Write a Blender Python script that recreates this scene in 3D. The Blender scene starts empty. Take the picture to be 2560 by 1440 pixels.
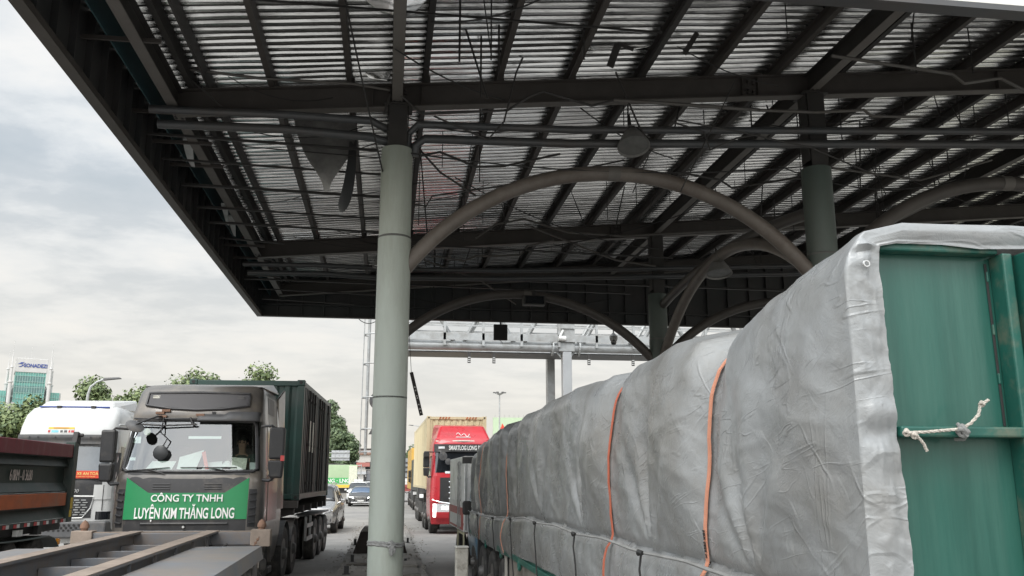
import bpy, bmesh, math, random
from mathutils import Vector, Matrix, noise
R = math.radians
rnd = random.Random(7)
sc = bpy.context.scene
COL = sc.collection

# ---------------------------------------------------------------- camera, sky, sun, exposure
H = 1.95
cam_d = bpy.data.cameras.new("camera")
cam = bpy.data.objects.new("camera", cam_d)
COL.objects.link(cam)
cam_d.sensor_width = 36.0
cam_d.lens = 36.0 * 2200 / 2560
cam_d.clip_start = 0.05
cam_d.clip_end = 6000
cam.location = (0, 0, H)
cam.rotation_euler = (R(90 + 12.308), 0, R(-7.9635))
sc.camera = cam

SUN_EL, SUN_AZ = 52.0, 205.0     # degrees; azimuth clockwise from +Y
world = bpy.data.worlds.new("World")
sc.world = world
world.use_nodes = True
wn, wl = world.node_tree.nodes, world.node_tree.links
wn.clear()
w_out = wn.new('ShaderNodeOutputWorld')
w_bg = wn.new('ShaderNodeBackground')
w_bg2 = wn.new('ShaderNodeBackground')
w_mix = wn.new('ShaderNodeMixShader')
sky = wn.new('ShaderNodeTexSky')
sky.sky_type = 'NISHITA'
sky.sun_disc = False
sky.sun_elevation = R(SUN_EL)
sky.sun_rotation = R(SUN_AZ)
sky.dust_density = 3.0
w_bg.inputs['Strength'].default_value = 0.10
wl.new(sky.outputs[0], w_bg.inputs['Color'])
tc = wn.new('ShaderNodeTexCoord')
sep = wn.new('ShaderNodeSeparateXYZ')
wl.new(tc.outputs['Generated'], sep.inputs[0])
def wmath(op, a, b=None):
    n = wn.new('ShaderNodeMath'); n.operation = op
    for i, q in enumerate((a, b)):
        if q is None: continue
        if isinstance(q, (int, float)): n.inputs[i].default_value = q
        else: wl.new(q, n.inputs[i])
    return n.outputs[0]
zc = wmath('MAXIMUM', sep.outputs[2], 0.0)
den = wmath('ADD', zc, 0.16)
comb = wn.new('ShaderNodeCombineXYZ')
wl.new(wmath('DIVIDE', sep.outputs[0], den), comb.inputs[0])
wl.new(wmath('MULTIPLY', wmath('DIVIDE', sep.outputs[1], den), 1.25), comb.inputs[1])
def wnoise(scale, detail, rough, dist=0.0, loc=(0, 0, 0)):
    m = wn.new('ShaderNodeMapping'); m.inputs['Location'].default_value = loc
    wl.new(comb.outputs[0], m.inputs['Vector'])
    n = wn.new('ShaderNodeTexNoise'); n.inputs['Scale'].default_value = scale
    n.inputs['Detail'].default_value = detail; n.inputs['Roughness'].default_value = rough
    n.inputs['Distortion'].default_value = dist
    wl.new(m.outputs[0], n.inputs['Vector'])
    return n.outputs['Fac']
def wramp(fac, stops):
    r_ = wn.new('ShaderNodeValToRGB')
    e = r_.color_ramp.elements
    while len(e) < len(stops): e.new(0.5)
    for el, (p_, c_) in zip(e, stops):
        el.position = p_; el.color = (*c_, 1)
    wl.new(fac, r_.inputs[0])
    return r_.outputs[0]
cl1 = wnoise(1.3, 8, 0.55, 0.3, (3.1, 1.7, 0))
cl2 = wnoise(4.2, 6, 0.6, 0.2, (0.4, 5.2, 0))
cmixv = wmath('ADD', wmath('MULTIPLY', cl1, 0.68), wmath('MULTIPLY', cl2, 0.32))
ccol = wramp(cmixv, [(0.36, (0.55, 0.615, 0.665)), (0.45, (0.62, 0.675, 0.72)), (0.54, (0.85, 0.88, 0.895)), (0.62, (0.97, 0.97, 0.955))])
# near the horizon the overcast turns warm and pale
hz = wramp(zc, [(0.0, (1, 1, 1)), (0.10, (0.75, 0.75, 0.75)), (0.32, (0, 0, 0))])
wm = wn.new('ShaderNodeMixRGB'); wm.blend_type = 'MIX'
wl.new(wmath('MULTIPLY', hz, 0.85), wm.inputs[0])
wl.new(ccol, wm.inputs[1]); wm.inputs[2].default_value = (0.93, 0.87, 0.765, 1)
wl.new(wm.outputs[0], w_bg2.inputs['Color'])
# the cloud deck glows around the hidden sun behind the camera and overhead
sdir = (math.sin(R(SUN_AZ)) * math.cos(R(SUN_EL)), math.cos(R(SUN_AZ)) * math.cos(R(SUN_EL)), math.sin(R(SUN_EL)))
dotv = wn.new('ShaderNodeVectorMath'); dotv.operation = 'DOT_PRODUCT'
wl.new(tc.outputs['Generated'], dotv.inputs[0]); dotv.inputs[1].default_value = sdir
glow = wmath('MAXIMUM', wmath('DIVIDE', wmath('SUBTRACT', dotv.outputs['Value'], 0.12), 0.88), 0.0)
wl.new(wmath('ADD', wmath('MULTIPLY', glow, 1.7), 0.57), w_bg2.inputs['Strength'])
wl.new(w_bg.outputs[0], w_mix.inputs[1]); wl.new(w_bg2.outputs[0], w_mix.inputs[2])
w_mix.inputs[0].default_value = 0.94
wl.new(w_mix.outputs[0], w_out.inputs['Surface'])

sun_d = bpy.data.lights.new("sun", 'SUN')
sun = bpy.data.objects.new("sun", sun_d)
COL.objects.link(sun)
sun_d.energy = 1.1
sun_d.angle = R(30)
sun_d.color = (1.0, 0.96, 0.9)
sun.rotation_euler = (R(90 - SUN_EL), 0, R(180 - SUN_AZ))
sc.view_settings.view_transform = 'Standard'
sc.view_settings.look = 'None'
sc.view_settings.exposure = 0.80
sc.view_settings.gamma = 1.0
sc.view_settings.use_curve_mapping = False

# ---------------------------------------------------------------- materials
MATS = {}
def mat(name, col, rough=0.6, metal=0.0, var=0.18, scale=6.0, bump=0.0, bscale=40.0, dirt=None, damt=0.0, dscale=1.5, spec=0.5, stretch=(1, 1, 1), emit=None, coat=0.0):
    if name in MATS: return MATS[name]
    m = bpy.data.materials.new(name); m.use_nodes = True
    nt = m.node_tree; N, L = nt.nodes, nt.links
    b = N['Principled BSDF']
    b.inputs['Metallic'].default_value = metal
    b.inputs['Specular IOR Level'].default_value = spec
    b.inputs['Coat Weight'].default_value = coat
    t = N.new('ShaderNodeTexCoord')
    mp = N.new('ShaderNodeMapping'); mp.inputs['Scale'].default_value = stretch
    L.new(t.outputs['Object'], mp.inputs['Vector'])
    n1 = N.new('ShaderNodeTexNoise'); n1.inputs['Scale'].default_value = scale; n1.inputs['Detail'].default_value = 5
    n1.inputs['Roughness'].default_value = 0.65
    L.new(mp.outputs[0], n1.inputs['Vector'])
    r = N.new('ShaderNodeValToRGB')
    lo = [max(0, c * (1 - var)) for c in col]; hi = [min(1, c * (1 + var)) for c in col]
    r.color_ramp.elements[0].position = 0.3; r.color_ramp.elements[0].color = (*lo, 1)
    r.color_ramp.elements[1].position = 0.7; r.color_ramp.elements[1].color = (*hi, 1)
    L.new(n1.outputs['Fac'], r.inputs[0])
    out = r.outputs[0]
    if dirt:
        n2 = N.new('ShaderNodeTexNoise'); n2.inputs['Scale'].default_value = dscale; n2.inputs['Detail'].default_value = 8
        n2.inputs['Roughness'].default_value = 0.7
        L.new(mp.outputs[0], n2.inputs['Vector'])
        r2 = N.new('ShaderNodeValToRGB')
        r2.color_ramp.elements[0].position = max(0.0, 0.62 - damt * 0.45); r2.color_ramp.elements[0].color = (0, 0, 0, 1)
        r2.color_ramp.elements[1].position = min(1.0, 0.82 - damt * 0.25); r2.color_ramp.elements[1].color = (1, 1, 1, 1)
        L.new(n2.outputs['Fac'], r2.inputs[0])
        mx = N.new('ShaderNodeMixRGB'); mx.inputs[2].default_value = (*dirt, 1)
        L.new(r2.outputs[0], mx.inputs[0]); L.new(out, mx.inputs[1])
        out = mx.outputs[0]
    L.new(out, b.inputs['Base Color'])
    rr = N.new('ShaderNodeMapRange')
    rr.inputs['To Min'].default_value = max(0.02, rough - 0.1); rr.inputs['To Max'].default_value = min(1, rough + 0.12)
    L.new(n1.outputs['Fac'], rr.inputs['Value']); L.new(rr.outputs[0], b.inputs['Roughness'])
    if bump:
        n3 = N.new('ShaderNodeTexNoise'); n3.inputs['Scale'].default_value = bscale; n3.inputs['Detail'].default_value = 5
        L.new(mp.outputs[0], n3.inputs['Vector'])
        bp = N.new('ShaderNodeBump'); bp.inputs['Strength'].default_value = bump; bp.inputs['Distance'].default_value = 0.02
        L.new(n3.outputs['Fac'], bp.inputs['Height']); L.new(bp.outputs[0], b.inputs['Normal'])
    if emit:
        b.inputs['Emission Color'].default_value = (*emit[:3], 1); b.inputs['Emission Strength'].default_value = emit[3]
    MATS[name] = m
    return m

def glass(name, tint, fres=0.12, rough=0.02):
    if name in MATS: return MATS[name]
    m = bpy.data.materials.new(name); m.use_nodes = True
    N, L = m.node_tree.nodes, m.node_tree.links
    N.clear()
    o = N.new('ShaderNodeOutputMaterial'); mx = N.new('ShaderNodeMixShader')
    tr = N.new('ShaderNodeBsdfTransparent'); tr.inputs[0].default_value = (*tint, 1)
    gl = N.new('ShaderNodeBsdfGlossy'); gl.inputs['Roughness'].default_value = rough
    lw = N.new('ShaderNodeLayerWeight'); lw.inputs['Blend'].default_value = 0.35
    mr = N.new('ShaderNodeMapRange'); mr.inputs['To Min'].default_value = fres; mr.inputs['To Max'].default_value = 0.95
    L.new(lw.outputs['Fresnel'], mr.inputs['Value']); L.new(mr.outputs[0], mx.inputs[0])
    L.new(tr.outputs[0], mx.inputs[1]); L.new(gl.outputs[0], mx.inputs[2]); L.new(mx.outputs[0], o.inputs['Surface'])
    MATS[name] = m
    return m

DUST = (0.30, 0.25, 0.20)
M_steel = mat('dark grey painted steel', (0.042, 0.039, 0.038), 0.62, 0, 0.25, 3, 0.05, 30, (0.03, 0.027, 0.024), 0.5, 1.2)
M_steel2 = mat('sooty brown steel', (0.058, 0.051, 0.047), 0.6, 0, 0.2, 3, 0.05, 30, (0.045, 0.038, 0.033), 0.4, 1.2)
M_flange = mat('pale dusty flange', (0.13, 0.12, 0.11), 0.65, 0, 0.15, 4, 0, 30, (0.09, 0.08, 0.07), 0.3, 2)
M_arch = mat('brown grey tube paint', (0.135, 0.116, 0.102), 0.5, 0, 0.2, 2.5, 0.05, 20, (0.09, 0.07, 0.058), 0.35, 2.0)
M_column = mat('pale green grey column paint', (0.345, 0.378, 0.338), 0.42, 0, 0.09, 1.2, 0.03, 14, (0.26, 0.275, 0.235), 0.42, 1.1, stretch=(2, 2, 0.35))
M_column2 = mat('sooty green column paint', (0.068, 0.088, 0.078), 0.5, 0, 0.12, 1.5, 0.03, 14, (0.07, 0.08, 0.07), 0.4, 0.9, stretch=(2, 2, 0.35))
M_fascia = mat('fascia steel sheet', (0.045, 0.042, 0.042), 0.45, 0.0, 0.3, 1.5, 0.08, 8, (0.035, 0.04, 0.042), 0.5, 0.8)
M_fasciaw = mat('pale fascia cladding', (0.62, 0.61, 0.57), 0.5, 0, 0.06, 2)
M_teal = mat('teal soffit sheet', (0.03, 0.075, 0.085), 0.6, 0, 0.3, 2)
M_pipe = mat('grey service pipe', (0.065, 0.068, 0.072), 0.4, 0.2, 0.15, 4, 0, 20, (0.07, 0.06, 0.055), 0.4, 1)
M_wire = mat('black cable', (0.018, 0.017, 0.017), 0.6)
M_rod = mat('thin dark rod', (0.03, 0.028, 0.027), 0.6, 0, 0.2)
M_conduit = mat('dusty conduit', (0.09, 0.084, 0.078), 0.55, 0, 0.2, 5, 0, 20, (0.07, 0.06, 0.05), 0.4, 3)
M_galv = mat('galvanised steel', (0.40, 0.41, 0.41), 0.45, 0.35, 0.14, 3, 0.03, 30, (0.26, 0.25, 0.235), 0.35, 2)
M_asphalt = mat('grey asphalt', (0.205, 0.197, 0.188), 0.85, 0, 0.16, 0.9, 0.4, 90, (0.29, 0.275, 0.255), 0.55, 0.35)
M_concrete = mat('dusty concrete', (0.30, 0.285, 0.26), 0.9, 0, 0.16, 2.0, 0.5, 45, (0.19, 0.175, 0.155), 0.5, 0.9)
M_kerb = mat('worn kerb concrete', (0.27, 0.255, 0.235), 0.9, 0, 0.2, 3.0, 0.5, 30, (0.15, 0.14, 0.125), 0.5, 1.4)
M_ground = mat('dry ground', (0.20, 0.19, 0.15), 0.95, 0, 0.3, 0.05)
M_rubber = mat('tyre rubber', (0.028, 0.027, 0.026), 0.75, 0, 0.2, 8, 0.1, 60, (0.10, 0.09, 0.08), 0.35, 4)
M_rim = mat('dusty wheel rim', (0.14, 0.135, 0.13), 0.55, 0.3, 0.2, 9, 0, 20, (0.16, 0.14, 0.12), 0.4, 3)
M_alu = mat('bright alloy', (0.55, 0.55, 0.55), 0.3, 0.9, 0.1)
M_chrome = mat('chrome trim', (0.75, 0.75, 0.75), 0.12, 1.0, 0.05)
M_blackpl = mat('black plastic', (0.022, 0.022, 0.024), 0.5, 0, 0.15, 8, 0, 20, (0.07, 0.062, 0.055), 0.25, 3)
M_greypl = mat('grey trim plastic', (0.075, 0.075, 0.078), 0.55, 0, 0.15, 8, 0, 20, (0.12, 0.105, 0.09), 0.3, 2)
M_taupe = mat('taupe metallic cab paint', (0.125, 0.115, 0.107), 0.30, 0.4, 0.14, 2.2, 0.02, 20, (0.22, 0.19, 0.155), 0.38, 1.3, coat=0.3)
M_taupe_d = mat('dark grey cab trim', (0.038, 0.037, 0.039), 0.45, 0.1, 0.15, 3, 0, 20, (0.14, 0.12, 0.10), 0.25, 1.5)
M_whitec = mat('white cab paint', (0.55, 0.55, 0.54), 0.22, 0, 0.04, 2, 0, 20, (0.55, 0.52, 0.47), 0.15, 1.2, coat=0.4)
M_redc = mat('red cab paint', (0.47, 0.025, 0.035), 0.28, 0, 0.1, 2, 0, 20, (0.30, 0.06, 0.055), 0.2, 1.2, coat=0.4)
M_bluec = mat('blue cab paint', (0.11, 0.20, 0.28), 0.3, 0, 0.1, 3, coat=0.3)
M_green = mat('green banner', (0.012, 0.22, 0.075), 0.45, 0, 0.06, 3)
M_white = mat('white lettering', (0.78, 0.78, 0.76), 0.5, 0, 0.04)
M_paper = mat('white paper', (0.72, 0.75, 0.76), 0.7, 0, 0.05)
M_papery = mat('printed paper', (0.70, 0.68, 0.60), 0.7, 0, 0.25, 26)
M_redpl = mat('red placard', (0.62, 0.055, 0.025), 0.5, 0, 0.06)
M_dkint = mat('dark cab interior', (0.020, 0.020, 0.022), 0.8, 0, 0.2)
M_chassis = mat('blue grey chassis paint', (0.125, 0.137, 0.155), 0.48, 0, 0.2, 3, 0.06, 30, (0.155, 0.12, 0.095), 0.55, 3.0)
M_chtop = mat('dust covered beam top', (0.28, 0.225, 0.185), 0.85, 0, 0.2, 5, 0.2, 40, (0.20, 0.16, 0.13), 0.5, 2.2)
M_rust = mat('rusty casting', (0.19, 0.11, 0.075), 0.85, 0, 0.3, 9, 0.3, 50)
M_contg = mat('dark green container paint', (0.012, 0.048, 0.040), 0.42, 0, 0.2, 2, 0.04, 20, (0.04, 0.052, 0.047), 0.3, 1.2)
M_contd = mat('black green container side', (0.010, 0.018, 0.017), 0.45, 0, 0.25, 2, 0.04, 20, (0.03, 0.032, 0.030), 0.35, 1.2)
M_conty = mat('cream container paint', (0.62, 0.53, 0.34), 0.5, 0, 0.06, 2, 0, 20, (0.47, 0.37, 0.22), 0.25, 1.0)
M_contyel = mat('yellow container paint', (0.60, 0.36, 0.075), 0.5, 0, 0.08, 2)
M_dumpg = mat('dark green dumper body', (0.022, 0.036, 0.030), 0.5, 0, 0.3, 3, 0.06, 25, (0.06, 0.055, 0.05), 0.35, 1.3)
M_dumpr = mat('maroon top rail', (0.165, 0.020, 0.030), 0.5, 0, 0.18, 4, 0.05, 25, (0.23, 0.15, 0.14), 0.22, 1.6, stretch=(1, 2.5, 0.4))
M_orange = mat('orange side band', (0.40, 0.095, 0.028), 0.55, 0, 0.2, 4, 0.05, 25, (0.28, 0.13, 0.08), 0.35, 1.8)
M_sand = mat('spilled cement dust', (0.40, 0.41, 0.39), 0.95, 0, 0.3, 5, 0.4, 30, (0.22, 0.22, 0.2), 0.5, 3)
M_refr = mat('red reflector', (0.45, 0.03, 0.03), 0.3)
M_refw = mat('white reflector', (0.62, 0.62, 0.60), 0.4)
M_yellow = mat('yellow sticker', (0.62, 0.42, 0.04), 0.5)
M_amber = mat('amber lamp', (0.75, 0.28, 0.02), 0.3)
M_tarp = None
M_teag = mat('green headboard paint', (0.008, 0.070, 0.053), 0.36, 0, 0.15, 1.6, 0.06, 10, (0.026, 0.100, 0.078), 0.5, 2.2, stretch=(5, 3, 0.35), coat=0.12)
M_teagd = mat('green headboard frame paint', (0.010, 0.080, 0.061), 0.42, 0, 0.16, 2.5, 0.08, 20, (0.11, 0.12, 0.085), 0.26, 7)
M_strap = mat('orange lashing strap', (0.50, 0.215, 0.135), 0.7, 0, 0.1, 20, 0.2, 200)
M_strap2 = mat('red orange lashing strap', (0.42, 0.11, 0.06), 0.7, 0, 0.1, 20, 0.2, 200)
M_rope = mat('dirty white rope', (0.47, 0.43, 0.38), 0.9, 0, 0.35, 60, 0.6, 160)
M_cord = mat('black cord', (0.02, 0.02, 0.02), 0.8)
M_grayrope = mat('grey hem rope', (0.20, 0.20, 0.195), 0.85)
M_silver = mat('silver car paint', (0.42, 0.415, 0.41), 0.25, 0.7, 0.06, 3, coat=0.4)
M_blackcar = mat('black car paint', (0.012, 0.012, 0.014), 0.18, 0.1, 0.1, 3, coat=0.6)
M_whitecar = mat('white car paint', (0.68, 0.68, 0.67), 0.25, 0, 0.04, 3, coat=0.4)
M_dglass = mat('dark tinted glass', (0.012, 0.014, 0.017), 0.06, 0, 0.1, 3, spec=1.0)
M_bglass = mat('blue tinted windscreen', (0.05, 0.09, 0.16), 0.08, 0, 0.1, 3, spec=1.0)
M_mirror = mat('mirror glass', (0.8, 0.8, 0.8), 0.03, 1.0, 0.02)
M_lens = mat('clear lamp lens', (0.75, 0.76, 0.78), 0.12, 0.2, 0.1, 12)
M_lamp = mat('lit headlamp', (0.9, 0.9, 0.88), 0.2, emit=(1, 0.98, 0.92, 3.0))
M_bldgw = mat('pale tower cladding', (0.50, 0.49, 0.48), 0.7, 0, 0.06, 0.2)
M_bldgg = mat('green curtain wall', (0.10, 0.32, 0.28), 0.25, 0.0, 0.25, 0.35, spec=0.8)
M_bldgd = mat('dark green glazing', (0.06, 0.15, 0.15), 0.2, 0, 0.25, 0.3, spec=0.8)
M_bldgm = mat('pale mullion', (0.32, 0.48, 0.44), 0.5)
M_signb = mat('blue sign letters', (0.03, 0.06, 0.25), 0.5)
M_signback = mat('sign back sheet', (0.42, 0.43, 0.44), 0.6, 0.2, 0.08)
M_bill = mat('pale green billboard', (0.42, 0.52, 0.36), 0.7, 0, 0.05, 0.3)
M_cnga = mat('light green vinyl', (0.36, 0.47, 0.29), 0.55, 0, 0.12, 0.8)
M_cngb = mat('mid green vinyl', (0.06, 0.36, 0.10), 0.55, 0, 0.08)
M_cngy = mat('yellow vinyl', (0.75, 0.48, 0.06), 0.55, 0, 0.08)
M_bark = mat('bark', (0.11, 0.09, 0.07), 0.95, 0, 0.3, 5)
M_rag = mat('grey rag', (0.22, 0.22, 0.215), 0.9, 0, 0.3, 25, 0.5, 60)
M_lampshade = mat('grey lamp reflector', (0.20, 0.195, 0.19), 0.5, 0.1, 0.2)
M_boxw = mat('white box body', (0.80, 0.80, 0.79), 0.35, 0.1, 0.06, 3, 0, 20, (0.36, 0.35, 0.33), 0.3, 2)
M_boxr = mat('red body stripe', (0.40, 0.07, 0.06), 0.5)
M_postw = mat('grimy white post paint', (0.55, 0.52, 0.46), 0.8, 0, 0.12, 7, 0.3, 40, (0.17, 0.13, 0.10), 0.32, 5)
M_skin = mat('skin', (0.38, 0.22, 0.15), 0.6, 0, 0.08)
M_shirt = mat('dark green shirt', (0.04, 0.075, 0.06), 0.85, 0, 0.2)
M_hair = mat('black hair', (0.012, 0.011, 0.010), 0.6)
M_wood = mat('broken plate', (0.13, 0.12, 0.105), 0.9, 0, 0.3, 6)

def foil_mat():
    m = mat('wrinkled foil insulation', (0.96, 0.96, 0.95), 0.20, 0.98, 0.10, 2.2, 0, 20, (0.26, 0.25, 0.245), 0.34, 1.1, stretch=(0.5, 2.5, 1))
    N, L = m.node_tree.nodes, m.node_tree.links
    t = N.new('ShaderNodeTexCoord'); b = N['Principled BSDF']
    v = N.new('ShaderNodeTexNoise'); v.inputs['Scale'].default_value = 14; v.inputs['Detail'].default_value = 6; v.inputs['Roughness'].default_value = 0.7
    mp = N.new('ShaderNodeMapping'); mp.inputs['Scale'].default_value = (0.45, 1.4, 1)
    L.new(t.outputs['Object'], mp.inputs[0]); L.new(mp.outputs[0], v.inputs['Vector'])
    bp = N.new('ShaderNodeBump'); bp.inputs['Strength'].default_value = 0.18; bp.inputs['Distance'].default_value = 0.02
    L.new(v.outputs['Fac'], bp.inputs['Height']); L.new(bp.outputs[0], b.inputs['Normal'])
    return m
M_foil = foil_mat()

def tarp_mat():
    m = mat('silver grey tarpaulin', (0.258, 0.267, 0.273), 0.28, 0.12, 0.12, 1.6, 0, 20, (0.185, 0.178, 0.165), 0.5, 1.0, spec=0.55)
    N, L = m.node_tree.nodes, m.node_tree.links
    t = N.new('ShaderNodeTexCoord'); b = N['Principled BSDF']
    # sharp partial creases running in a few directions over the sheet
    tot = None
    for q_, (ang, sy, sz) in enumerate(((38, 1.1, 5.0), (-52, 0.9, 4.2), (82, 0.7, 6.0), (12, 1.6, 9.0))):
        mq = N.new('ShaderNodeMapping'); mq.inputs['Rotation'].default_value = (R(ang), 0, 0); mq.inputs['Location'].default_value = (0, q_ * 3.7, q_ * 1.9)
        mq2 = N.new('ShaderNodeMapping'); mq2.inputs['Scale'].default_value = (1.5, sy, sz)
        L.new(t.outputs['Object'], mq.inputs[0]); L.new(mq.outputs[0], mq2.inputs[0])
        nq = N.new('ShaderNodeTexNoise'); nq.inputs['Scale'].default_value = 1.0; nq.inputs['Detail'].default_value = 2; nq.inputs['Distortion'].default_value = 0.5
        L.new(mq2.outputs[0], nq.inputs['Vector'])
        m1 = N.new('ShaderNodeMath'); m1.operation = 'SUBTRACT'; m1.inputs[1].default_value = 0.5; L.new(nq.outputs['Fac'], m1.inputs[0])
        m2 = N.new('ShaderNodeMath'); m2.operation = 'ABSOLUTE'; L.new(m1.outputs[0], m2.inputs[0])
        m3 = N.new('ShaderNodeMapRange'); m3.inputs['From Max'].default_value = 0.022; m3.inputs['To Min'].default_value = 1; m3.inputs['To Max'].default_value = 0; L.new(m2.outputs[0], m3.inputs['Value'])
        nm = N.new('ShaderNodeTexNoise'); nm.inputs['Scale'].default_value = 2.3 + q_; L.new(mq.outputs[0], nm.inputs['Vector'])
        m4 = N.new('ShaderNodeMapRange'); m4.inputs['From Min'].default_value = 0.48; m4.inputs['From Max'].default_value = 0.66; L.new(nm.outputs['Fac'], m4.inputs['Value'])
        m5 = N.new('ShaderNodeMath'); m5.operation = 'MULTIPLY'; L.new(m3.outputs[0], m5.inputs[0]); L.new(m4.outputs[0], m5.inputs[1])
        if tot is None: tot = m5.outputs[0]
        else:
            m6 = N.new('ShaderNodeMath'); m6.operation = 'ADD'; L.new(tot, m6.inputs[0]); L.new(m5.outputs[0], m6.inputs[1]); tot = m6.outputs[0]
    n2 = N.new('ShaderNodeTexNoise'); n2.inputs['Scale'].default_value = 9; n2.inputs['Detail'].default_value = 8; n2.inputs['Roughness'].default_value = 0.72
    n2.inputs['Distortion'].default_value = 1.2
    L.new(t.outputs['Object'], n2.inputs['Vector'])
    b1 = N.new('ShaderNodeBump'); b1.inputs['Strength'].default_value = 0.45; b1.inputs['Distance'].default_value = 0.006
    b2 = N.new('ShaderNodeBump'); b2.inputs['Strength'].default_value = 0.30; b2.inputs['Distance'].default_value = 0.02
    L.new(tot, b1.inputs['Height']); L.new(n2.outputs['Fac'], b2.inputs['Height'])
    L.new(b1.outputs[0], b2.inputs['Normal']); L.new(b2.outputs[0], b.inputs['Normal'])
    # grime in drips and patches, plus canopy shade painted in darker toward the tail
    sp = N.new('ShaderNodeSeparateXYZ'); L.new(t.outputs['Object'], sp.inputs[0])
    mp2 = N.new('ShaderNodeMapping'); mp2.inputs['Scale'].default_value = (1, 2.2, 0.6); L.new(t.outputs['Object'], mp2.inputs[0])
    n4 = N.new('ShaderNodeTexNoise'); n4.inputs['Scale'].default_value = 1.6; n4.inputs['Detail'].default_value = 8; n4.inputs['Roughness'].default_value = 0.68
    L.new(mp2.outputs[0], n4.inputs['Vector'])
    g1 = N.new('ShaderNodeMapRange'); g1.inputs['From Min'].default_value = 1.0; g1.inputs['From Max'].default_value = 10.0; g1.inputs['To Min'].default_value = -0.32; g1.inputs['To Max'].default_value = 0.22
    L.new(sp.outputs[1], g1.inputs['Value'])
    s1 = N.new('ShaderNodeMath'); s1.operation = 'ADD'; L.new(n4.outputs['Fac'], s1.inputs[0]); L.new(g1.outputs[0], s1.inputs[1])
    g2 = N.new('ShaderNodeMapRange'); g2.inputs['From Min'].default_value = 0.35; g2.inputs['From Max'].default_value = 0.85; g2.inputs['To Max'].default_value = 0.8
    L.new(s1.outputs[0], g2.inputs['Value'])
    mxg = N.new('ShaderNodeMixRGB'); mxg.inputs[2].default_value = (0.105, 0.105, 0.10, 1)
    src = b.inputs['Base Color'].links[0].from_socket
    L.new(g2.outputs[0], mxg.inputs[0]); L.new(src, mxg.inputs[1]); L.new(mxg.outputs[0], b.inputs['Base Color'])
    return m
M_tarp = tarp_mat()

def leaf_mat(name, a, b_):
    m = bpy.data.materials.new(name); m.use_nodes = True
    N, L = m.node_tree.nodes, m.node_tree.links
    b = N['Principled BSDF']; b.inputs['Roughness'].default_value = 0.6
    g = N.new('ShaderNodeNewGeometry')
    r = N.new('ShaderNodeValToRGB')
    r.color_ramp.elements[0].color = (*a, 1); r.color_ramp.elements[1].color = (*b_, 1)
    L.new(g.outputs['Random Per Island'], r.inputs[0]); L.new(r.outputs[0], b.inputs['Base Color'])
    b.inputs['Subsurface Weight'].default_value = 0.0
    return m
M_leaf = leaf_mat('mid green leaves', (0.07, 0.105, 0.042), (0.20, 0.245, 0.10))
M_leaf2 = leaf_mat('dark green leaves', (0.05, 0.083, 0.04), (0.14, 0.185, 0.085))
M_leaf3 = leaf_mat('yellow green leaves', (0.14, 0.17, 0.035), (0.26, 0.30, 0.09))

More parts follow.
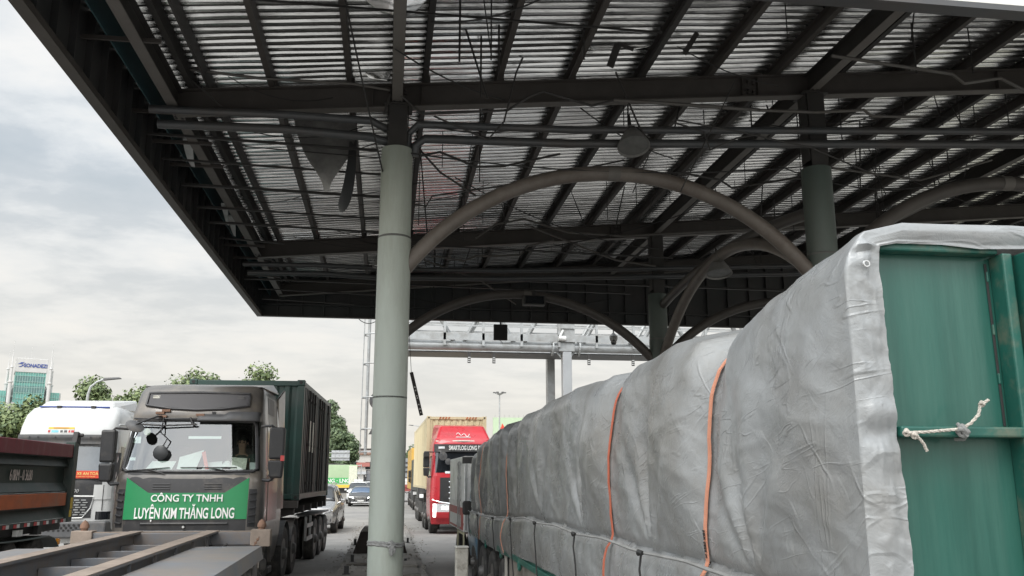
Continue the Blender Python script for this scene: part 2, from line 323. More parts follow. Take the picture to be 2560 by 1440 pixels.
# ---------------------------------------------------------------- mesh helpers
class MB:
    def __init__(s): s.v = []; s.f = []
    def add(s, vs, fs):
        o = len(s.v); s.v += [tuple(v) for v in vs]; s.f += [tuple(i + o for i in f) for f in fs]; return s
    def box(s, x0, x1, y0, y1, z0, z1):
        return s.add([(x0, y0, z0), (x1, y0, z0), (x1, y1, z0), (x0, y1, z0), (x0, y0, z1), (x1, y0, z1), (x1, y1, z1), (x0, y1, z1)],
                     [(0, 3, 2, 1), (4, 5, 6, 7), (0, 1, 5, 4), (1, 2, 6, 5), (2, 3, 7, 6), (3, 0, 4, 7)])
    def hexa(s, p): # 8 points: bottom ring ccw, top ring
        return s.add(p, [(0, 3, 2, 1), (4, 5, 6, 7), (0, 1, 5, 4), (1, 2, 6, 5), (2, 3, 7, 6), (3, 0, 4, 7)])
    def bar(s, p0, p1, w, h, up=(0, 0, 1)):
        p0, p1 = Vector(p0), Vector(p1); d = (p1 - p0).normalized(); u = Vector(up)
        if abs(d.dot(u)) > 0.98: u = Vector((0, 1, 0))
        a = d.cross(u).normalized() * (w / 2); b = a.cross(d).normalized() * (h / 2)
        return s.hexa([p0 - a - b, p0 + a - b, p1 + a - b, p1 - a - b, p0 - a + b, p0 + a + b, p1 + a + b, p1 - a + b])
    def ibeam(s, p0, p1, h, bw, tf=0.018, tw=0.012):
        p0, p1 = Vector(p0), Vector(p1); z = Vector((0, 0, 1))
        s.bar(p0 + z * (tf / 2), p1 + z * (tf / 2), bw, tf)
        s.bar(p0 + z * (h - tf / 2), p1 + z * (h - tf / 2), bw, tf)
        s.bar(p0 + z * (h / 2), p1 + z * (h / 2), tw, h - 2 * tf)
        return s
    def tube(s, pts, r, n=8, cap=True):
        pts = [Vector(p) for p in pts]; m = len(pts)
        rs = r if isinstance(r, (list, tuple)) else [r] * m
        ref = Vector((0, 0, 1)); vs = []
        d0 = (pts[1] - pts[0]).normalized()
        if abs(d0.dot(ref)) > 0.95: ref = Vector((0, 1, 0))
        a = d0.cross(ref).normalized()
        for i, p in enumerate(pts):
            d = (pts[min(i + 1, m - 1)] - pts[max(i - 1, 0)]).normalized()
            a = (a - d * a.dot(d)).normalized(); b = d.cross(a)
            for k in range(n):
                t = 2 * math.pi * k / n
                vs.append(p + (a * math.cos(t) + b * math.sin(t)) * rs[i])
        fs = [(i * n + k, i * n + (k + 1) % n, (i + 1) * n + (k + 1) % n, (i + 1) * n + k) for i in range(m - 1) for k in range(n)]
        if cap: fs += [tuple(reversed(range(n))), tuple(range((m - 1) * n, m * n))]
        return s.add(vs, fs)
    def lathe(s, prof, o=(0, 0, 0), ax='z', n=24):
        vs = []; o = Vector(o)
        for (r, a) in prof:
            for k in range(n):
                t = 2 * math.pi * k / n; c, q = r * math.cos(t), r * math.sin(t)
                vs.append(o + Vector({'z': (c, q, a), 'x': (a, c, q), 'y': (q, a, c)}[ax]))
        m = len(prof)
        fs = [(i * n + k, i * n + (k + 1) % n, (i + 1) * n + (k + 1) % n, (i + 1) * n + k) for i in range(m - 1) for k in range(n)]
        if prof[0][0] > 1e-6: fs.append(tuple(reversed(range(n))))
        if prof[-1][0] > 1e-6: fs.append(tuple(range((m - 1) * n, m * n)))
        return s.add(vs, fs)
    def prism(s, poly, ax, a, b):
        n = len(poly)
        def pt(p, t): return {'x': (t, p[0], p[1]), 'y': (p[0], t, p[1]), 'z': (p[0], p[1], t)}[ax]
        vs = [pt(p, a) for p in poly] + [pt(p, b) for p in poly]
        fs = [tuple(reversed(range(n))), tuple(range(n, 2 * n))] + [(i, (i + 1) % n, n + (i + 1) % n, n + i) for i in range(n)]
        return s.add(vs, fs)
    def grid(s, G, closed=False):
        nu, nv = len(G), len(G[0])
        vs = [p for row in G for p in row]
        fs = []
        for i in range(nu - 1):
            for j in range(nv - 1 if not closed else nv):
                fs.append((i * nv + j, i * nv + (j + 1) % nv, (i + 1) * nv + (j + 1) % nv, (i + 1) * nv + j))
        return s.add(vs, fs)
    def build(s, name, m, parent=None, smooth=False, bevel=0.0, solid=0.0, sub=0, fixn=True, loc=None, rot=None):
        me = bpy.data.meshes.new(name)
        me.from_pydata(s.v, [], s.f)
        if fixn:
            bm = bmesh.new(); bm.from_mesh(me)
            bmesh.ops.recalc_face_normals(bm, faces=bm.faces)
            bm.to_mesh(me); bm.free()
        if smooth:
            me.polygons.foreach_set('use_smooth', [True] * len(me.polygons))
            me.set_sharp_from_angle(angle=R(40))
        me.materials.append(m)
        o = bpy.data.objects.new(name, me); COL.objects.link(o)
        if parent: o.parent = parent
        if loc: o.location = loc
        if rot: o.rotation_euler = rot
        if solid:
            q = o.modifiers.new('thickness', 'SOLIDIFY'); q.thickness = solid; q.offset = 0
        if bevel:
            q = o.modifiers.new('edges', 'BEVEL'); q.width = bevel; q.segments = 2; q.limit_method = 'ANGLE'; q.angle_limit = R(40)
        if sub:
            q = o.modifiers.new('smooth', 'SUBSURF'); q.levels = sub; q.render_levels = sub
        me.update()
        return o

def tag(o, label=None, cat=None, group=None, kind=None):
    if label: o['label'] = label
    if cat: o['category'] = cat
    if group: o['group'] = group
    if kind: o['kind'] = kind
    return o
def thing(name, label, cat, loc=(0, 0, 0), rz=0.0, group=None):
    o = bpy.data.objects.new(name, None); COL.objects.link(o); o.empty_display_size = 0.2
    o.location = loc; o.rotation_euler = (0, 0, rz)
    return tag(o, label, cat, group)
def dup(root, loc, rz, label, group=None):
    r = root.copy(); COL.objects.link(r); r.location = loc; r.rotation_euler = (0, 0, rz); r['label'] = label
    if group: r['group'] = group
    for ch in list(root.children):
        c = ch.copy(); COL.objects.link(c); c.parent = r
        for g in ch.children:
            d = g.copy(); COL.objects.link(d); d.parent = c
    return r
def struct(o, kind='structure'):
    o['kind'] = kind; return o
def text(s, h, m, parent, loc, rot=(math.pi / 2, 0, 0), sx=1.0, bold=0.0, ext=0.004, warp=None, shear=0.0, name='lettering'):
    cu = bpy.data.curves.new(name, 'FONT'); cu.body = s; cu.size = 1.0; cu.align_x = 'CENTER'; cu.align_y = 'BOTTOM_BASELINE'
    cu.offset = bold; cu.extrude = 0.0; cu.shear = shear; cu.resolution_u = 3
    ob = bpy.data.objects.new(name, cu); COL.objects.link(ob)
    dg = bpy.context.evaluated_depsgraph_get(); dg.update()
    me = bpy.data.meshes.new_from_object(ob.evaluated_get(dg))
    bpy.data.objects.remove(ob); bpy.data.curves.remove(cu)
    # overlapping strokes of one glyph lie a hair apart so that they never share a plane
    par = list(range(len(me.vertices)))
    def find(i):
        while par[i] != i: par[i] = par[par[i]]; i = par[i]
        return i
    for e in me.edges: par[find(e.vertices[0])] = find(e.vertices[1])
    ids = {}
    for v in me.vertices: v.co.z += (ids.setdefault(find(v.index), len(ids)) % 5) * .0035
    k = h / 0.73
    M = Matrix.Translation(loc) @ Matrix(((1, 0, 0), (0, 1, 0), (0, 0, 1))).to_4x4() @ __import__('mathutils').Euler(rot).to_matrix().to_4x4() @ Matrix.Diagonal((k * sx, k, 1, 1))
    me.transform(M)
    if warp:
        for v in me.vertices:
            dy = v.co.y - loc[1]; v.co = warp(v.co) + Vector((0, dy, 0))
    me.materials.clear(); me.materials.append(m); me.name = name
    me.polygons.foreach_set('use_smooth', [False] * len(me.polygons))
    o = bpy.data.objects.new(name, me); COL.objects.link(o)
    q = o.modifiers.new('thickness', 'SOLIDIFY'); q.thickness = ext; q.offset = 0
    if parent: o.parent = parent
    return o
def arc_pts(p0, p1, rise, n=24, up=(0, 0, 1)):
    p0, p1, up = Vector(p0), Vector(p1), Vector(up)
    c = (p1 - p0).length; r = (c * c / 4 + rise * rise) / (2 * rise); a = math.asin(min(1, c / 2 / r))
    d = (p1 - p0).normalized(); mid = (p0 + p1) / 2
    return [mid + d * (r * math.sin(-a + 2 * a * i / n)) + up * (r * math.cos(-a + 2 * a * i / n) - (r - rise)) for i in range(n + 1)]
def sag(p0, p1, drop, n=10):
    p0, p1 = Vector(p0), Vector(p1)
    return [p0.lerp(p1, i / n) - Vector((0, 0, drop * 4 * (i / n) * (1 - i / n))) for i in range(n + 1)]

CONDUITS = [
    ([(-2.97, 11.5, 7.39), (-1.87, 11.52, 7.32), (-0.63, 11.54, 7.33), (-0.11, 11.56, 7.28)], 0.02),
    ([(-3.03, 11.6, 7.46), (-2.56, 11.62, 7.09), (-2.34, 11.64, 6.9)], 0.012),
    ([(0.03, 11.55, 7.22), (0.35, 11.57, 6.95), (1.56, 11.59, 7.09), (1.89, 11.61, 7.34), (2.09, 11.63, 7.43), (2.8, 11.65, 7.26), (3.14, 11.67, 7.38)], 0.018),
    ([(0.51, 11.5, 6.9), (1.27, 11.52, 6.6), (1.5, 11.54, 6.89), (1.68, 11.56, 7.67), (1.81, 11.58, 7.99)], 0.014),
    ([(0.24, 12.4, 6.61), (0.65, 12.42, 6.73), (1.2, 12.44, 6.53), (1.62, 12.46, 6.57), (2.49, 12.48, 6.82)], 0.018),
    ([(0.26, 12.6, 5.96), (0.47, 12.62, 5.94), (0.56, 12.64, 6.11), (1.59, 12.66, 6.32), (3.55, 12.68, 6.85)], 0.014),
    ([(3.01, 11.2, 7.16), (3.75, 11.22, 7.17), (5.18, 11.24, 7.16)], 0.026),
    ([(5.16, 11.2, 7.14), (6.03, 11.22, 7.17), (6.79, 11.24, 7.26), (6.92, 11.26, 7.18), (7.7, 11.28, 7.22)], 0.022),
    ([(5.43, 9.6, 7.2), (7.08, 9.62, 7.07), (7.25, 9.64, 6.96), (7.79, 9.66, 7.08), (8.13, 9.68, 6.94)], 0.022),
    ([(3.84, 11.0, 6.83), (4.77, 11.02, 6.71), (5.83, 11.04, 6.54), (6.63, 11.06, 6.24)], 0.012),
    ([(3.88, 11.3, 6.93), (4.35, 11.32, 6.81), (4.44, 11.34, 6.55), (4.85, 11.36, 6.76), (5.22, 11.38, 6.85)], 0.014),
    ([(0.35, 12.2, 6.66), (0.65, 12.22, 6.34), (1.18, 12.24, 6.01)], 0.016),
    ([(1.8, 18.6, 7.15), (2.25, 18.62, 7.49), (2.88, 18.64, 7.64), (3.88, 18.66, 7.38), (5.17, 18.68, 7.35), (9.82, 18.7, 7.78)], 0.025),
    ([(0.86, 19.0, 6.81), (1.58, 19.02, 6.73), (1.85, 19.04, 6.85), (2.85, 19.06, 6.91), (3.04, 19.08, 7.14), (3.64, 19.1, 7.31)], 0.022),
    ([(2.84, 18.4, 7.45), (4.9, 18.42, 6.71), (5.82, 18.44, 6.61)], 0.022),
    ([(0.73, 20.2, 7.01), (2.06, 20.22, 6.58), (2.93, 20.24, 6.02)], 0.02),
    ([(-0.18, 11.6, 6.93), (-0.08, 11.62, 7.31), (-0.02, 11.64, 7.32)], 0.016),
    ([(3.13, 11.5, 7.74), (3.47, 11.52, 6.9), (3.58, 11.54, 6.76)], 0.014),
    ([(4.74, 11.0, 7.49), (3.86, 11.02, 5.79)], 0.01),
    ([(4.43, 12.8, 6.74), (5.16, 12.82, 6.65), (5.36, 12.84, 6.53), (6.47, 12.86, 6.76), (6.9, 12.88, 6.72)], 0.018),
    ([(7.19, 13.0, 7.02), (8.77, 13.02, 6.89), (10.16, 13.04, 7.33)], 0.02),
    ([(-3.49, 12.3, 7.56), (-2.93, 12.32, 7.35), (-2.47, 12.34, 7.02)], 0.012),
]

# ---------------------------------------------------------------- ground, road, toll island
def sheet(name, x0, x1, y0, y1, z, m):
    return struct(MB().add([(x0, y0, z), (x1, y0, z), (x1, y1, z), (x0, y1, z)], [(0, 1, 2, 3)]).build(name, m, fixn=False))
sheet('ground', -2500, 2500, -600, 4200, -0.004, M_ground)
sheet('road', -13, 24, -40, 420, 0.0, M_asphalt)
def outline(w0, w1, y0, y1, n=10):
    c = (w0 + w1) / 2; hw = (w1 - w0) / 2; L_ = 4.5
    p = [(c - hw, y0 + 0.6), (c - hw * 0.6, y0), (c + hw * 0.6, y0), (c + hw, y0 + 0.6)]
    for i in range(n + 1):
        t = math.pi / 2 * i / n
        p.append((c + hw * math.cos(t), y1 - L_ + L_ * math.sin(t)))
    for i in range(n - 1, -1, -1):
        t = math.pi / 2 * i / n
        p.append((c - hw * math.cos(t), y1 - L_ + L_ * math.sin(t)))
    return p
b = MB(); b.prism(outline(-0.92, 0.86, 9.0, 38.5), 'z', 0.0, 0.17)
struct(b.build('kerb', M_kerb, bevel=0.03))
b = MB(); b.prism(outline(-0.76, 0.70, 9.15, 38.0), 'z', 0.165, 0.19)
struct(b.build('pavement', M_concrete, bevel=0.01))
# painted lane marks
b = MB()
for i in range(22):
    y = 40 + i * 9
    for x in (-5.1, 5.2): b.add([(x - .07, y, .004), (x + .07, y, .004), (x + .07, y + 3, .004), (x - .07, y + 3, .004)], [(0, 1, 2, 3)])
struct(b.build('road_markings', mat('worn road paint', (0.42, 0.41, 0.38), 0.8, 0, 0.2, 3), fixn=False))

# ---------------------------------------------------------------- toll plaza canopy
can = thing('toll_canopy', 'large sooty steel toll canopy with corrugated foil ceiling on round green columns', 'canopy', (0, 11.9, 0))
CX, CY = Vector((0, 11.9, 0)), 11.9
class CB(MB):               # canopy parts are given in world space and moved to the canopy's own origin
    def build(s, *a, **k):
        s.v = [(x, y - CY, z) for x, y, z in s.v]
        return MB.build(s, *a, **k)
def BB(x): return 6.88 + 0.092 * (x + 3)           # underside of the sloping cross beams
X0, X1, Y0, Y1 = -3.66, 21.0, 7.05, 24.85
BH, PH = 0.35, 0.20
def zs(x): return BB(x) + BH + PH + 0.005
# corrugated sheet
pitch, hh = 0.168, 0.050
prof = []
y = Y0
while y < Y1:
    prof += [(y, 0.0), (y + 0.060, 0.0), (y + 0.096, 0.0), (y + 0.116, hh), (y + 0.140, hh)]
    y += pitch
nx = 46
G = []
for i in range(nx + 1):
    x = X0 + (X1 - X0) * i / nx
    G.append([(x, yy + noise.noise((x * 1.3, yy * 3, 0)) * 0.012, zs(x) + zz + noise.noise((x * 1.7, yy * 5, 4)) * 0.014) for yy, zz in prof])
rs_ = CB().grid(G).build('roof_sheet', M_foil, can, fixn=False)
M_foil_shade = mat('shade painted foil recess', (0.13, 0.127, 0.124), 0.45, 0.6, 0.4, 1.6, 0, 20, (0.05, 0.047, 0.045), 0.5, 1.3, stretch=(0.5, 2.5, 1))  # shade between the ribs, painted in as a darker foil
rs_.data.materials.append(M_foil_shade)
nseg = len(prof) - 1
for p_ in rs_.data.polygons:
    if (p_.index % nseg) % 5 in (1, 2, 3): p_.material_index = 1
# top skin keeps daylight out
CB().add([(X0, Y0, zs(X0) + .09), (X1, Y0, zs(X1) + .09), (X1, Y1, zs(X1) + .09), (X0, Y1, zs(X0) + .09)], [(0, 1, 2, 3)]).build('roof_skin', M_galv, can, solid=0.02)
# purlins (C section, running away from us)
px_ = -2.80; k = 0
while px_ < X1 - 0.3:
    z = BB(px_) + BH
    b = CB()
    b.box(px_ - .006, px_ + .006, Y0 + .1, Y1 - .1, z, z + PH)
    b.box(px_ - .07, px_ - .006, Y0 + .1, Y1 - .1, z, z + .008)
    b.box(px_ - .07, px_ - .006, Y0 + .1, Y1 - .1, z + PH - .008, z + PH)
    b.box(px_ - .07, px_ - .064, Y0 + .1, Y1 - .1, z + .008, z + .03)
    for yb in (11.9, 20.0):
        b.box(px_ + .006, px_ + .04, yb - .06, yb + .06, z, z + .12)
    b.build('purlin', M_steel2 if k % 3 else M_steel, can)
    px_ += 1.075; k += 1
b = CB(); b.box(-2.62, -2.58, Y0 + .1, Y1 - .1, BB(-2.6) + BH, BB(-2.6) + BH + PH); b.build('purlin', M_steel, can)
# cross beams (I sections) that climb to the right
for yb in (7.5, 11.9, 20.0, 24.25):
    b = CB()
    b.ibeam((X0 + .62, yb, BB(X0 + .62)), (X1, yb, BB(X1)), BH, 0.17)
    for xs in (-0.35, 0.35, 5.2, 5.45, 9.5, 12.2):
        b.box(xs - .006, xs + .006, yb - .083, yb - .007, BB(xs) + .02, BB(xs) + BH - .03)
    if yb in (11.9, 20.0):
        for xs in (5.35, 0.0):
            for dx in (-.12, -.04, .04, .12):
                for dz in (.07, .12, .23, .28):
                    b.box(xs + dx - .013, xs + dx + .013, yb - .05, yb - .006, BB(xs) + dz - .013, BB(xs) + dz + .013)
    beam = b.build('cross_beam', M_steel2, can)
    # the pale dusty underside of the lower flange
    b = CB(); b.bar((X0 + .64, yb, BB(X0 + .64) - .004), (X1, yb, BB(X1) - .004), 0.165, 0.006); b.build('lower_flange', M_flange, beam)
# longitudinal girders
for xg in (-3.02, 0.0, 6.3, 12.6, 18.9):
    z = BB(xg) + 0.04
    b = CB(); b.ibeam((xg, Y0 + .15, z), (xg, Y1 - .25, z), BH - .05, 0.15)
    for yb in (11.9, 20.0):
        for dy in (-.2, -.14, .14, .2):
            for dx in (-.04, .04): b.box(xg + dx - .014, xg + dx + .014, yb + dy - .014, yb + dy + .014, z - .022, z - .0)
    g_ = b.build('girder', M_steel, can)
    b = CB(); b.bar((xg, Y0 + .2, z - .004), (xg, Y1 - .3, z - .004), 0.142, 0.006); b.build('lower_flange', M_flange, g_)
# columns
def column(x, y, ztop, m, band_z):
    b = CB(); r = 0.222
    prof = [(r + .006, 0.15), (r + .006, band_z[0] - .012), (r - .004, band_z[0] - .004), (r - .004, band_z[0] + .004), (r + .002, band_z[0] + .012)]
    prof += [(r + .002, band_z[1] - .012), (r - .008, band_z[1] - .004), (r - .008, band_z[1] + .004), (r - .002, band_z[1] + .012), (r - .002, ztop)]
    b.lathe(prof, (x, y, 0), 'z', 48)
    c = b.build('column', m, can, smooth=True)
    b = CB()
    zt = BB(x) + .02
    b.box(x - .13, x + .13, y - .15, y - .134, ztop - .02, zt); b.box(x - .13, x + .13, y + .134, y + .15, ztop - .02, zt)
    b.box(x - .008, x + .008, y - .134, y + .134, ztop - .02, zt)
    b.box(x - .2, x + .2, y - .2, y + .2, zt - .03, zt - .008)
    b.box(x - .15, x - .135, y - .13, y + .13, ztop + .1, zt - .03)
    b.box(x + .135, x + .15, y - .13, y + .13, ztop + .1, zt - .03)
    b.build('column_stub', M_steel, c)
    for zz in band_z: CB().lathe([(r - .002, zz - .02), (r + .006, zz - .012), (r + .006, zz + .012), (r - .002, zz + .02)], (x, y, 0), 'z', 48).build('weld_seam', mat('dark weld seam', (0.10, 0.10, 0.095), 0.7), c, smooth=True)
    return c
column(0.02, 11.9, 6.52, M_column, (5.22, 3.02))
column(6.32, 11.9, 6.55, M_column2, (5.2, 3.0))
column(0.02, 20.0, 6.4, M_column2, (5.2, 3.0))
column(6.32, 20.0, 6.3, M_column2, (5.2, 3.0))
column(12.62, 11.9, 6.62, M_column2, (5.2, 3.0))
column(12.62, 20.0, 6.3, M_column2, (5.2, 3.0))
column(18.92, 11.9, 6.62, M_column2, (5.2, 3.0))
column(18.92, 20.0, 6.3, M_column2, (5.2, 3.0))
# arched tubes between the columns
def arch(p0, p1, rise, r=0.110, m=M_arch):
    pts = arc_pts(p0, p1, rise, 36)
    a = CB().tube(pts, r, 16).build('arch_tube', m, can, smooth=True)
    i = 18
    d = (pts[19] - pts[17]).normalized() * 0.09
    CB().tube([pts[i] - d, pts[i] + d], r + .006, 16).build('joint_sleeve', M_flange, a, smooth=True)
    return a
M_archd = mat('sooty tube paint', (0.065, 0.057, 0.052), 0.55, 0, 0.2, 2.5)
arch((0.16, 11.9, 4.80), (6.16, 11.9, 4.86), 1.50)
arch((6.46, 11.9, 4.86), (12.46, 11.9, 5.0), 1.55, m=M_archd)
arch((0.16, 20.0, 5.05), (6.16, 20.0, 4.72), 1.32, m=M_archd)
arch((6.46, 20.0, 4.72), (12.46, 20.0, 4.9), 1.4, m=M_archd)
arch((0.02, 12.1, 4.85), (0.02, 19.8, 4.85), 1.35)
arch((6.36, 19.8, 4.75), (6.36, 12.1, 4.85), 1.45)
arch((12.62, 19.8, 4.75), (12.62, 12.1, 4.85), 1.45, m=M_archd)
arch((6.40, 19.8, 6.02), (6.36, 12.1, 5.95), 0.3, 0.10, m=M_archd)
# twin service pipes in front of each column row
for yp, dz, zl in ((11.62, 0, 6.85), (19.7, 0, 6.68)):
    for q, (zo, rr) in enumerate(((0.0, .055), (-0.17, .062))):
        pts = [(-3.3 + .1 * q, yp + .1 * q, zl + zo - .02), (-1.5, yp + .1 * q, zl + zo), (-0.35, yp + .1 * q, zl + zo - .02 - .03 * q), (0.45, yp + .1 * q, zl + zo - .02), (2.5, yp + .1 * q, zl + zo + .01), (6.2, yp - .12 + .1 * q, zl + zo + .16), (10, yp - .12 + .1 * q, zl + zo + .36), (20, yp - .1 + .1 * q, zl + zo + .7)]
        CB().tube(pts[:3] + [(-.14, yp + .22, zl + zo - .04 - .02 * q)], rr, 12).build('service_pipe', M_pipe, can, smooth=True)
        CB().tube([(.16 + .1 * q, yp + .26, zl - .42), (.17 + .1 * q, yp + .22, zl + zo - .1), (.30 + .1 * q, yp + .1 * q + .04, zl + zo - .02)] + pts[4:], rr, 12).build('service_pipe', M_pipe, can, smooth=True)
# ceiling runners left over from the stripped ceiling
for yr, xa, xb, zr, w in ((12.35, -3.5, -0.25, 6.72, .035), (12.62, -2.2, -0.25, 6.70, .014), (13.25, -3.5, -0.2, 6.68, .03), (14.5, -3.5, -0.2, 6.70, .04), (15.75, -3.5, -0.2, 6.70, .03), (16.7, -3.5, -0.2, 6.70, .035),
                          (17.9, -3.5, -2.2, 6.72, .03), (21.2, -3.5, 6.0, 6.62, .04), (22.8, -3.4, -0.2, 6.72, .03), (23.6, -3.4, -1.0, 6.62, .03), (21.0, -0.2, 13.0, 6.75, .05), (9.6, -3.0, 3.2, 7.38, .022), (18.4, 0.4, 6.2, 6.85, .03)):
    CB().bar((xa, yr, zr + .04), (xb, yr + rnd.uniform(-.05, .05), zr - .05), w, w).build('ceiling_runner', M_rod, can)
for yr, z in ((9.9, 6.95), (12.0, 6.95), (13.0, 6.9), (14.0, 6.9), (15.1, 6.92), (16.3, 6.9), (17.3, 6.9), (19.0, 6.9), (20.1, 6.9), (21.9, 6.9)):
    CB().bar((X0 + .02, yr, z), (-2.75, yr, z), .035, .05).build('fascia_strut', M_steel2, can)
CB().tube([(1.5, 8.0, 7.12), (6.0, 7.9, 7.2), (13, 7.8, 7.3)], 0.035, 8).build('service_pipe', M_pipe, can, smooth=True)
# hanger rods, straight or knocked askew
n = 0
for i in range(88):
    x = rnd.uniform(0.4, 11.5); yv = rnd.choice([9.6, 10.6, 12.6, 13.4, 14.2, 15.0, 15.8, 16.6, 17.4, 18.4, 21.0, 22.0, 23.0]) + rnd.uniform(-.2, .2)
    zt = zs(x) - .03; l = rnd.uniform(.5, 1.35)
    tx, ty = (0, 0) if rnd.random() < .7 else (rnd.uniform(-.35, .35), rnd.uniform(-.3, .3))
    r_ = rnd.choice((.008, .010, .014))
    CB().tube([(x, yv, zt), (x + tx, yv + ty, zt - l)], r_, 5).build('hanger_rod', M_rod, can)
# fascia: left side, far end, near end
b = CB()
b.box(X0, X0 + .02, Y0, Y1, 6.44, 7.50)
for i in range(33):
    yv = Y0 + .35 + i * 0.54
    b.box(X0 + .02, X0 + .10, yv, yv + .03, 6.46, 7.42)
fa = b.build('fascia', M_fascia, can)
b = CB(); b.box(X0 - .03, X0 + .11, Y0 - .03, Y1 + .03, 6.40, 6.44); b.box(X0 + .09, X0 + .11, Y0, Y1, 6.44, 6.49); b.build('bottom_lip', M_steel2, fa)
b = CB(); b.box(X0 + .30, X0 + .315, Y0, Y1, 6.98, 7.36); b.build('gutter_sheet', M_teal, fa)
b = CB()
b.box(X0 + .02, X1, Y1 - .02, Y1, 6.44, 9.4)
x = X0 + .5
while x < X1: b.box(x, x + .04, Y1 - .12, Y1 - .02, 6.46, zs(x) - .1); x += 0.55 + rnd.uniform(-.05, .15)
b.box(X0 + .1, X1, Y1 - .16, Y1 - .02, 6.72, 6.76)
fa = b.build('fascia', M_fascia, can)
b = CB(); b.box(X0 + .115, X1, Y1 - .12, Y1 + .03, 6.40, 6.44); b.build('bottom_lip', M_steel, fa)
b = CB(); b.box(X0 + .02, X1, Y0, Y0 + .02, 6.46, 9.4)
fa = b.build('fascia', M_fasciaw, can)
b = CB(); b.box(X0 + .115, X1, Y0 - .03, Y0 + .14, 6.40, 6.46); b.build('bottom_lip', M_pipe, fa)
for x in (5.3, 6.9, 8.4):
    CB().bar((x, Y0 + .2, 6.5), (x - .05, 8.0, 7.15), .05, .05).build('fascia_strut', M_pipe, can)
# bent conduits
for pts, r_ in CONDUITS:
    CB().tube(pts, r_, 6).build('bent_conduit', (M_conduit if r_ > .019 else M_steel) if r_ > .011 else M_rod, can)
# more loose wires strung between purlins and rods
for i in range(34):
    x = rnd.uniform(-2.6, 10.5); yv = rnd.uniform(9.2, 23.5); z = zs(x) - rnd.uniform(.25, .75)
    dx, dy = rnd.uniform(.6, 3.2) * rnd.choice((-1, 1)), rnd.uniform(-1.6, 1.6)
    CB().tube(sag((x, yv, z), (max(-3.2, x + dx), yv + dy, z + rnd.uniform(-.35, .35)), rnd.uniform(.02, .25), 9), rnd.choice((.006, .008, .011)), 5).build('loose_wire', M_wire, can)
# torn foil hanging from the ceiling
def rag(poly, thick, seed, m=M_foil):
    # poly: list of 3D rows (left, right); a crumpled strip between them
    G = []
    for i, (a, c) in enumerate(poly):
        a, c = Vector(a), Vector(c); row = []
        for j in range(7):
            p = a.lerp(c, j / 6)
            row.append(p + Vector((noise.noise(p * 5 + Vector((seed, 0, 0))), noise.noise(p * 5 + Vector((0, seed, 0))), noise.noise(p * 4 + Vector((0, 0, seed))))) * 0.05)
        G.append(row)
    return CB().grid(G).build('torn_foil', m, can, smooth=True, solid=0.006, fixn=False, sub=1)
rag([((-1.62, 13.0, 7.45), (-0.60, 13.0, 7.5)), ((-1.46, 12.8, 6.95), (-0.60, 12.8, 6.95)), ((-1.33, 12.65, 6.62), (-0.66, 12.65, 6.64)), ((-1.15, 12.6, 6.38), (-0.84, 12.6, 6.40)), ((-1.06, 12.6, 6.20), (-0.93, 12.6, 6.22)), ((-1.02, 12.6, 6.10), (-0.93, 12.6, 6.12))], .01, 3, mat('dull foil scrap', (0.30, 0.295, 0.29), 0.45, 0.6, 0.4, 3))
rag([((-0.70, 12.9, 7.2), (-0.58, 12.9, 7.2)), ((-0.70, 12.6, 6.6), (-0.57, 12.65, 6.6)), ((-0.72, 12.55, 6.3), (-0.58, 12.6, 6.3)), ((-0.78, 12.5, 6.0), (-0.62, 12.55, 6.0)), ((-0.86, 12.5, 5.86), (-0.66, 12.5, 5.84)), ((-0.78, 12.5, 5.76), (-0.72, 12.5, 5.75))], .01, 9, M_pipe)
rag([((-0.55, 9.5, 7.62), (-0.02, 9.5, 7.66)), ((-0.4, 9.65, 7.52), (-0.03, 9.6, 7.5)), ((-0.2, 9.8, 7.42), (-0.03, 9.7, 7.36))], .01, 14)
rag([((0.42, 9.5, 7.7), (0.02, 9.5, 7.66)), ((0.3, 9.6, 7.55), (0.04, 9.6, 7.5)), ((0.16, 9.7, 7.45), (0.05, 9.7, 7.4))], .01, 17)
rag([((2.55, 10.9, 7.84), (3.55, 10.9, 7.92)), ((2.6, 10.85, 7.76), (3.5, 10.85, 7.82)), ((2.66, 10.85, 7.70), (3.0, 10.85, 7.73))], .01, 21)
for p0_, p1_, w_ in (((2.98, 10.8, 7.80), (2.86, 10.8, 7.46), .10), ((2.98, 10.8, 7.82), (3.2, 10.8, 7.74), .05), ((4.05, 10.6, 7.95), (3.85, 10.6, 7.62), .07)): CB().bar(p0_, p1_, w_, .02, (0, 1, 0)).build('bent_bracket', M_steel, can)
rag([((-0.5, 11.5, 7.5), (-0.1, 11.5, 7.55)), ((-0.4, 11.5, 7.42), (-0.12, 11.5, 7.38))], .01, 25)
rag([((6.25, 8.9, 8.1), (6.35, 8.9, 8.1)), ((6.26, 8.9, 7.95), (6.36, 8.9, 7.97))], .01, 31)
for yv in (13.0, 16.2, 17.0):
    rag([((-3.2, yv, 7.0), (-3.05, yv, 7.0)), ((-3.22, yv + .5, 6.85), (-3.12, yv + .5, 6.85)), ((-3.2, yv + .8, 6.8), (-3.14, yv + .8, 6.78))], .01, 40 + yv, M_galv)

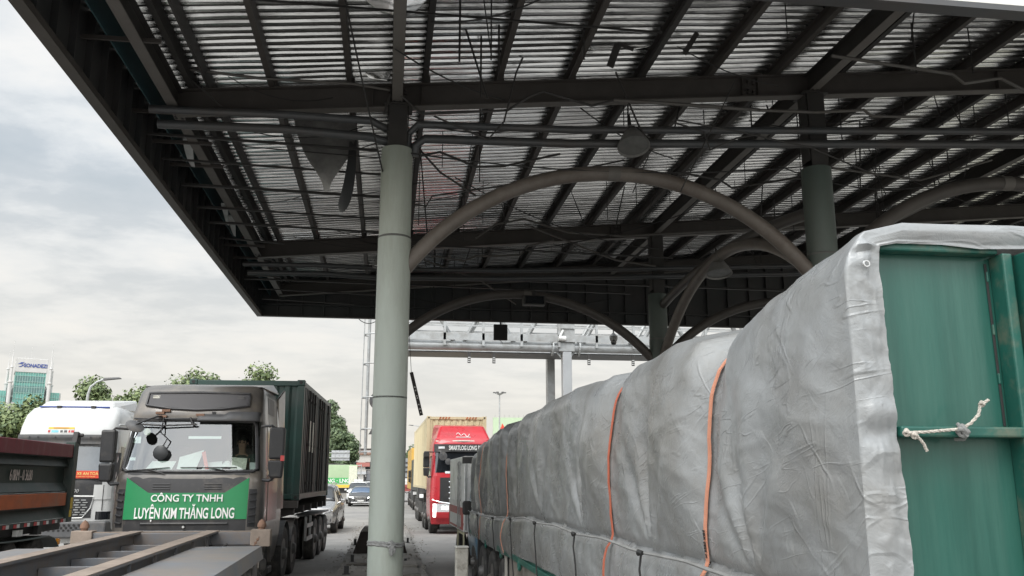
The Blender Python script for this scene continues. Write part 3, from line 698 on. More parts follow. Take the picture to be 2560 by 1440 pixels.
# loose cables and lamps hanging from the canopy
cab_specs = [((0.15, 11.6, 6.9), (1.7, 11.7, 6.85), .12, 'black cable drooping from the near column head toward the twin pipes'),
             ((0.2, 11.8, 6.45), (6.1, 11.8, 6.55), .18, 'long black cable sagging between the two nearest column heads'),
             ((-0.62, 9.3, 7.3), (-0.1, 12.2, 6.0), .05, 'thin black cable slanting down beside the near column top'),
             ((0.35, 12.5, 6.9), (0.5, 12.5, 5.4), .0, 'black cable hanging straight down just right of the near column'),
             ((1.0, 14.0, 6.9), (5.6, 17.5, 6.75), .25, 'black cable crossing diagonally above the large arch'),
             ((0.4, 18.0, 6.6), (5.9, 16.2, 7.2), .3, 'black cable sagging under the far roof bay'),
             ((6.5, 13.5, 7.2), (10.5, 14.5, 7.5), .3, 'black cable sagging right of the second column'),
             ((0.3, 23.9, 6.9), (6.2, 23.9, 7.0), .35, 'black cable drooping along the far end fascia'),
             ((-0.9, 25.0, 6.42), (-0.35, 25.0, 6.42), .12, 'short loop of wire hanging below the far fascia edge')]
for p0, p1, d, lb in cab_specs:
    p0 = Vector(p0)
    o = MB().tube([q - p0 for q in sag(p0, p1, d, 14)], .011, 5).build('hanging_cable', M_wire, loc=p0)
    tag(o, lb, 'cable', 'loose cables under the canopy')
def bell_lamp(x, y, z, r, label, tilt=0.0):
    t = thing('bell_lamp', label, 'lamp', (x, y, z)); t.rotation_euler = (R(tilt), 0, 0)
    MB().lathe([(r * .95, .035), (r, 0), (r * 1.01, .0), (r * .98, .03), (r * .72, .16), (r * .5, .27), (r * .3, .30), (r * .3, .36), (r * .12, .38)], (0, 0, 0), 'z', 24).build('reflector', M_lampshade, t, smooth=True)
    MB().lathe([(r * .93, .03), (r * .6, .13), (r * .3, .16), (0.0, .17)], (0, 0, 0), 'z', 24).build('lamp_cover', mat('dusty lamp glass', (.13, .13, .125), .2, 0, .2), t, smooth=True)
    MB().tube([(0, 0, .37), (0, 0, .62)], .02, 8).build('hanger', M_rod, t)
    return t
bell_lamp(3.38, 11.55, 6.62, .235, 'grey bell lamp hanging above the crown of the nearest arch', -20)
bell_lamp(6.4, 16.2, 5.92, .26, 'grey bell lamp near the second arch behind the tarpaulin load', -12)
bell_lamp(-0.2, 18.3, 6.35, .22, 'grey bell lamp mostly hidden behind the near column', 0)
t = thing('flood_lamp', 'black box floodlight fixed under the crown of the far arch', 'lamp', (3.3, 19.9, 6.05))
MB().box(-.26, .26, -.12, .12, -.12, .1).build('housing', M_steel, t, bevel=.02)
MB().box(-.22, .22, -.128, -.121, -.1, .08).build('lamp_cover', M_dglass, t)
MB().box(-.03, .03, -.03, .03, .1, .25).build('bracket', M_rod, t)
t = thing('panel_lamp', 'square black floodlight hanging against the bright sky below the far fascia', 'lamp', (3.16, 25.0, 6.14))
MB().box(-.20, .20, -.05, .05, -.24, .22).build('housing', M_wire, t, bevel=.015)
MB().box(-.02, .02, -.02, .02, .22, .30).build('bracket', M_wire, t)
MB().tube([(-.02, 0, -.24), (.03, 0, -.28), (0.07, 0, -.34)], .008, 5).build('cable', M_wire, t)
t = thing('dome_camera', 'small dome surveillance camera hanging beside the far arch foot', 'camera', (6.52, 25.0, 5.96))
MB().lathe([(0.0, -.14), (.06, -.12), (.085, -.06), (.085, 0.0)], (0, 0, 0), 'z', 20).build('dome', M_dglass, t, smooth=True)
MB().lathe([(.1, 0), (.12, .05), (.12, .13), (.06, .2), (.02, .24), (.02, .46)], (0, 0, 0), 'z', 20).build('housing', mat('camera grey', (.30, .30, .29), .5), t, smooth=True)

# a perforated steel strip dangling behind the near column
t = MB()
p0, p1 = Vector((0.62, 25.0, 4.93)), Vector((0.93, 25.0, 3.72))
t.bar((0, 0, 0), p1 - p0, .10, .03, (0, 1, 0))
o = t.build('perforated_strip', M_steel, loc=p0); tag(o, 'dark perforated steel strip dangling to the right of the near column', 'steel strip')
for f_ in (.35, .42, .55, .6, .75, .85, .93):
    q = (p1 - p0) * f_; MB().lathe([(.0001, -.019), (.022, -.019), (.022, .019), (.0001, .019)], q, 'y', 10).build('hole_plug', M_refw, o)
MB().tube([(0, 0, 0), (-.12, 0, 1.55)], .008, 5).build('hanging_wire', M_wire, o)

# rag tied round the near column
t = thing('tied_rag', 'grey rag band knotted round the foot of the near column', 'rag', (0.02, 11.9, 1.15))
G = []
for i in range(49):
    a = 2 * math.pi * i / 48; row = []
    for j, (dr, dz) in enumerate(((.230, -.035), (.242, -.02), (.236, 0), (.243, .018), (.231, .032))):
        w = noise.noise((math.cos(a) * 3, math.sin(a) * 3, j)) * .012
        row.append(((dr + w * .5) * math.cos(a), (dr + w * .5) * math.sin(a), dz + w + .015 * math.sin(a * 2)))
    G.append(row)
MB().grid(G).build('band', M_rag, t, smooth=True, fixn=False)
b = MB(); b.tube([(.03, -.235, .02), (.07, -.275, .03), (.10, -.28, -.01), (.085, -.26, -.05), (.05, -.265, -.02), (.08, -.29, .0)], [.018, .03, .035, .03, .028, .02], 8)
b.tube([(.08, -.28, -.02), (.07, -.285, -.08), (.08, -.28, -.13)], [.025, .03, .02], 6); b.tube([(.09, -.28, -.02), (.115, -.285, -.06), (.11, -.28, -.1)], [.02, .022, .012], 6)
b.build('knot', M_rag, t, smooth=True)

# ---------------------------------------------------------------- things on the island
t = thing('steel_plinth', 'black sided sloping plinth standing on the island behind the column', 'plinth', (-0.09, 23.2, 0.19))
b = MB(); b.hexa([(-.66, -.5, 0), (.66, -.5, 0), (.66, .8, 0), (-.66, .8, 0), (-.50, -.30, .50), (.50, -.30, .50), (.50, .6, .50), (-.50, .6, .50)])
b.build('body', mat('sooty plinth side', (.045, .038, .034), .8, 0, .3, 4), t, bevel=.02)
b = MB(); b.hexa([(-.5, -.3, .502), (.5, -.3, .502), (.5, .6, .502), (-.5, .6, .502), (-.40, -.18, .62), (.40, -.18, .62), (.40, .5, .62), (-.40, .5, .62)]); b.build('cap', M_concrete, t, bevel=.02)
for x, y, w, h, lb in ((-0.79, 25.6, .07, .17, 'short cut steel stub at the left island edge beside the plinth'), (0.67, 26.4, .06, .14, 'short cut steel stub right of the column near the kerb'), (-0.68, 20.4, .07, .16, 'bent cut steel stub beside a broken plate on the island'), (-0.70, 17.9, .09, .15, 'cut steel stub nearest the camera on the left of the island'), (0.47, 20.0, .06, .1, 'low black stub beside the raised plate right of the column')):
    o = MB().box(-w / 2, w / 2, -w / 2, w / 2, 0, h).box(-w / 2 - .03, w / 2 + .03, -w / 2 - .03, w / 2 + .03, 0, .012).build('steel_stub', M_wire, loc=(x, y, .19), bevel=.008)
    tag(o, lb, 'steel stub', 'cut stubs on the toll island')
for x, y, pts, lb in ((-0.55, 19.7, [(-.22, -.2), (.25, -.12), (.1, .06), (-.16, .18)], 'broken dark plate lying on the left of the island'), (0.48, 19.4, [(-.2, -.35), (.22, -.3), (.2, .4), (-.2, .4)], 'raised rectangular plate right of the column'), (0.50, 17.2, [(-.22, -.1), (.2, -.16), (.16, .1), (-.05, .03)], 'jagged broken slab farther down the right side of the island'), (0.56, 15.9, [(-.2, -.1), (.12, -.2), (.16, .05), (.0, .1)], 'small jagged slab at the right kerb nearest the camera')):
    b = MB(); b.prism(pts, 'z', .0, .05); o = b.build('broken_plate', M_wood if 'rect' not in lb else M_concrete, loc=(x, y, .195), bevel=.006)
    o.rotation_euler = (R(2), R(-3), 0); tag(o, lb, 'plate', 'broken plates on the toll island')
o = MB().tube([(-.14, 0, .05), (-.05, .1, .09), (.05, .05, .06), (.1, -.1, .07), (.0, -.14, .05)], [.03, .06, .05, .05, .03], 8).build('dark_bundle', M_wire, loc=(-0.30, 15.3, .2), smooth=True)
tag(o, 'black crumpled bundle lying against the foot of the column', 'bundle')
t = thing('kerb_post', 'grimy white concrete post standing left of the trailer wheels', 'post', (1.155, 13.7, 0))
MB().box(-.095, .095, -.09, .09, 0, .955).build('shaft', M_postw, t, bevel=.02)
MB().box(-.1, .1, -.095, .095, .956, .985).build('cap', mat('post cap paint', (.62, .60, .55), .8, 0, .1, 6), t, bevel=.012)

# loose rubble swept along the kerbs: uncountable chips
r_ = random.Random(5); b = MB()
for i in range(900):
    sd = r_.choice((-1, 1)); y = r_.uniform(10, 40); x = -.03 + sd * (.80 + abs(r_.gauss(0, .22))) if r_.random() < .6 else r_.uniform(-.7, .65)
    z = .19 if -.74 < x < .68 else (.17 if -.9 < x < .84 else .0); s_ = r_.uniform(.008, .035)
    b.hexa([(x - s_, y - s_, z), (x + s_, y - s_ * .7, z), (x + s_ * .8, y + s_, z), (x - s_ * .9, y + s_ * .6, z), (x - s_ * .5, y - s_ * .5, z + s_), (x + s_ * .5, y - s_ * .4, z + s_ * .8), (x + s_ * .4, y + s_ * .5, z + s_ * .7), (x - s_ * .4, y + s_ * .3, z + s_)])
struct(b.build('rubble', M_concrete), 'stuff')['label'] = 'small chips of rubble along the island kerbs'

# ---------------------------------------------------------------- vehicle helpers (local frame: front at y=0, body runs to +y)
class Cab:
    def __init__(s, prof, rad=.42, n=4.0):
        s.p = prof; s.R = rad; s.n = n
    def at(s, z):
        p = s.p
        if z <= p[0][0]: return p[0][1:]
        for a, b in zip(p, p[1:]):
            if z <= b[0]:
                t = (z - a[0]) / (b[0] - a[0]); return tuple(u + (v - u) * t for u, v in zip(a[1:], b[1:]))
        return p[-1][1:]
    def fy(s, x, z):
        hw, yf, yb = s.at(z); q = min(1.0, abs(x) / hw)
        return yf + s.R * (1 - (1 - q ** s.n) ** (1 / s.n))
    def shell(s, m, parent, hole=None, name='cab'):
        S = [-1, -.995, -.975, -.94, -.90, -.8, -.6, -.3, 0, .3, .6, .8, .90, .94, .975, .995, 1]
        zsx = sorted(set([p[0] for p in s.p] + (list(hole) if hole else [])))
        zz = []
        for a, b_ in zip(zsx, zsx[1:]):
            k_ = max(1, int((b_ - a) / .12)); zz += [a + (b_ - a) * i / k_ for i in range(k_)]
        zz.append(zsx[-1])
        V, F = [], []; nS = len(S) + 4
        for z in zz:
            hw, yf, yb = s.at(z)
            V.append((-hw * .96, yb, z)); V.append((-hw, yb - .06, z))
            for q in S: V.append((q * hw, s.fy(q * hw, z), z))
            V.append((hw, yb - .06, z)); V.append((hw * .96, yb, z))
        for i in range(len(zz) - 1):
            zc_ = (zz[i] + zz[i + 1]) / 2
            for j in range(nS):
                j2 = (j + 1) % nS
                if hole and hole[0] < zc_ < hole[1] and 2 <= j < nS - 3:
                    q = (S[j - 2] + S[min(j - 1, len(S) - 1)]) / 2
                    if abs(q) < .92: continue
                F.append((i * nS + j, i * nS + j2, (i + 1) * nS + j2, (i + 1) * nS + j))
        F.append(tuple(range((len(zz) - 1) * nS, len(zz) * nS)))
        F.append(tuple(reversed(range(nS))))
        return MB().add(V, F).build(name, m, parent, smooth=True)
    def front(s, name, m, parent, xl, xr, zb, zt, off=.006, solid=0.0, nu=28, nv=6, smooth=True):
        f = lambda q, x: q(x) if callable(q) else q
        G = []
        for i in range(nu + 1):
            x = xl + (xr - xl) * i / nu; row = []
            a, b_ = f(zb, x), f(zt, x)
            for j in range(nv + 1):
                z = a + (b_ - a) * j / nv
                row.append((x, s.fy(x, z) - off, z))
            G.append(row)
        if solid:   # give it depth behind the face
            back = [[(p[0], p[1] + solid, p[2]) for p in row] for row in G]
            mb = MB(); mb.grid(G); mb.grid(back)
            nu_, nv_ = nu + 1, nv + 1; o = nu_ * nv_
            idx = [(i, 0) for i in range(nu_)] + [(nu_ - 1, j) for j in range(1, nv_)] + [(i, nv_ - 1) for i in range(nu_ - 2, -1, -1)] + [(0, j) for j in range(nv_ - 2, 0, -1)]
            for (a, b2), (c, d) in zip(idx, idx[1:] + idx[:1]):
                mb.f.append((a * nv_ + b2, c * nv_ + d, o + c * nv_ + d, o + a * nv_ + b2))
            return mb.build(name, m, parent, smooth=smooth)
        return MB().grid(G).build(name, m, parent, smooth=smooth, fixn=False)
    def side(s, name, m, parent, sgn, poly, off=.006, thick=.012):
        # poly in (y, z); lies on the flat flank
        b = MB(); n = len(poly); vs = []
        for t in (0, 1):
            for (y, z) in poly:
                hw = s.at(z)[0]; vs.append((sgn * (hw + off - t * thick), y, z))
        b.add(vs, [tuple(range(n)), tuple(reversed(range(n, 2 * n)))] + [(i, (i + 1) % n, n + (i + 1) % n, n + i) for i in range(n)])
        return b.build(name, m, parent)

def tyre_profile(r, w, rim):
    h = w / 2
    pr = [(rim, -h * .82), (r * .80, -h), (r * .93, -h), (r * .985, -h * .86)]
    for g in (-.5, 0, .5):
        pr += [(r, h * (g - .2)), (r, h * (g - .05)), (r * .98, h * (g - .045)), (r * .98, h * (g + .045)), (r, h * (g + .05))]
    pr += [(r, h * .72), (r * .985, h * .86), (r * .93, h), (r * .80, h), (rim, h * .82)]
    return pr
def wheel(parent, x, y, r=.52, w=.28, sgn=1, dual=False, hub=True, n=28):
    """x = outer face side; sgn +1 looks to +x"""
    b = MB(); rim = r * .56
    b.lathe(tyre_profile(r, w, rim), (x - sgn * w / 2, y, r), 'x', n)
    if dual: b.lathe(tyre_profile(r, w, rim), (x - sgn * (w * 1.5 + .05), y, r), 'x', n)
    t = b.build('wheel', M_rubber, parent, smooth=True)
    c = MB(); d = -.10 if dual else .0
    c.lathe([(rim, -.02), (rim * .93, -.03), (rim * .88, -.09 + d * .6), (rim * .5, -.05 + d * .9), (rim * .38, .02), (rim * .3, .05), (0.0, .06)] if sgn > 0 else
            [(rim, .02), (rim * .93, .03), (rim * .88, .09 - d * .6), (rim * .5, .05 - d * .9), (rim * .38, -.02), (rim * .3, -.05), (0.0, -.06)], (x, y, r), 'x', 24)
    for k_ in range(10):
        a = 2 * math.pi * k_ / 10
        c.lathe([(.018, -.03), (.018, .03), (0, .035)], (x - sgn * (.03 if not dual else .09), y + rim * .62 * math.cos(a), r + rim * .62 * math.sin(a)), 'x', 6)
    c.build('rim', M_rim, t, smooth=True)
    return t
def truck_mirror(parent, sgn, x, y, z0, z1, w=.2, m=None, lower=True):
    m = m or M_blackpl
    b = MB(); zm = z0 + (z1 - z0) * .36
    def shell_(za, zb, k_):
        b.hexa([(x - w / 2 * k_, y + .02, za), (x + w / 2 * k_, y + .02, za), (x + w / 2 * k_ * .9, y + .2, za), (x - w / 2 * k_ * .9, y + .2, za),
                (x - w / 2, y, zb), (x + w / 2, y, zb), (x + w / 2 * .9, y + .2, zb), (x - w / 2 * .9, y + .2, zb)])
    shell_(z0, zm - .006, .82); shell_(zm + .006, z1, 1.0)
    o = b.build('mirror', m, parent, bevel=.035)
    MB().box(x - w * .4, x + w * .4, y + .2, y + .206, zm + .04, z1 - .05).build('mirror_glass', M_mirror, o)
    b = MB(); xi = x - sgn * (w / 2 + .16)
    MB().tube([(x, y + .1, z1 - .05), (x - sgn * w * .4, y + .08, z1 + .03), (xi, y + .16, z1 + .02)], .022, 8).build('mirror_arm', M_blackpl, o, smooth=True)
    b.tube([(x, y + .1, z0 + .05), (x - sgn * w * .4, y + .08, z0 - .04), (xi, y + .16, z0 - .02)], .028, 8)
    b.build('mirror_arm', M_blackpl, o, smooth=True)
    return o
def wiper(parent, cabs, x0, z0, x1, z1):
    pts = [(x0 + (x1 - x0) * i / 8, cabs.fy(x0 + (x1 - x0) * i / 8, z0 + (z1 - z0) * i / 8) - .035, z0 + (z1 - z0) * i / 8) for i in range(9)]
    b = MB(); b.tube(pts, .009, 6)
    xm = (x0 + x1) / 2; zm = (z0 + z1) / 2
    xb = xm + (.28 if x1 > x0 else -.28); b.tube([(xm, cabs.fy(xm, zm) - .05, zm), (xb, cabs.fy(xb, zm - .1) - .03, min(z0, z1) - .05)], .01, 6)
    return b.build('wiper', M_blackpl, parent, smooth=True)
def container(name, label, cat, loc, rz, L_, W, Hh, m, m_side=None, ribs=None, group=None, rib_d=.036, post=.14):
    """front wall at y=0, z from 0"""
    t = thing(name, label, cat, loc, rz, group); hw = W / 2; m_side = m_side or m
    def corr(l, n_, d):
        pts = []; p_ = l / n_
        for i in range(n_): pts += [(i * p_, 0), (i * p_ + p_ * .3, 0), (i * p_ + p_ * .5, d), (i * p_ + p_ * .8, d)]
        return pts + [(l, 0)]
    b = MB()
    for sx in (-1, 1):
        for sy in (0, 1):
            x = sx * (hw - post / 2); y = post / 2 if sy == 0 else L_ - post / 2
            b.box(x - post / 2, x + post / 2, y - post / 2, y + post / 2, .12, Hh - .12)
    for zz in (0.02, Hh - .13):
        b.box(-hw + post, hw - post, 0.01, .09, zz, zz + .11); b.box(-hw + post, hw - post, L_ - .09, L_ - .01, zz, zz + .11)
        for sx in (-1, 1): b.box(*sorted((sx * (hw - .01), sx * (hw - .08))), post, L_ - post, zz, zz + .11)
    b.build('frame', m, t, bevel=.008)
    b = MB()
    for sx in (-1, 1):
        for y in (0, L_ - .18):
            for zz in (0, Hh - .118):
                b.box(*sorted((sx * (hw + .004), sx * (hw - .16))), y - .004, y + .182, zz, zz + .118)
    cst = b.build('corner_casting', m, t, bevel=.012)
    for sx in (-1, 1):
        for zz in (.06, Hh - .06): MB().lathe([(.001, -.006), (.036, -.006), (.036, .004), (.001, .004)], (sx * (hw - .08), -.002, zz), 'y', 12).build('casting_hole', M_wire, cst)
    pr = corr(W - 2 * post, ribs[0] if ribs else 9, rib_d)
    MB().grid([[(-hw + post + u, .045 + d, zz) for zz in (.12, Hh - .12)] for u, d in pr]).build('front_wall', m, t, fixn=False)
    for sx in (-1, 1):
        pr = corr(L_ - 2 * post, ribs[1] if ribs else int(L_ / .28), rib_d)
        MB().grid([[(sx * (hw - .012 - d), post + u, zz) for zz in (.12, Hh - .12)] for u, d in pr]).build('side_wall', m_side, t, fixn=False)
    MB().box(-hw + .05, hw - .05, .05, L_ - .05, Hh - .05, Hh - .025).build('roof', m, t)
    MB().box(-hw + .05, hw - .05, L_ - .06, L_ - .03, .1, Hh - .1).build('door', m, t)
    return t

# ================================================================ grey container truck (nearest oncoming)
GR = R(-2.0)
gt = thing('tractor_truck', 'dusty taupe tractor truck with a green banner under its windscreen', 'truck', (-3.30, 15.75, 0), GR)
gc = Cab([(0.55, 1.16, .10, 2.2), (0.95, 1.22, .0, 2.25), (1.28, 1.235, -.02, 2.25), (2.02, 1.225, .02, 2.25), (2.08, 1.215, .05, 2.25), (2.96, 1.13, .24, 2.25), (3.03, 1.12, .22, 2.25), (3.12, 1.11, .24, 2.25), (3.45, 1.07, .40, 2.25), (3.56, 1.03, .50, 2.25), (3.60, .98, .60, 2.25)], .40, 4.2)
gcab = gc.shell(M_taupe, gt, hole=(2.10, 2.95))
# interior
b = MB(); b.box(-1.08, 1.08, 2.0, 2.04, 1.2, 3.0); b.box(-1.1, 1.1, .5, 2.0, 1.45, 1.5); b.box(-1.12, -1.09, .6, 2.0, 1.5, 3.0); b.box(1.09, 1.12, .6, 2.0, 1.5, 2.2); b.box(-1.08, 1.08, .55, 2.0, 2.97, 3.0)
b.build('interior', M_dkint, gt)
b = MB(); b.hexa([(-1.08, .30, 1.9), (1.08, .30, 1.9), (1.08, .95, 1.9), (-1.08, .95, 1.9), (-1.08, .36, 2.11), (1.08, .36, 2.11), (1.08, .85, 2.13), (-1.08, .85, 2.13)]); b.build('dashboard', M_dkint, gt, bevel=.03)
b = MB(); b.box(.36, .88, 1.45, 1.6, 1.6, 2.55); b.box(.46, .78, 1.46, 1.58, 2.55, 2.78); b.box(-.88, -.36, 1.45, 1.6, 1.6, 2.55); b.build('seat', M_dkint, gt, bevel=.05)
G = [[(.62 + .22 * math.cos(a) + .02 * math.cos(a) * math.cos(c), .98 + .08 * math.sin(a) + .018 * math.sin(c), 2.12 + .2 * math.sin(a)) for c in [2 * math.pi * j / 6 for j in range(7)]] for a in [2 * math.pi * i / 24 for i in range(25)]]
MB().grid(G).build('steering_wheel', M_blackpl, gt, smooth=True, fixn=False)
gc.front('windscreen', glass('windscreen glass', (.70, .78, .74), .15), gt, -1.09, 1.09, 2.10, 2.95, .004, nu=36, nv=10)
b = MB()
def edge_loop(c, pts, r, off=.012, b=b):
    b.tube([(x, c.fy(x, z) - off, z) for x, z in pts], r, 6); return b
loop = [(-1.10, 2.14), (-1.08, 2.35), (-1.05, 2.65), (-1.02, 2.88), (-.97, 2.945), (-.6, 2.955), (0, 2.96), (.6, 2.955), (.97, 2.945), (1.02, 2.88), (1.05, 2.65), (1.08, 2.35), (1.10, 2.14), (1.05, 2.095), (.6, 2.085), (0, 2.08), (-.6, 2.085), (-1.05, 2.095), (-1.10, 2.14)]
edge_loop(gc, loop, .028); b.build('windscreen_seal', M_blackpl, gt, smooth=True)
# dark lower panel, banner, bumper, grille
gc.front('front_panel', M_taupe_d, gt, -1.0, 1.0, .98, 2.07, .010, .03)
def bt(x):
    a = abs(x); return 1.74 if a < .62 else 1.74 + (a - .62) / .38 * .25
ban = gc.front('banner', M_green, gt, -1.0, 1.0, 1.31, bt, .026, .012, nu=80, nv=14)
wf = lambda off: (lambda co: Vector((co.x, gc.fy(co.x, co.z) - off, co.z)))
text('CÔNG TY TNHH', .118, M_white, ban, (0.02, 0, 1.60), sx=.95, bold=.012, warp=wf(.045))
text('LUYỆN KIM THĂNG LONG', .175, M_white, ban, (0.0, 0, 1.33), sx=.56, bold=.018, warp=wf(.045))
for s_ in (-1, 1):
    b = MB()
    for k_ in range(3):
        z = 1.80 + .04 * k_; x0 = s_ * .28; x1 = s_ * .56
        edge_loop(gc, [(x0 + (x1 - x0) * i / 5, z + (.01 * i if False else 0)) for i in range(6)], .010, .014, b)
    b.build('vent_slat', M_blackpl, gt)
    b = MB()   # side air vanes beside the banner
    for k_ in range(5):
        z = 1.24 + .12 * k_; x = s_ * 1.075
        b.bar((x - s_ * .05, gc.fy(x - s_ * .05, z) - .02, z), (x + s_ * .06, gc.fy(x + s_ * .06, z) - .02, z + .02), .05, .03)
    b.build('air_vane', M_blackpl, gt, bevel=.008)
    gc.front('corner_panel', M_taupe, gt, *sorted((s_ * .99, s_ * 1.2)), 1.10, 1.92, .012, .02, nu=8)
    gc.front('corner_recess', M_blackpl, gt, *sorted((s_ * 1.01, s_ * 1.13)), 1.18, 1.80, .016, .01, nu=6)
    gc.front('headlight', M_lens, gt, *sorted((s_ * .72, s_ * 1.12)), .72, .93, .012, .02, nu=10)
b = MB(); edge_loop(gc, [(x * .1, 1.24 - .0 * x) for x in range(-7, 8)], .022, .016, b); edge_loop(gc, [(x * .1, 1.12) for x in range(-8, 9)], .018, .016, b); b.build('grille_bar', M_blackpl, gt)
gc.front('lower_grille', M_blackpl, gt, -.72, .72, 1.13, 1.23, .014, .02)
MB().lathe([(.02, -.02), (.025, 0), (0, .03)], (0, -.06, 1.19), 'y', 8).build('emblem', M_alu, gt)
gc.front('bumper', M_taupe_d, gt, -1.14, 1.14, .50, .97, .03, .05)
# roof board and sun visor
gc.front('roof_board', mat('matt charcoal board', (.055, .052, .055), .6, 0, .12, 3), gt, -.84, .84, lambda x: 3.155 - .0 + .06 * (abs(x) / .84), 3.43, .02, .03)
b = MB(); lp = [(-.87, 3.22), (-.86, 3.44), (0, 3.455), (.86, 3.44), (.87, 3.22), (.45, 3.16), (0, 3.14), (-.45, 3.16), (-.87, 3.22)]
dense = []
for (xa, za), (xb, zb_) in zip(lp, lp[1:]): dense += [(xa + (xb - xa) * i / 6, za + (zb_ - za) * i / 6) for i in range(6)]
dense.append(lp[-1]); edge_loop(gc, dense, .022, .022, b); b.build('board_trim', M_taupe_d, gt, smooth=True)
for s_ in (-1, 1):
    b = MB(); x = s_ * .72; b.box(x - .06, x + .06, gc.fy(x, 3.36) - .03, gc.fy(x, 3.36) - .016, 3.345, 3.36); b.box(x - .06, x + .06, gc.fy(x, 3.39) - .03, gc.fy(x, 3.39) - .016, 3.375, 3.39)
    b.build('small_sticker', M_papery if s_ < 0 else M_greypl, gt)
# half sun visor (right side left, the other half gone)
G = [[(x, gc.fy(x, 3.0) - .02 - .10 * v, 3.06 - .11 * v + (.05 * (1 - v) if x > .5 else 0)) for v in (0, .5, 1)] for x in [.05 + 1.03 * i / 14 for i in range(15)]]
MB().grid(G).build('sun_visor', M_greypl, gt, solid=.012, smooth=True, fixn=False)
for x in (.30, .62): MB().box(x - .03, x + .03, gc.fy(x, 3.08) - .02, gc.fy(x, 3.08) - .0, 3.07, 3.11).build('visor_clip', M_blackpl, gt)
for x, z in ((-.60, 3.08), (-.55, 3.02), (.08, 3.05), (-.50, 3.12)):
    b = MB(); b.box(x - .07, x + .07, gc.fy(x, z) - .05, gc.fy(x, z) + .01, z - .02, z + .02); b.build('broken_bracket', M_rust, gt, bevel=.005)
b = MB(); b.tube([(-1.05, gc.fy(-1.05, 2.99) - .02, 2.99), (-.5, gc.fy(-.5, 2.99) - .05, 2.98), (.1, gc.fy(.1, 2.99) - .05, 2.99)], .014, 6); b.build('visor_rail', M_blackpl, gt)
# look-down mirrors on their arms
b = MB(); b.tube([(-.56, gc.fy(-.56, 3.0) - .05, 3.02), (-.58, -.02, 3.0), (-.72, -.14, 2.93), (-.86, -.2, 2.86)], .016, 8)
b.build('mirror_arm', M_blackpl, gt, smooth=True)
o = MB().lathe([(0, .04), (.10, .03), (.14, 0), (.135, -.015), (0, -.015)], (0, 0, 0), 'z', 24).build('mirror', M_greypl, gt, smooth=True, loc=(-.88, -.18, 2.83), rot=(R(55), R(24), 0)); o.scale = (1.15, .75, 1)
b = MB(); b.tube([(-.52, gc.fy(-.5, 3.0) - .05, 3.0), (-.52, .07, 2.74), (-.40, .05, 2.64), (-.45, .03, 2.52)], .012, 8); b.tube([(-.95, .15, 2.89), (-.52, .13, 2.86), (.05, .14, 2.885)], .014, 8); b.tube([(-.08, .17, 3.0), (-.02, .15, 2.88), (.03, .14, 2.885)], .02, 8); b.build('mirror_arm', M_blackpl, gt, smooth=True)
MB().lathe([(0, -.02), (.10, -.018), (.125, 0), (.11, .02), (0, .03)], (-.48, .0, 2.40), 'y', 28).build('mirror', mat('dark mirror back', (.03, .032, .034), .4), gt, smooth=True)
truck_mirror(gt, -1, -1.36, .0, 1.92, 2.78, .24); truck_mirror(gt, 1, 1.42, .06, 1.98, 2.84, .27)
MB().box(1.50, 1.56, .03, .12, 2.27, 2.36).build('mirror_lamp', M_refr, gt)
wiper(gt, gc, -1.02, 2.10, -.32, 2.155); wiper(gt, gc, -.14, 2.155, .78, 2.16)
for s_ in (-1, 1):
    gc.side('side_window', M_dglass, gt, s_, [(.62, 2.12), (1.45, 2.08), (1.5, 2.85), (.74, 2.88)])
    gc.side('quarter_window', M_dglass, gt, s_, [(1.86, 2.9), (2.14, 2.75), (2.18, 3.35), (2.0, 3.35)])
    gc.side('roof_window', M_taupe_d, gt, s_, [(.95, 3.12), (1.6, 3.12), (1.72, 3.42), (.98, 3.42)], .004)
    d = gc.side('door', M_taupe, gt, s_, [(.58, 1.25), (1.6, 1.25), (1.6, 2.04), (.58, 2.04)], .012, .02)
    MB().box(*sorted((s_ * 1.24, s_ * 1.27)), .72, .9, 1.93, 1.97).build('door_handle', M_blackpl, d, bevel=.008)
    b = MB(); b.prism([(.25 + .62 * math.cos(a) + .35, .52 + .66 * math.sin(a)) for a in [math.pi * i / 14 for i in range(15)]] + [(.6 + .56 * math.cos(a) + .0, .52 + .6 * math.sin(a)) for a in [math.pi * (14 - i) / 14 for i in range(15)]], 'x', *sorted((s_ * .9, s_ * 1.25)))
    b.build('wheel_arch', M_taupe, gt)
    wheel(gt, s_ * 1.20, .62, .52, .30, s_)
    for q in (3.05, 4.40): wheel(gt, s_ * 1.22, q, .52, .27, s_, dual=True)
    b = MB()
    for q in (3.05, 4.40):
        pts = [(q + .6 * math.cos(a), .56 + .60 * math.sin(a)) for a in [math.pi * (.08 + .84 * i / 14) for i in range(15)]]
        pts2 = [(q + .585 * math.cos(a), .56 + .585 * math.sin(a)) for a in [math.pi * (.92 - .84 * i / 14) for i in range(15)]]
        b.prism(pts + pts2, 'x', *sorted((s_ * .64, s_ * 1.24)))
    b.build('mudguard', M_greypl, gt)
    b = MB(); b.box(*sorted((s_ * .62, s_ * 1.12)), 1.35, 2.35, .45, .95); b.build('fuel_tank', M_greypl, gt, bevel=.06)
    MB().box(*sorted((s_ * 1.0, s_ * 1.2)), 1.25, 1.7, .3, .42).build('step', M_blackpl, gt, bevel=.02)
    # roof side fairing
    b = MB(); b.hexa([(s_ * 1.16, 2.1, 1.4), (s_ * 1.2, 2.1, 1.4), (s_ * 1.2, 2.72, 1.4), (s_ * 1.16, 2.72, 1.4), (s_ * 1.06, 2.1, 3.5), (s_ * 1.10, 2.1, 3.5), (s_ * 1.14, 2.62, 3.72), (s_ * 1.10, 2.62, 3.72)]); b.build('side_fairing', M_taupe, gt, bevel=.01)
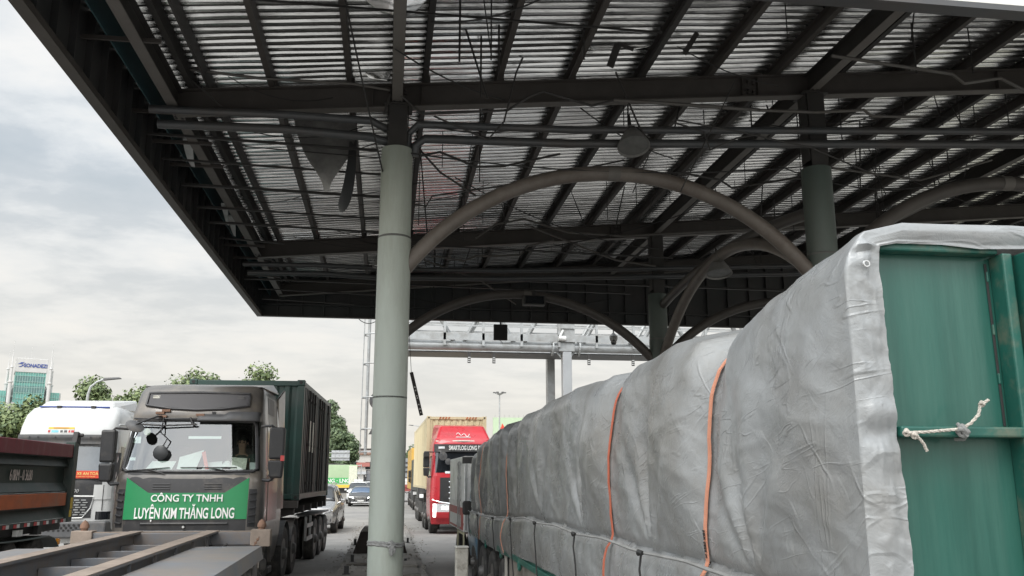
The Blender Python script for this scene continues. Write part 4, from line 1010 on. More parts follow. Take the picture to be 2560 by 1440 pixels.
b = MB(); b.hexa([(-1.05, .62, 3.58), (1.05, .62, 3.58), (1.10, 2.3, 3.58), (-1.10, 2.3, 3.58), (-.7, 1.1, 3.66), (.7, 1.1, 3.66), (.95, 2.4, 3.80), (-.95, 2.4, 3.80)]); b.build('roof_deflector', M_taupe, gt, bevel=.05)
b = MB(); b.box(-.45, -.37, .6, 5.6, .62, .9); b.box(.37, .45, .6, 5.6, .62, .9); b.box(-.55, .55, 3.2, 4.2, .98, 1.12); b.build('chassis_frame', M_wire, gt)
b = MB(); b.box(-.3, .3, 2.34, 2.5, .9, 2.2); b.tube([(.55, 2.5, 1.0), (.75, 2.6, 1.5), (.5, 2.7, 1.9)], .03, 8); b.build('air_lines', M_refr, gt)
# stickers and papers on the windscreen
for x, z, w, h, m_ in ((-.95, 2.62, .13, .11, M_paper), (-.80, 2.76, .12, .12, M_papery), (-.99, 2.30, .12, .05, M_paper), (.18, 2.665, .55, .045, M_paper)):
    b = MB()
    if abs(w - .12) < .001 and abs(h - .12) < .001:
        b.add([(x + .06 * math.cos(2 * math.pi * i / 20), gc.fy(x, z) + .03, z + .06 * math.sin(2 * math.pi * i / 20)) for i in range(20)], [tuple(range(20))])
    else: b.add([(x - w / 2, gc.fy(x - w / 2, z) + .03, z - h / 2), (x + w / 2, gc.fy(x + w / 2, z) + .03, z - h / 2), (x + w / 2, gc.fy(x + w / 2, z) + .04, z + h / 2), (x - w / 2, gc.fy(x - w / 2, z) + .04, z + h / 2)], [(0, 1, 2, 3)])
    b.build('sticker', m_, gt, solid=.003)
gM = Matrix.Translation((-3.30, 15.75, 0)) @ Matrix.Rotation(GR, 4, 'Z')
def in_cab(mb, name, m_, label, cat, group=None, **kw):
    mb.v = [tuple(gM @ Vector(p)) for p in mb.v]
    c = sum((Vector(p) for p in mb.v), Vector()) / len(mb.v)
    mb.v = [tuple(Vector(p) - c) for p in mb.v]
    return tag(mb.build(name, m_, loc=c, **kw), label, cat, group)
def sheet_quad(p, thick=.004): return MB().add(p, [(0, 1, 2, 3)])
in_cab(sheet_quad([(-.82, .40, 2.13), (-.38, .40, 2.13), (-.34, .50, 2.27), (-.74, .50, 2.27)]), 'paper_sheet', M_paper, 'leaning white sheet at the left end of the truck dashboard', 'paper', solid=.004)
in_cab(sheet_quad([(-.30, .40, 2.13), (.02, .42, 2.13), (.10, .55, 2.46), (-.30, .55, 2.34)]), 'paper_folder', M_paper, 'tall white document folder standing mid dashboard behind the windscreen', 'folder', solid=.01)
in_cab(sheet_quad([(.18, .40, 2.13), (.24, .40, 2.13), (.14, .5, 2.44), (.08, .5, 2.42)]), 'red_stick', M_redpl, 'red flat stick leaning beside the document folder on the dashboard', 'stick', solid=.015)
in_cab(sheet_quad([(.10, .46, 2.13), (.45, .46, 2.13), (.42, .58, 2.27), (.16, .6, 2.25)]), 'paper_sheet', M_paper, 'crumpled white paper right of the red stick on the dashboard', 'paper', solid=.004)
in_cab(sheet_quad([(.60, .42, 2.13), (.86, .42, 2.13), (.86, .50, 2.32), (.60, .50, 2.34)]), 'patterned_card', M_papery, 'small patterned card standing before the driver', 'card', solid=.004)
in_cab(sheet_quad([(.92, .46, 2.13), (1.04, .50, 2.13), (1.03, .58, 2.25), (.90, .52, 2.25)]), 'paper_sheet', M_paper, 'small white note at the right corner of the dashboard', 'paper', solid=.004)
b = MB()
G = [[(.38 + .28 * u + .0, .46 + .12 * v, 2.13 + .15 * math.sin(math.pi * u) * math.sin(math.pi * (v * .8 + .1)) + .03 * noise.noise((u * 6, v * 6, 1))) for v in [j / 6 for j in range(7)]] for u in [i / 8 for i in range(9)]]
in_cab(b.grid(G), 'plastic_bag', M_paper, 'rumpled white plastic bag lying on the dashboard before the card', 'bag', smooth=True)

# driver
def person(name, label, loc, rz, shirt):
    t = thing(name, label, 'person', loc, rz)
    # skeleton: verts (pos, radius), edges; faces -y
    J = {'pelvis': ((0, .05, 0), .15), 'belly': ((0, .03, .18), .145), 'chest': ((0, .02, .38), .165), 'neckb': ((0, 0, .53), .07), 'neck': ((0, -.02, .60), .055),
         'head1': ((0, -.03, .68), .082), 'head2': ((0, -.025, .77), .092), 'head3': ((0, -.01, .83), .07), 'chin': ((0, -.085, .655), .035),
         'shl': ((-.19, .01, .47), .075), 'ell': ((-.27, -.12, .24), .05), 'wrl': ((-.19, -.36, .30), .034), 'pml': ((-.175, -.43, .33), .034),
         'shr': ((.19, .01, .47), .075), 'elr': ((.27, -.12, .24), .05), 'wrr': ((.19, -.36, .30), .034), 'pmr': ((.175, -.43, .33), .034),
         'hpl': ((-.10, 0, -.02), .12), 'knl': ((-.14, -.45, .0), .075), 'hpr': ((.10, 0, -.02), .12), 'knr': ((.14, -.45, .0), .075), 'anl': ((-.14, -.5, -.4), .05), 'anr': ((.14, -.5, -.4), .05)}
    E_ = [('pelvis', 'belly'), ('belly', 'chest'), ('chest', 'neckb'), ('neckb', 'neck'), ('neck', 'head1'), ('head1', 'head2'), ('head2', 'head3'), ('head1', 'chin'),
          ('chest', 'shl'), ('shl', 'ell'), ('ell', 'wrl'), ('wrl', 'pml'), ('chest', 'shr'), ('shr', 'elr'), ('elr', 'wrr'), ('wrr', 'pmr'), ('pelvis', 'hpl'), ('hpl', 'knl'), ('knl', 'anl'), ('pelvis', 'hpr'), ('hpr', 'knr'), ('knr', 'anr')]
    for s_, h_ in ((-1, 'pml'), (1, 'pmr')):
        base = Vector(J[h_][0])
        for i in range(4):
            a_ = base + Vector((s_ * (.018 - .012 * i), -.035, .03 - .02 * i)); k1 = a_ + Vector((-s_ * .01, -.03, -.004)); k2 = k1 + Vector((-s_ * .015, .012, -.022))
            n1, n2, n3 = f'{h_}f{i}a', f'{h_}f{i}b', f'{h_}f{i}c'
            J[n1] = (tuple(a_), .0095); J[n2] = (tuple(k1), .009); J[n3] = (tuple(k2), .008); E_ += [(h_, n1), (n1, n2), (n2, n3)]
        th = base + Vector((-s_ * .035, -.01, .02)); th2 = th + Vector((-s_ * .012, -.03, .01))
        J[h_ + 't'] = (tuple(th), .011); J[h_ + 'u'] = (tuple(th2), .009); E_ += [(h_, h_ + 't'), (h_ + 't', h_ + 'u')]
    names = list(J); me = bpy.data.meshes.new('body')
    me.from_pydata([J[k_][0] for k_ in names], [(names.index(a), names.index(c)) for a, c in E_], [])
    o = bpy.data.objects.new('body', me); COL.objects.link(o); o.parent = t
    me.materials.append(M_skin)
    sk = o.modifiers.new('skin', 'SKIN'); ss = o.modifiers.new('ss', 'SUBSURF'); ss.levels = 1; ss.render_levels = 1
    for i, k_ in enumerate(names):
        r_ = J[k_][1]; me.skin_vertices[0].data[i].radius = (r_, r_)
    me.skin_vertices[0].data[0].use_root = True
    # clothing
    b = MB(); b.tube([(0, .05, -.04), (0, .03, .18), (0, .02, .36), (0, .01, .47), (0, 0, .53)], [.175, .17, .19, .15, .08], 16)
    for s_ in (-1, 1): b.tube([(s_ * .10, .02, .44), (s_ * .2, .01, .47), (s_ * .245, -.07, .34), (s_ * .265, -.11, .27)], [.09, .088, .072, .068], 10)
    b.build('shirt', shirt, t, smooth=True)
    b = MB(); b.lathe([(.0, .135), (.06, .12), (.092, .07), (.102, .01), (.09, -.02)], (0, .0, .745), 'z', 16); b.build('hair', M_hair, t, smooth=True)
    f = MB()
    for s_ in (-1, 1): f.lathe([(0, -.008), (.013, -.004), (.013, .006), (0, .008)], (s_ * .035, -.108, .745), 'y', 10)
    f.build('eyes', M_hair, t)
    f = MB(); f.hexa([(-.016, -.112, .70), (.016, -.112, .70), (.012, -.09, .70), (-.012, -.09, .70), (-.007, -.112, .75), (.007, -.112, .75), (.007, -.09, .75), (-.007, -.09, .75)]); f.v[0] = (-.016, -.132, .705); f.v[1] = (.016, -.132, .705); f.build('nose', M_skin, t, bevel=.005)
    MB().box(-.024, .024, -.117, -.10, .672, .681).build('mouth', mat('lips', (.25, .10, .09), .6), t, bevel=.003)
    for s_ in (-1, 1): MB().lathe([(0, -.008), (.028, -.006), (.03, .008), (0, .01)], (s_ * .092, -.01, .735), 'x', 10).build('ear', M_skin, t)
    return t
dl = gM @ Vector((.62, 1.30, 1.88))
person('person', 'driver in a dark green shirt holding the wheel of the taupe truck', dl, GR, M_shirt)

# container trailer and container
tm = gM @ Vector((0.08, 3.6, 0))
ct = thing('container_trailer', 'dark skeletal trailer with three axles under the green container', 'trailer', tm, GR)
b = MB()
for s_ in (-1, 1): b.ibeam((s_ * .48, .1, 1.08), (s_ * .48, 7.6, 1.08), .36, .16, .02, .02)
for y in (.55, 2.2, 3.6, 5.0, 6.3, 7.2): b.box(-1.15, 1.15, y - .06, y + .06, 1.22, 1.38)
b.build('frame', M_steel, ct)
for y in (.5, 6.5): MB().box(-1.22, 1.22, y - .12, y + .12, 1.36, 1.52).build('bolster', M_steel2, ct, bevel=.01)
for s_ in (-1, 1):
    for y in (4.4, 5.65, 6.9): wheel(ct, s_ * 1.2, y, .50, .27, s_, dual=True)
    b = MB(); b.box(*sorted((s_ * .72, s_ * 1.22)), 3.9, 7.5, 1.08, 1.11); b.build('mudguard', M_greypl, ct)
    b = MB()
    for z in (.55, .85): b.box(*sorted((s_ * 1.17, s_ * 1.20)), 2.6, 3.75, z, z + .09)
    for y in (2.7, 3.6): b.box(*sorted((s_ * 1.12, s_ * 1.17)), y, y + .05, .55, 1.1)
    b.build('side_guard', M_galv, ct)
    MB().box(*sorted((s_ * .6, s_ * .72)), 1.9, 2.05, .25, 1.1).build('landing_leg', M_steel, ct)
cm = gM @ Vector((0.12, 4.0, 1.53))
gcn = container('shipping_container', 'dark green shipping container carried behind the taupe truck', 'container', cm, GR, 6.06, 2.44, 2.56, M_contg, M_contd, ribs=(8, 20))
b = MB()
for y in (1.0, 1.55, 2.05, 3.15, 3.6, 4.1, 5.2):
    b.tube([(1.235, y, .15), (1.235, y, 2.42)], .02, 6)
    for z in (.35, 1.2, 2.2): b.box(1.21, 1.26, y - .05, y + .05, z - .03, z + .03)
b.build('lock_rod', M_steel, gcn)
for y, m_ in ((1.28, M_papery), (1.85, M_papery)): MB().box(1.232, 1.238, y - .09, y + .09, 1.05, 1.75).build('label_sheet', m_, gcn)

# ================================================================ white tractor behind the dump trailer
wt = thing('tractor_truck', 'white tractor truck with black grille waiting behind the dump trailer', 'truck', (-7.68, 22.6, 0), R(-1.0))
wc = Cab([(.5, 1.18, .06, 2.3), (1.0, 1.22, 0, 2.3), (1.9, 1.22, .0, 2.3), (2.0, 1.21, .03, 2.3), (2.86, 1.17, .20, 2.3), (2.95, 1.16, .16, 2.3), (3.2, 1.14, .20, 2.3), (3.5, 1.10, .34, 2.3), (3.68, 1.02, .52, 2.3), (3.75, .92, .72, 2.3)], .42, 4.0)
wc.shell(M_whitec, wt)
wc.front('windscreen', mat('grey reflecting windscreen', (.10, .11, .12), .1, 0, .3, 1.2, spec=1.0), wt, -1.06, 1.06, 2.0, 2.74, .008)
wc.front('sun_visor', M_greypl, wt, -1.12, 1.12, 2.80, 3.02, .07, .06)
for x in (-.8, -.6, -.2, .2, .6, .8): MB().box(x - .015, x + .015, wc.fy(x, 2.95) - .085, wc.fy(x, 2.95) - .06, 2.94, 2.97).build('visor_screw', M_blackpl, wt)
MB().box(-1.05, 1.05, wc.fy(0, 2.79) - .03, wc.fy(0, 2.79) + .01, 2.75, 2.80).build('visor_rail', M_blackpl, wt)
wc.front('front_panel', M_blackpl, wt, -.98, .98, 1.60, 1.98, .012, .03)
wc.front('grille', M_blackpl, wt, -.80, .80, 1.08, 1.56, .012, .03)
b = MB()
for r_ in range(7):
    for c_ in range(9):
        x = -.62 + c_ * .155 + (.04 if r_ % 2 else 0); z = 1.14 + r_ * .056
        b.box(x - .055, x + .055, wc.fy(x, z) - .03, wc.fy(x, z) - .012, z, z + .022)
b.build('grille_mesh', M_galv, wt)
b = MB(); edge_loop(wc, [(-.84, 1.57), (0, 1.58), (.84, 1.57), (.78, 1.3), (.62, 1.08), (0, 1.06), (-.62, 1.08), (-.78, 1.3), (-.84, 1.57)], .018, .016, b); b.build('grille_trim', M_whitec, wt)
e = text('5000', .085, M_alu, wt, (.36, wc.fy(.36, 1.66) - .03, 1.66), sx=1.1, bold=.015, shear=.2); e.name = 'emblem'
e = text('X', .15, M_alu, wt, (.13, wc.fy(.1, 1.66) - .03, 1.65), sx=1.1, bold=.02, shear=.2); e.name = 'emblem'
for s_ in (-1, 1):
    wc.front('headlight', M_dglass, wt, *sorted((s_ * .90, s_ * 1.19)), 1.04, 1.22, .014, .03, nu=8); wc.front('panel_gap', M_blackpl, wt, *sorted((s_ * 1.02, s_ * 1.035)), 1.24, 1.84, .026, .01, nu=3); wc.front('air_vane', M_greypl, wt, *sorted((s_ * 1.10, s_ * 1.21)), 1.86, 2.6, .02, .03, nu=6)
    wc.front('cheek', M_whitec, wt, *sorted((s_ * .82, s_ * 1.18)), 1.5, 1.84, .02, .03, nu=8)
    wc.side('side_window', M_dglass, wt, s_, [(.5, 2.02), (1.4, 2.0), (1.4, 2.75), (.62, 2.75)])
    wheel(wt, s_ * 1.2, 1.35, .5, .3, s_); wheel(wt, s_ * 1.2, 4.6, .5, .27, s_, dual=True)
b = MB(); b.hexa([(-1.2, -.14, .62), (1.2, -.14, .62), (1.2, .5, .62), (-1.2, .5, .62), (-1.2, -.1, 1.0), (1.2, -.1, 1.0), (1.2, .5, 1.0), (-1.2, .5, 1.0)])
bm_ = b.build('bumper', M_greypl, wt, bevel=.04)
b = MB()
for r_ in range(3):
    for c_ in range(14): b.lathe([(.001, -.008), (.028, -.008), (.028, .006), (.001, .006)], (-.72 + c_ * .11 + (.05 if r_ % 2 else 0), -.125, .80 + r_ * .06), 'y', 6)
b.build('bumper_hole', M_wire, bm_)
b = MB(); b.hexa([(-.9, .6, 3.68), (.9, .6, 3.68), (1.05, 2.2, 3.68), (-1.05, 2.2, 3.68), (-.78, .95, 3.88), (.78, .95, 3.88), (.98, 2.3, 4.02), (-.98, 2.3, 4.02)]); b.build('roof_deflector', M_whitec, wt, bevel=.05)
b = MB(); b.box(-.82, .82, .55, .62, 3.70, 3.73); b.build('deflector_gap', M_signb, wt)
for x in (-.35, .45): MB().box(x - .05, x + .05, .5, .6, 3.69, 3.74).build('deflector_clamp', M_blackpl, wt)
b = MB(); b.tube([(1.02, .42, 2.75), (1.08, .36, 3.15), (1.12, .5, 3.28), (1.15, 1.0, 3.3)], .02, 8); b.build('snorkel_trim', M_whitec, wt)
st = wc.front('poster', mat('poster white', (.62, .62, .60), .6), wt, -.42, .18, 3.05, 3.20, .006, .01, nu=10)
wc.front('poster_band', M_cngy, st, -.42, .18, 3.155, 3.20, .012, .004, nu=10)
for x0, x1, m_ in ((-.42, -.37, M_refr), (-.34, -.18, mat('pale cyan print', (.2, .5, .6), .6)), (-.14, -.08, M_greypl), (-.05, .02, M_greypl), (.05, .09, M_refr), (.11, .18, M_refr)):
    wc.front('poster_print', m_, st, x0, x1, 3.07, 3.125, .012, .004, nu=3)
wc.front('poster_print', M_orange, st, -.30, .06, 3.17, 3.188, .016, .003, nu=5)
wiper(wt, wc, -.95, 1.99, -.1, 2.08); wiper(wt, wc, .25, 2.06, .95, 1.98)
truck_mirror(wt, -1, -1.42, .2, 1.9, 2.75, .24)
b = MB(); b.box(-.5, .5, .5, 6, .6, .9); b.build('chassis_frame', M_wire, wt)
wM = Matrix.Translation((-7.68, 22.6, 0)) @ Matrix.Rotation(R(-1.0), 4, 'Z')
pl = thing('windscreen_sign', 'red placard with yellow lettering at the foot of the white truck windscreen', 'sign', wM @ Vector((.62, -.03, 1.99)), R(-1.0))
MB().box(-.40, .40, -.008, .008, 0, .175).build('board', M_redpl, pl)
text('LÁI XE AN TOÀN', .07, mat('yellow lettering', (.8, .6, .2), .5), pl, (0, -.014, .075), sx=.95, bold=.01)
text('LÀ HẠNH PHÚC CỦA MỌI NHÀ', .024, mat('yellow lettering', (.8, .6, .2), .5), pl, (0, -.014, .025), sx=.95)

# ================================================================ dump trailer at the far left (its flank faces us)
dt = thing('dump_trailer', 'dark green dump trailer with maroon top rail and orange side band', 'trailer', (-7.62, 13.0, 0))
xs_ = 1.22; L0, L1 = -2.0, 6.62      # local y range; flank at x=+1.22 -> world -6.4
body = MB()
flank = [(xs_, 1.12), (xs_, 1.20), (xs_ - .10, 1.42), (xs_ - .10, 1.72), (xs_ - .02, 1.74), (xs_ - .12, 1.90), (xs_ - .12, 2.20), (xs_ - .03, 2.22), (xs_ - .10, 2.38), (xs_, 2.40), (xs_, 2.62), (xs_ - .12, 2.62), (xs_ - .2, 1.3), (-xs_ + .2, 1.3), (-xs_ + .12, 2.62), (-xs_, 2.62), (-xs_, 1.12)]
body.prism(flank, 'y', L0, L1)
bd = body.build('body', M_dumpg, dt)
MB().box(xs_ - .01, xs_ + .028, L0, L1 - .18, 2.40, 2.655).build('top_rail', M_dumpr, dt, bevel=.012)
G = [[(xs_ - .1 + .13 * v, y, 1.50 + .0 * v + (.0) + .21 * v * 0 + 0) for v in (0, 1)] for y in (L0, L1)]
MB().box(xs_ - .105, xs_ + .02, L0, L1 - .30, 1.45, 1.70).build('side_band', M_orange, dt, bevel=.01)
b = MB()
for zc_, xa, xb, h_ in ((1.20, xs_ - .10, xs_ + .008, .10), (1.705, xs_ - .1, xs_ + .0, .05), (2.215, xs_ - .12, xs_ - .02, .025)):
    G = []
    for i in range(120):
        y = L0 + (L1 - .3 - L0) * i / 119; row = []
        for j in range(6):
            v = j / 5; n_ = noise.noise((y * 2.6, v * 2, zc_)) * .5 + noise.noise((y * 8, v * 4, zc_)) * .25
            row.append((xb + (xa - xb) * v, y, zc_ + .006 + h_ * v * (0.6 + n_) * (1.0 if h_ > .03 else max(0, n_ * 2.2))))
        G.append(row)
    b.grid(G)
b.build('spilled_dust', M_sand, dt, smooth=True, fixn=False)
MB().box(xs_ - .14, xs_ + .05, L1 - .16, L1 + .06, 1.12, 2.72).build('side_post', M_dumpg, dt, bevel=.012)
for y in (2.75, 0.6): MB().hexa([(xs_ - .12, y - .07, 1.7), (xs_ + .03, y - .07, 1.7), (xs_ + .03, y + .07, 1.7), (xs_ - .12, y + .07, 1.7), (xs_ - .12, y - .05, 2.42), (xs_ + .02, y - .05, 2.42), (xs_ + .02, y + .05, 2.42), (xs_ - .12, y + .05, 2.42)]).build('side_post', M_dumpg, dt, bevel=.012)
b = MB(); b.hexa([(xs_ - .05, L1 - .12, 2.7), (xs_ + .05, L1 - .12, 2.7), (xs_ + .05, L1 + .14, 2.66), (xs_ - .05, L1 + .14, 2.66), (xs_ - .05, L1 - .06, 2.93), (xs_ + .05, L1 - .06, 2.93), (xs_ + .05, L1 + .12, 2.90), (xs_ - .05, L1 + .12, 2.90)]); b.lathe([(.04, 0), (.04, .08), (0, .08)], (xs_ + .04, L1 + .04, 2.86), 'x', 10); b.build('hinge_plate', M_steel, dt, bevel=.01)
b = MB(); b.box(xs_ + .052, xs_ + .058, L1 - .12, L1 - .0, 1.38, 1.60); b.build('warning_sticker', M_yellow, dt); MB().box(xs_ + .052, xs_ + .058, L1 - .14, L1 - .02, 1.22, 1.36).build('warning_sticker', M_yellow, dt)
for i in range(16):
    y = L1 - .42 - i * .46
    MB().box(xs_ + .001, xs_ + .006, y, y + .13, 1.125, 1.19).build('red_reflector', M_refr, dt); MB().box(xs_ + .001, xs_ + .006, y + .14, y + .26, 1.125, 1.19).build('white_reflector', M_refw, dt)
text('60RM - 036.80', .20, mat('faded plate paint', (.55, .47, .43), .7, 0, .3, 30), dt, (xs_ - .095, 4.25, 1.945), rot=(math.pi / 2, 0, math.pi / 2), sx=.62, bold=.0)
b = MB(); b.box(-1.1, 1.1, L0, L1 - .1, .98, 1.12); b.box(xs_ - .16, xs_ - .02, 5.1, 5.3, .95, 1.12); b.build('subframe', M_wire, dt)
MB().box(xs_ - .1, xs_ - .02, 4.15, 4.4, .97, 1.08).build('marker_lamp', M_refw, dt)
G = []
for i in range(13):
    y = 2.6 + 3.6 * i / 12; G.append([(x, y, .92 + .03 * math.sin(y) - (.26 * ((i - 10) / 2) ** 2 if i > 10 else 0)) for x in (xs_ - .65, xs_ - .3, xs_ + .02)])
MB().grid(G).build('mudguard', M_dumpg, dt, smooth=True, solid=.02, fixn=False)
MB().box(xs_ - .03, xs_ + .03, 6.1, 6.22, .70, .82).build('side_lamp', M_amber, dt, bevel=.02)
for y in (5.3, 4.05, 2.8):
    for s_ in (-1, 1): wheel(dt, s_ * 1.14, y, .46, .27, s_, dual=True)

# ================================================================ empty container chassis, near left
ch = thing('chassis_trailer', 'empty blue grey container chassis with dusty beam tops in the near left', 'trailer', (-2.78, 12.75, 0), R(1.2))
b = MB(); bt_ = MB()
for s_ in (-1, 1):
    x = s_ * .49
    b.ibeam((x, -9.5, .86), (x, .05, .86), .42, .17, .02, .016)
    bt_.bar((x, -9.45, 1.283), (x, .0, 1.283), .166, .006)
b.build('main_beam', M_chassis, ch); bt_.build('beam_dust', M_chtop, ch)
b = MB()
for y in (-.75, -1.7, -2.65, -3.6, -4.55, -5.5, -6.5, -7.5):
    MB().bar((-.475, y, 1.05), (.475, y, 1.05), .12, .20).build('cross_member', M_chassis, ch)
    for s_ in (-1, 1): MB().box(s_ * .54 - .012, s_ * .54 + .012, y - .012, y + .012, .88, 1.26).build('web_stiffener', M_chassis, ch)
b = MB(); b.box(-1.25, 1.25, -.16, .0, 1.10, 1.27); bo = b.build('bolster', M_chassis, ch, bevel=.012)
MB().box(-1.24, 1.24, -.155, -.005, 1.272, 1.278).build('beam_dust', M_chtop, ch)
for s_ in (-1, 1): MB().box(*sorted((s_ * 1.0, s_ * 1.26)), -.2, .03, 1.08, 1.30).build('bolster_end', M_chtop, ch, bevel=.01)
for x in (-1.13, 1.13):
    MB().lathe([(.045, 0), (.045, .03), (.06, .03), (.058, .07), (.035, .11), (0.0, .135)], (x, -.08, 1.30), 'z', 12).build('twist_lock', M_rust, ch, smooth=True)
b = MB()
for i in range(14):
    z = 1.2 - .022 * i; b.lathe([(.012, -.005), (.02, 0), (.012, .005)], (1.12 - .012 * i, -.26 - (.02 if i % 2 else 0), z), 'y' if i % 2 else 'x', 8)
b.build('lock_chain', M_rust, ch)
b = MB(); b.tube([(.5, -.3, 1.1), (.62, -.35, 1.06), (.72, -.32, 1.12), (.8, -.35, 1.02)], .022, 6); b.tube([(.62, -.5, 1.05), (.95, -.3, .98)], .012, 6); b.build('air_hose', M_wire, ch)
b = MB(); b.box(.55, 1.12, -.3, -.2, .98, 1.10); b.build('lamp_bar', M_steel, ch)
# mudguard plate and wheels on both flanks
for s_ in (-1, 1):
    b = MB(); b.prism([(s_ * .60, 1.20), (s_ * 1.33, 1.20), (s_ * 1.36, 1.06), (s_ * 1.345, 1.06), (s_ * 1.315, 1.185), (s_ * .60, 1.185)], 'y', -7.5, -1.85)
    b.build('mudguard', mat('chassis mudguard paint', (.145, .162, .185), .5, 0, .18, 2, 0.04, 20, (.22, .185, .155), .62, 1.6), ch)
    b = MB()
    for y in (-2.0, -3.4, -4.8): b.bar((s_ * .58, y, 1.0), (s_ * 1.0, y - .5, 1.17), .05, .06)
    b.bar((s_ * .58, -1.2, 1.02), (s_ * .95, -1.9, .9), .06, .07); b.bar((s_ * 1.28, -1.9, 1.1), (s_ * 1.28, -1.9, .4), .5 * 0 + .02, .3)
    b.build('mudguard_stay', M_chassis, ch)
    for y in (-2.55, -3.85, -5.15): wheel(ch, s_ * 1.22, y, .50, .27, s_, dual=True)
MB().box(-.5, -.49 + .98, -6.35, -6.25, 1.1, 1.2).build('lock_bar', M_chtop, ch)
MB().hexa([(1.0, -6.62, 1.21), (1.1, -6.62, 1.21), (1.1, -6.3, 1.21), (1.0, -6.3, 1.21), (1.02, -6.6, 1.30), (1.08, -6.6, 1.30), (1.08, -6.32, 1.30), (1.02, -6.32, 1.30)]).build('reflector_block', M_refr, ch)
b = MB(); b.box(-.45, .45, -3.9, -1.9, .4, .6); b.build('axle_frame', M_wire, ch)

# ================================================================ tarpaulin covered trailer on the right
TX = 1.62; TY = 2.90; TL = 14.4; TW = 2.5
tt = thing('flatbed_trailer', 'green flatbed trailer with steel headboard under a silver tarpaulin', 'trailer', (TX + TW / 2, TY, 0))
lx = -TW / 2      # left flank in local x
b = MB(); b.box(lx, -lx, .0, TL, 1.02, 1.10)
for s_ in (-1, 1): b.box(*sorted((s_ * (TW / 2 - .02), s_ * (TW / 2 + .03))), .1, TL, .975, 1.045)
b.build('deck', M_teagd, tt, bevel=.008)
hb = MB(); hb.box(lx + .10, -lx - .02, .03, .06, .9, 2.78); h_o = hb.build('headboard', M_teag, tt)
b = MB()
b.box(lx + .595, lx + .635, -.05, .03, 0.9, 2.765); b.box(lx + .66, lx + 1.0, -.12, .03, .9, 2.765)
b.box(lx + .12, lx + .595, -.03, .03, 2.765, 2.82); b.box(lx + .09, lx + .13, -.01, .03, .9, 2.765)
b.box(lx + .13, lx + .655, -.055, .03, 2.095, 2.132)
b.box(lx + 1.5, lx + 1.55, -.07, .03, 0.9, 2.80); b.box(lx + 2.0, -lx, -.05, .03, .9, 2.80); b.box(lx + 1.0, lx + 2.0, -.05, .03, 2.095, 2.132)
b.build('headboard_frame', M_teagd, h_o, bevel=.007)
b = MB(); b.tube([(lx + .578, .026, 2.74), (lx + .582, .026, 2.14)], .005, 6); b.build('weld_gap', M_wire, h_o)
for z in (2.70, 2.50, 2.32): MB().box(lx + .575, lx + .584, .018, .03, z - .03, z + .01).build('weld_bead', M_teagd, h_o, bevel=.004)
MB().tube([(lx + .68, -.13, 2.735), (lx + .80, -.22, 2.78), (lx + 1.0, -.22, 2.80)], .012, 8).build('handle_rod', M_teagd, h_o, smooth=True)
b = MB(); b.tube([(lx + .705, -.125, 2.56), (lx + .72, -.14, 2.50), (lx + .71, -.135, 2.44)], [.03, .04, .03], 8); b.build('tape_wrap', M_greypl, h_o, smooth=True)
b = MB()
for y in (3.6, 5.0, 6.4, 7.8, 9.2): b.box(lx + .1, -lx - .1, y, y + .1, .86, 1.02)
for s_ in (-1, 1): b.box(*sorted((s_ * .4, s_ * .52)), .5, TL - .3, .55, 1.0)
b.build('underframe', M_greypl, tt)
for y in (12.6, 11.25, 9.9): wheel(tt, lx + .03, y, .44, .26, -1, dual=True); wheel(tt, -lx - .03, y, .44, .26, 1, dual=True)
b = MB(); b.box(lx + .04, lx + .5, 8.6, 9.25, .45, .95); b.box(lx + .06, lx + .4, 6.6, 8.2, .62, .95); b.build('tool_box', mat('dusty tan undergear', (.20, .18, .155), .8, 0, .25, 4), tt, bevel=.02)
b = MB(); b.box(lx + .0, lx + .03, 9.34, 9.40, .3, 1.0); b.box(lx + .0, lx + .03, 6.45, 6.52, .2, 1.0); b.box(lx + .02, lx + .05, 4.6, 4.66, .2, 1.0); b.build('guard_post', mat('pale guard post', (.42, .40, .36), .7), tt)
MB().box(lx - .02, lx + .02, 6.25, 6.42, .82, .97).build('side_marker', M_orange, tt, bevel=.01)
for y in (9.6, 7.9, 5.9, 11.5):
    G = [[(lx - .02 + .018 * math.cos(c), y + (.06 + .018 * math.sin(c)) * math.cos(a), .965 + (.06 + .018 * math.sin(c)) * math.sin(a)) for c in [2 * math.pi * j / 6 for j in range(7)]] for a in [2 * math.pi * i / 14 for i in range(15)]]
    MB().grid(G).build('tie_ring', M_teagd, tt, smooth=True, fixn=False)
b = MB(); b.box(lx + .02, lx + .5, 13.2, 13.25, .3, 1.0); b.build('mud_flap', M_blackpl, tt)

# the tarpaulin
STRAPS = [(1.42, .10), (3.25, .07), (9.0, .06), (12.0, .06)]        # local y, squeeze
TIES = [0.9, 2.45, 4.35, 6.25, 8.2, 10.0, 12.0, 13.6]
def lerp_tab(tab, y):
    if y <= tab[0][0]: return tab[0][1]
    for (a, u), (c, v) in zip(tab, tab[1:]):
        if y <= c:
            t = (y - a) / (c - a); t = t * t * (3 - 2 * t); return u + (v - u) * t
    return tab[-1][1]
ZT = [(0, 2.83), (.3, 2.80), (.65, 2.745), (1.1, 2.69), (1.42, 2.60), (1.7, 2.69), (2.1, 2.74), (2.9, 2.72), (3.25, 2.65), (3.55, 2.72), (5.2, 2.76), (7.6, 2.73), (9.0, 2.68), (9.4, 2.71), (11.4, 2.66), (12.0, 2.60), (12.6, 2.60), (13.5, 2.45), (14.2, 2.28), (14.5, 2.1)]
def rope_z(y):
    best = min(abs(y - t) for t in TIES); return 1.545 - .022 * (1 - min(1, best / .9)) - (0.14 if y > 11 else .14 * max(0, (y - 7) / 4)) * 1.0
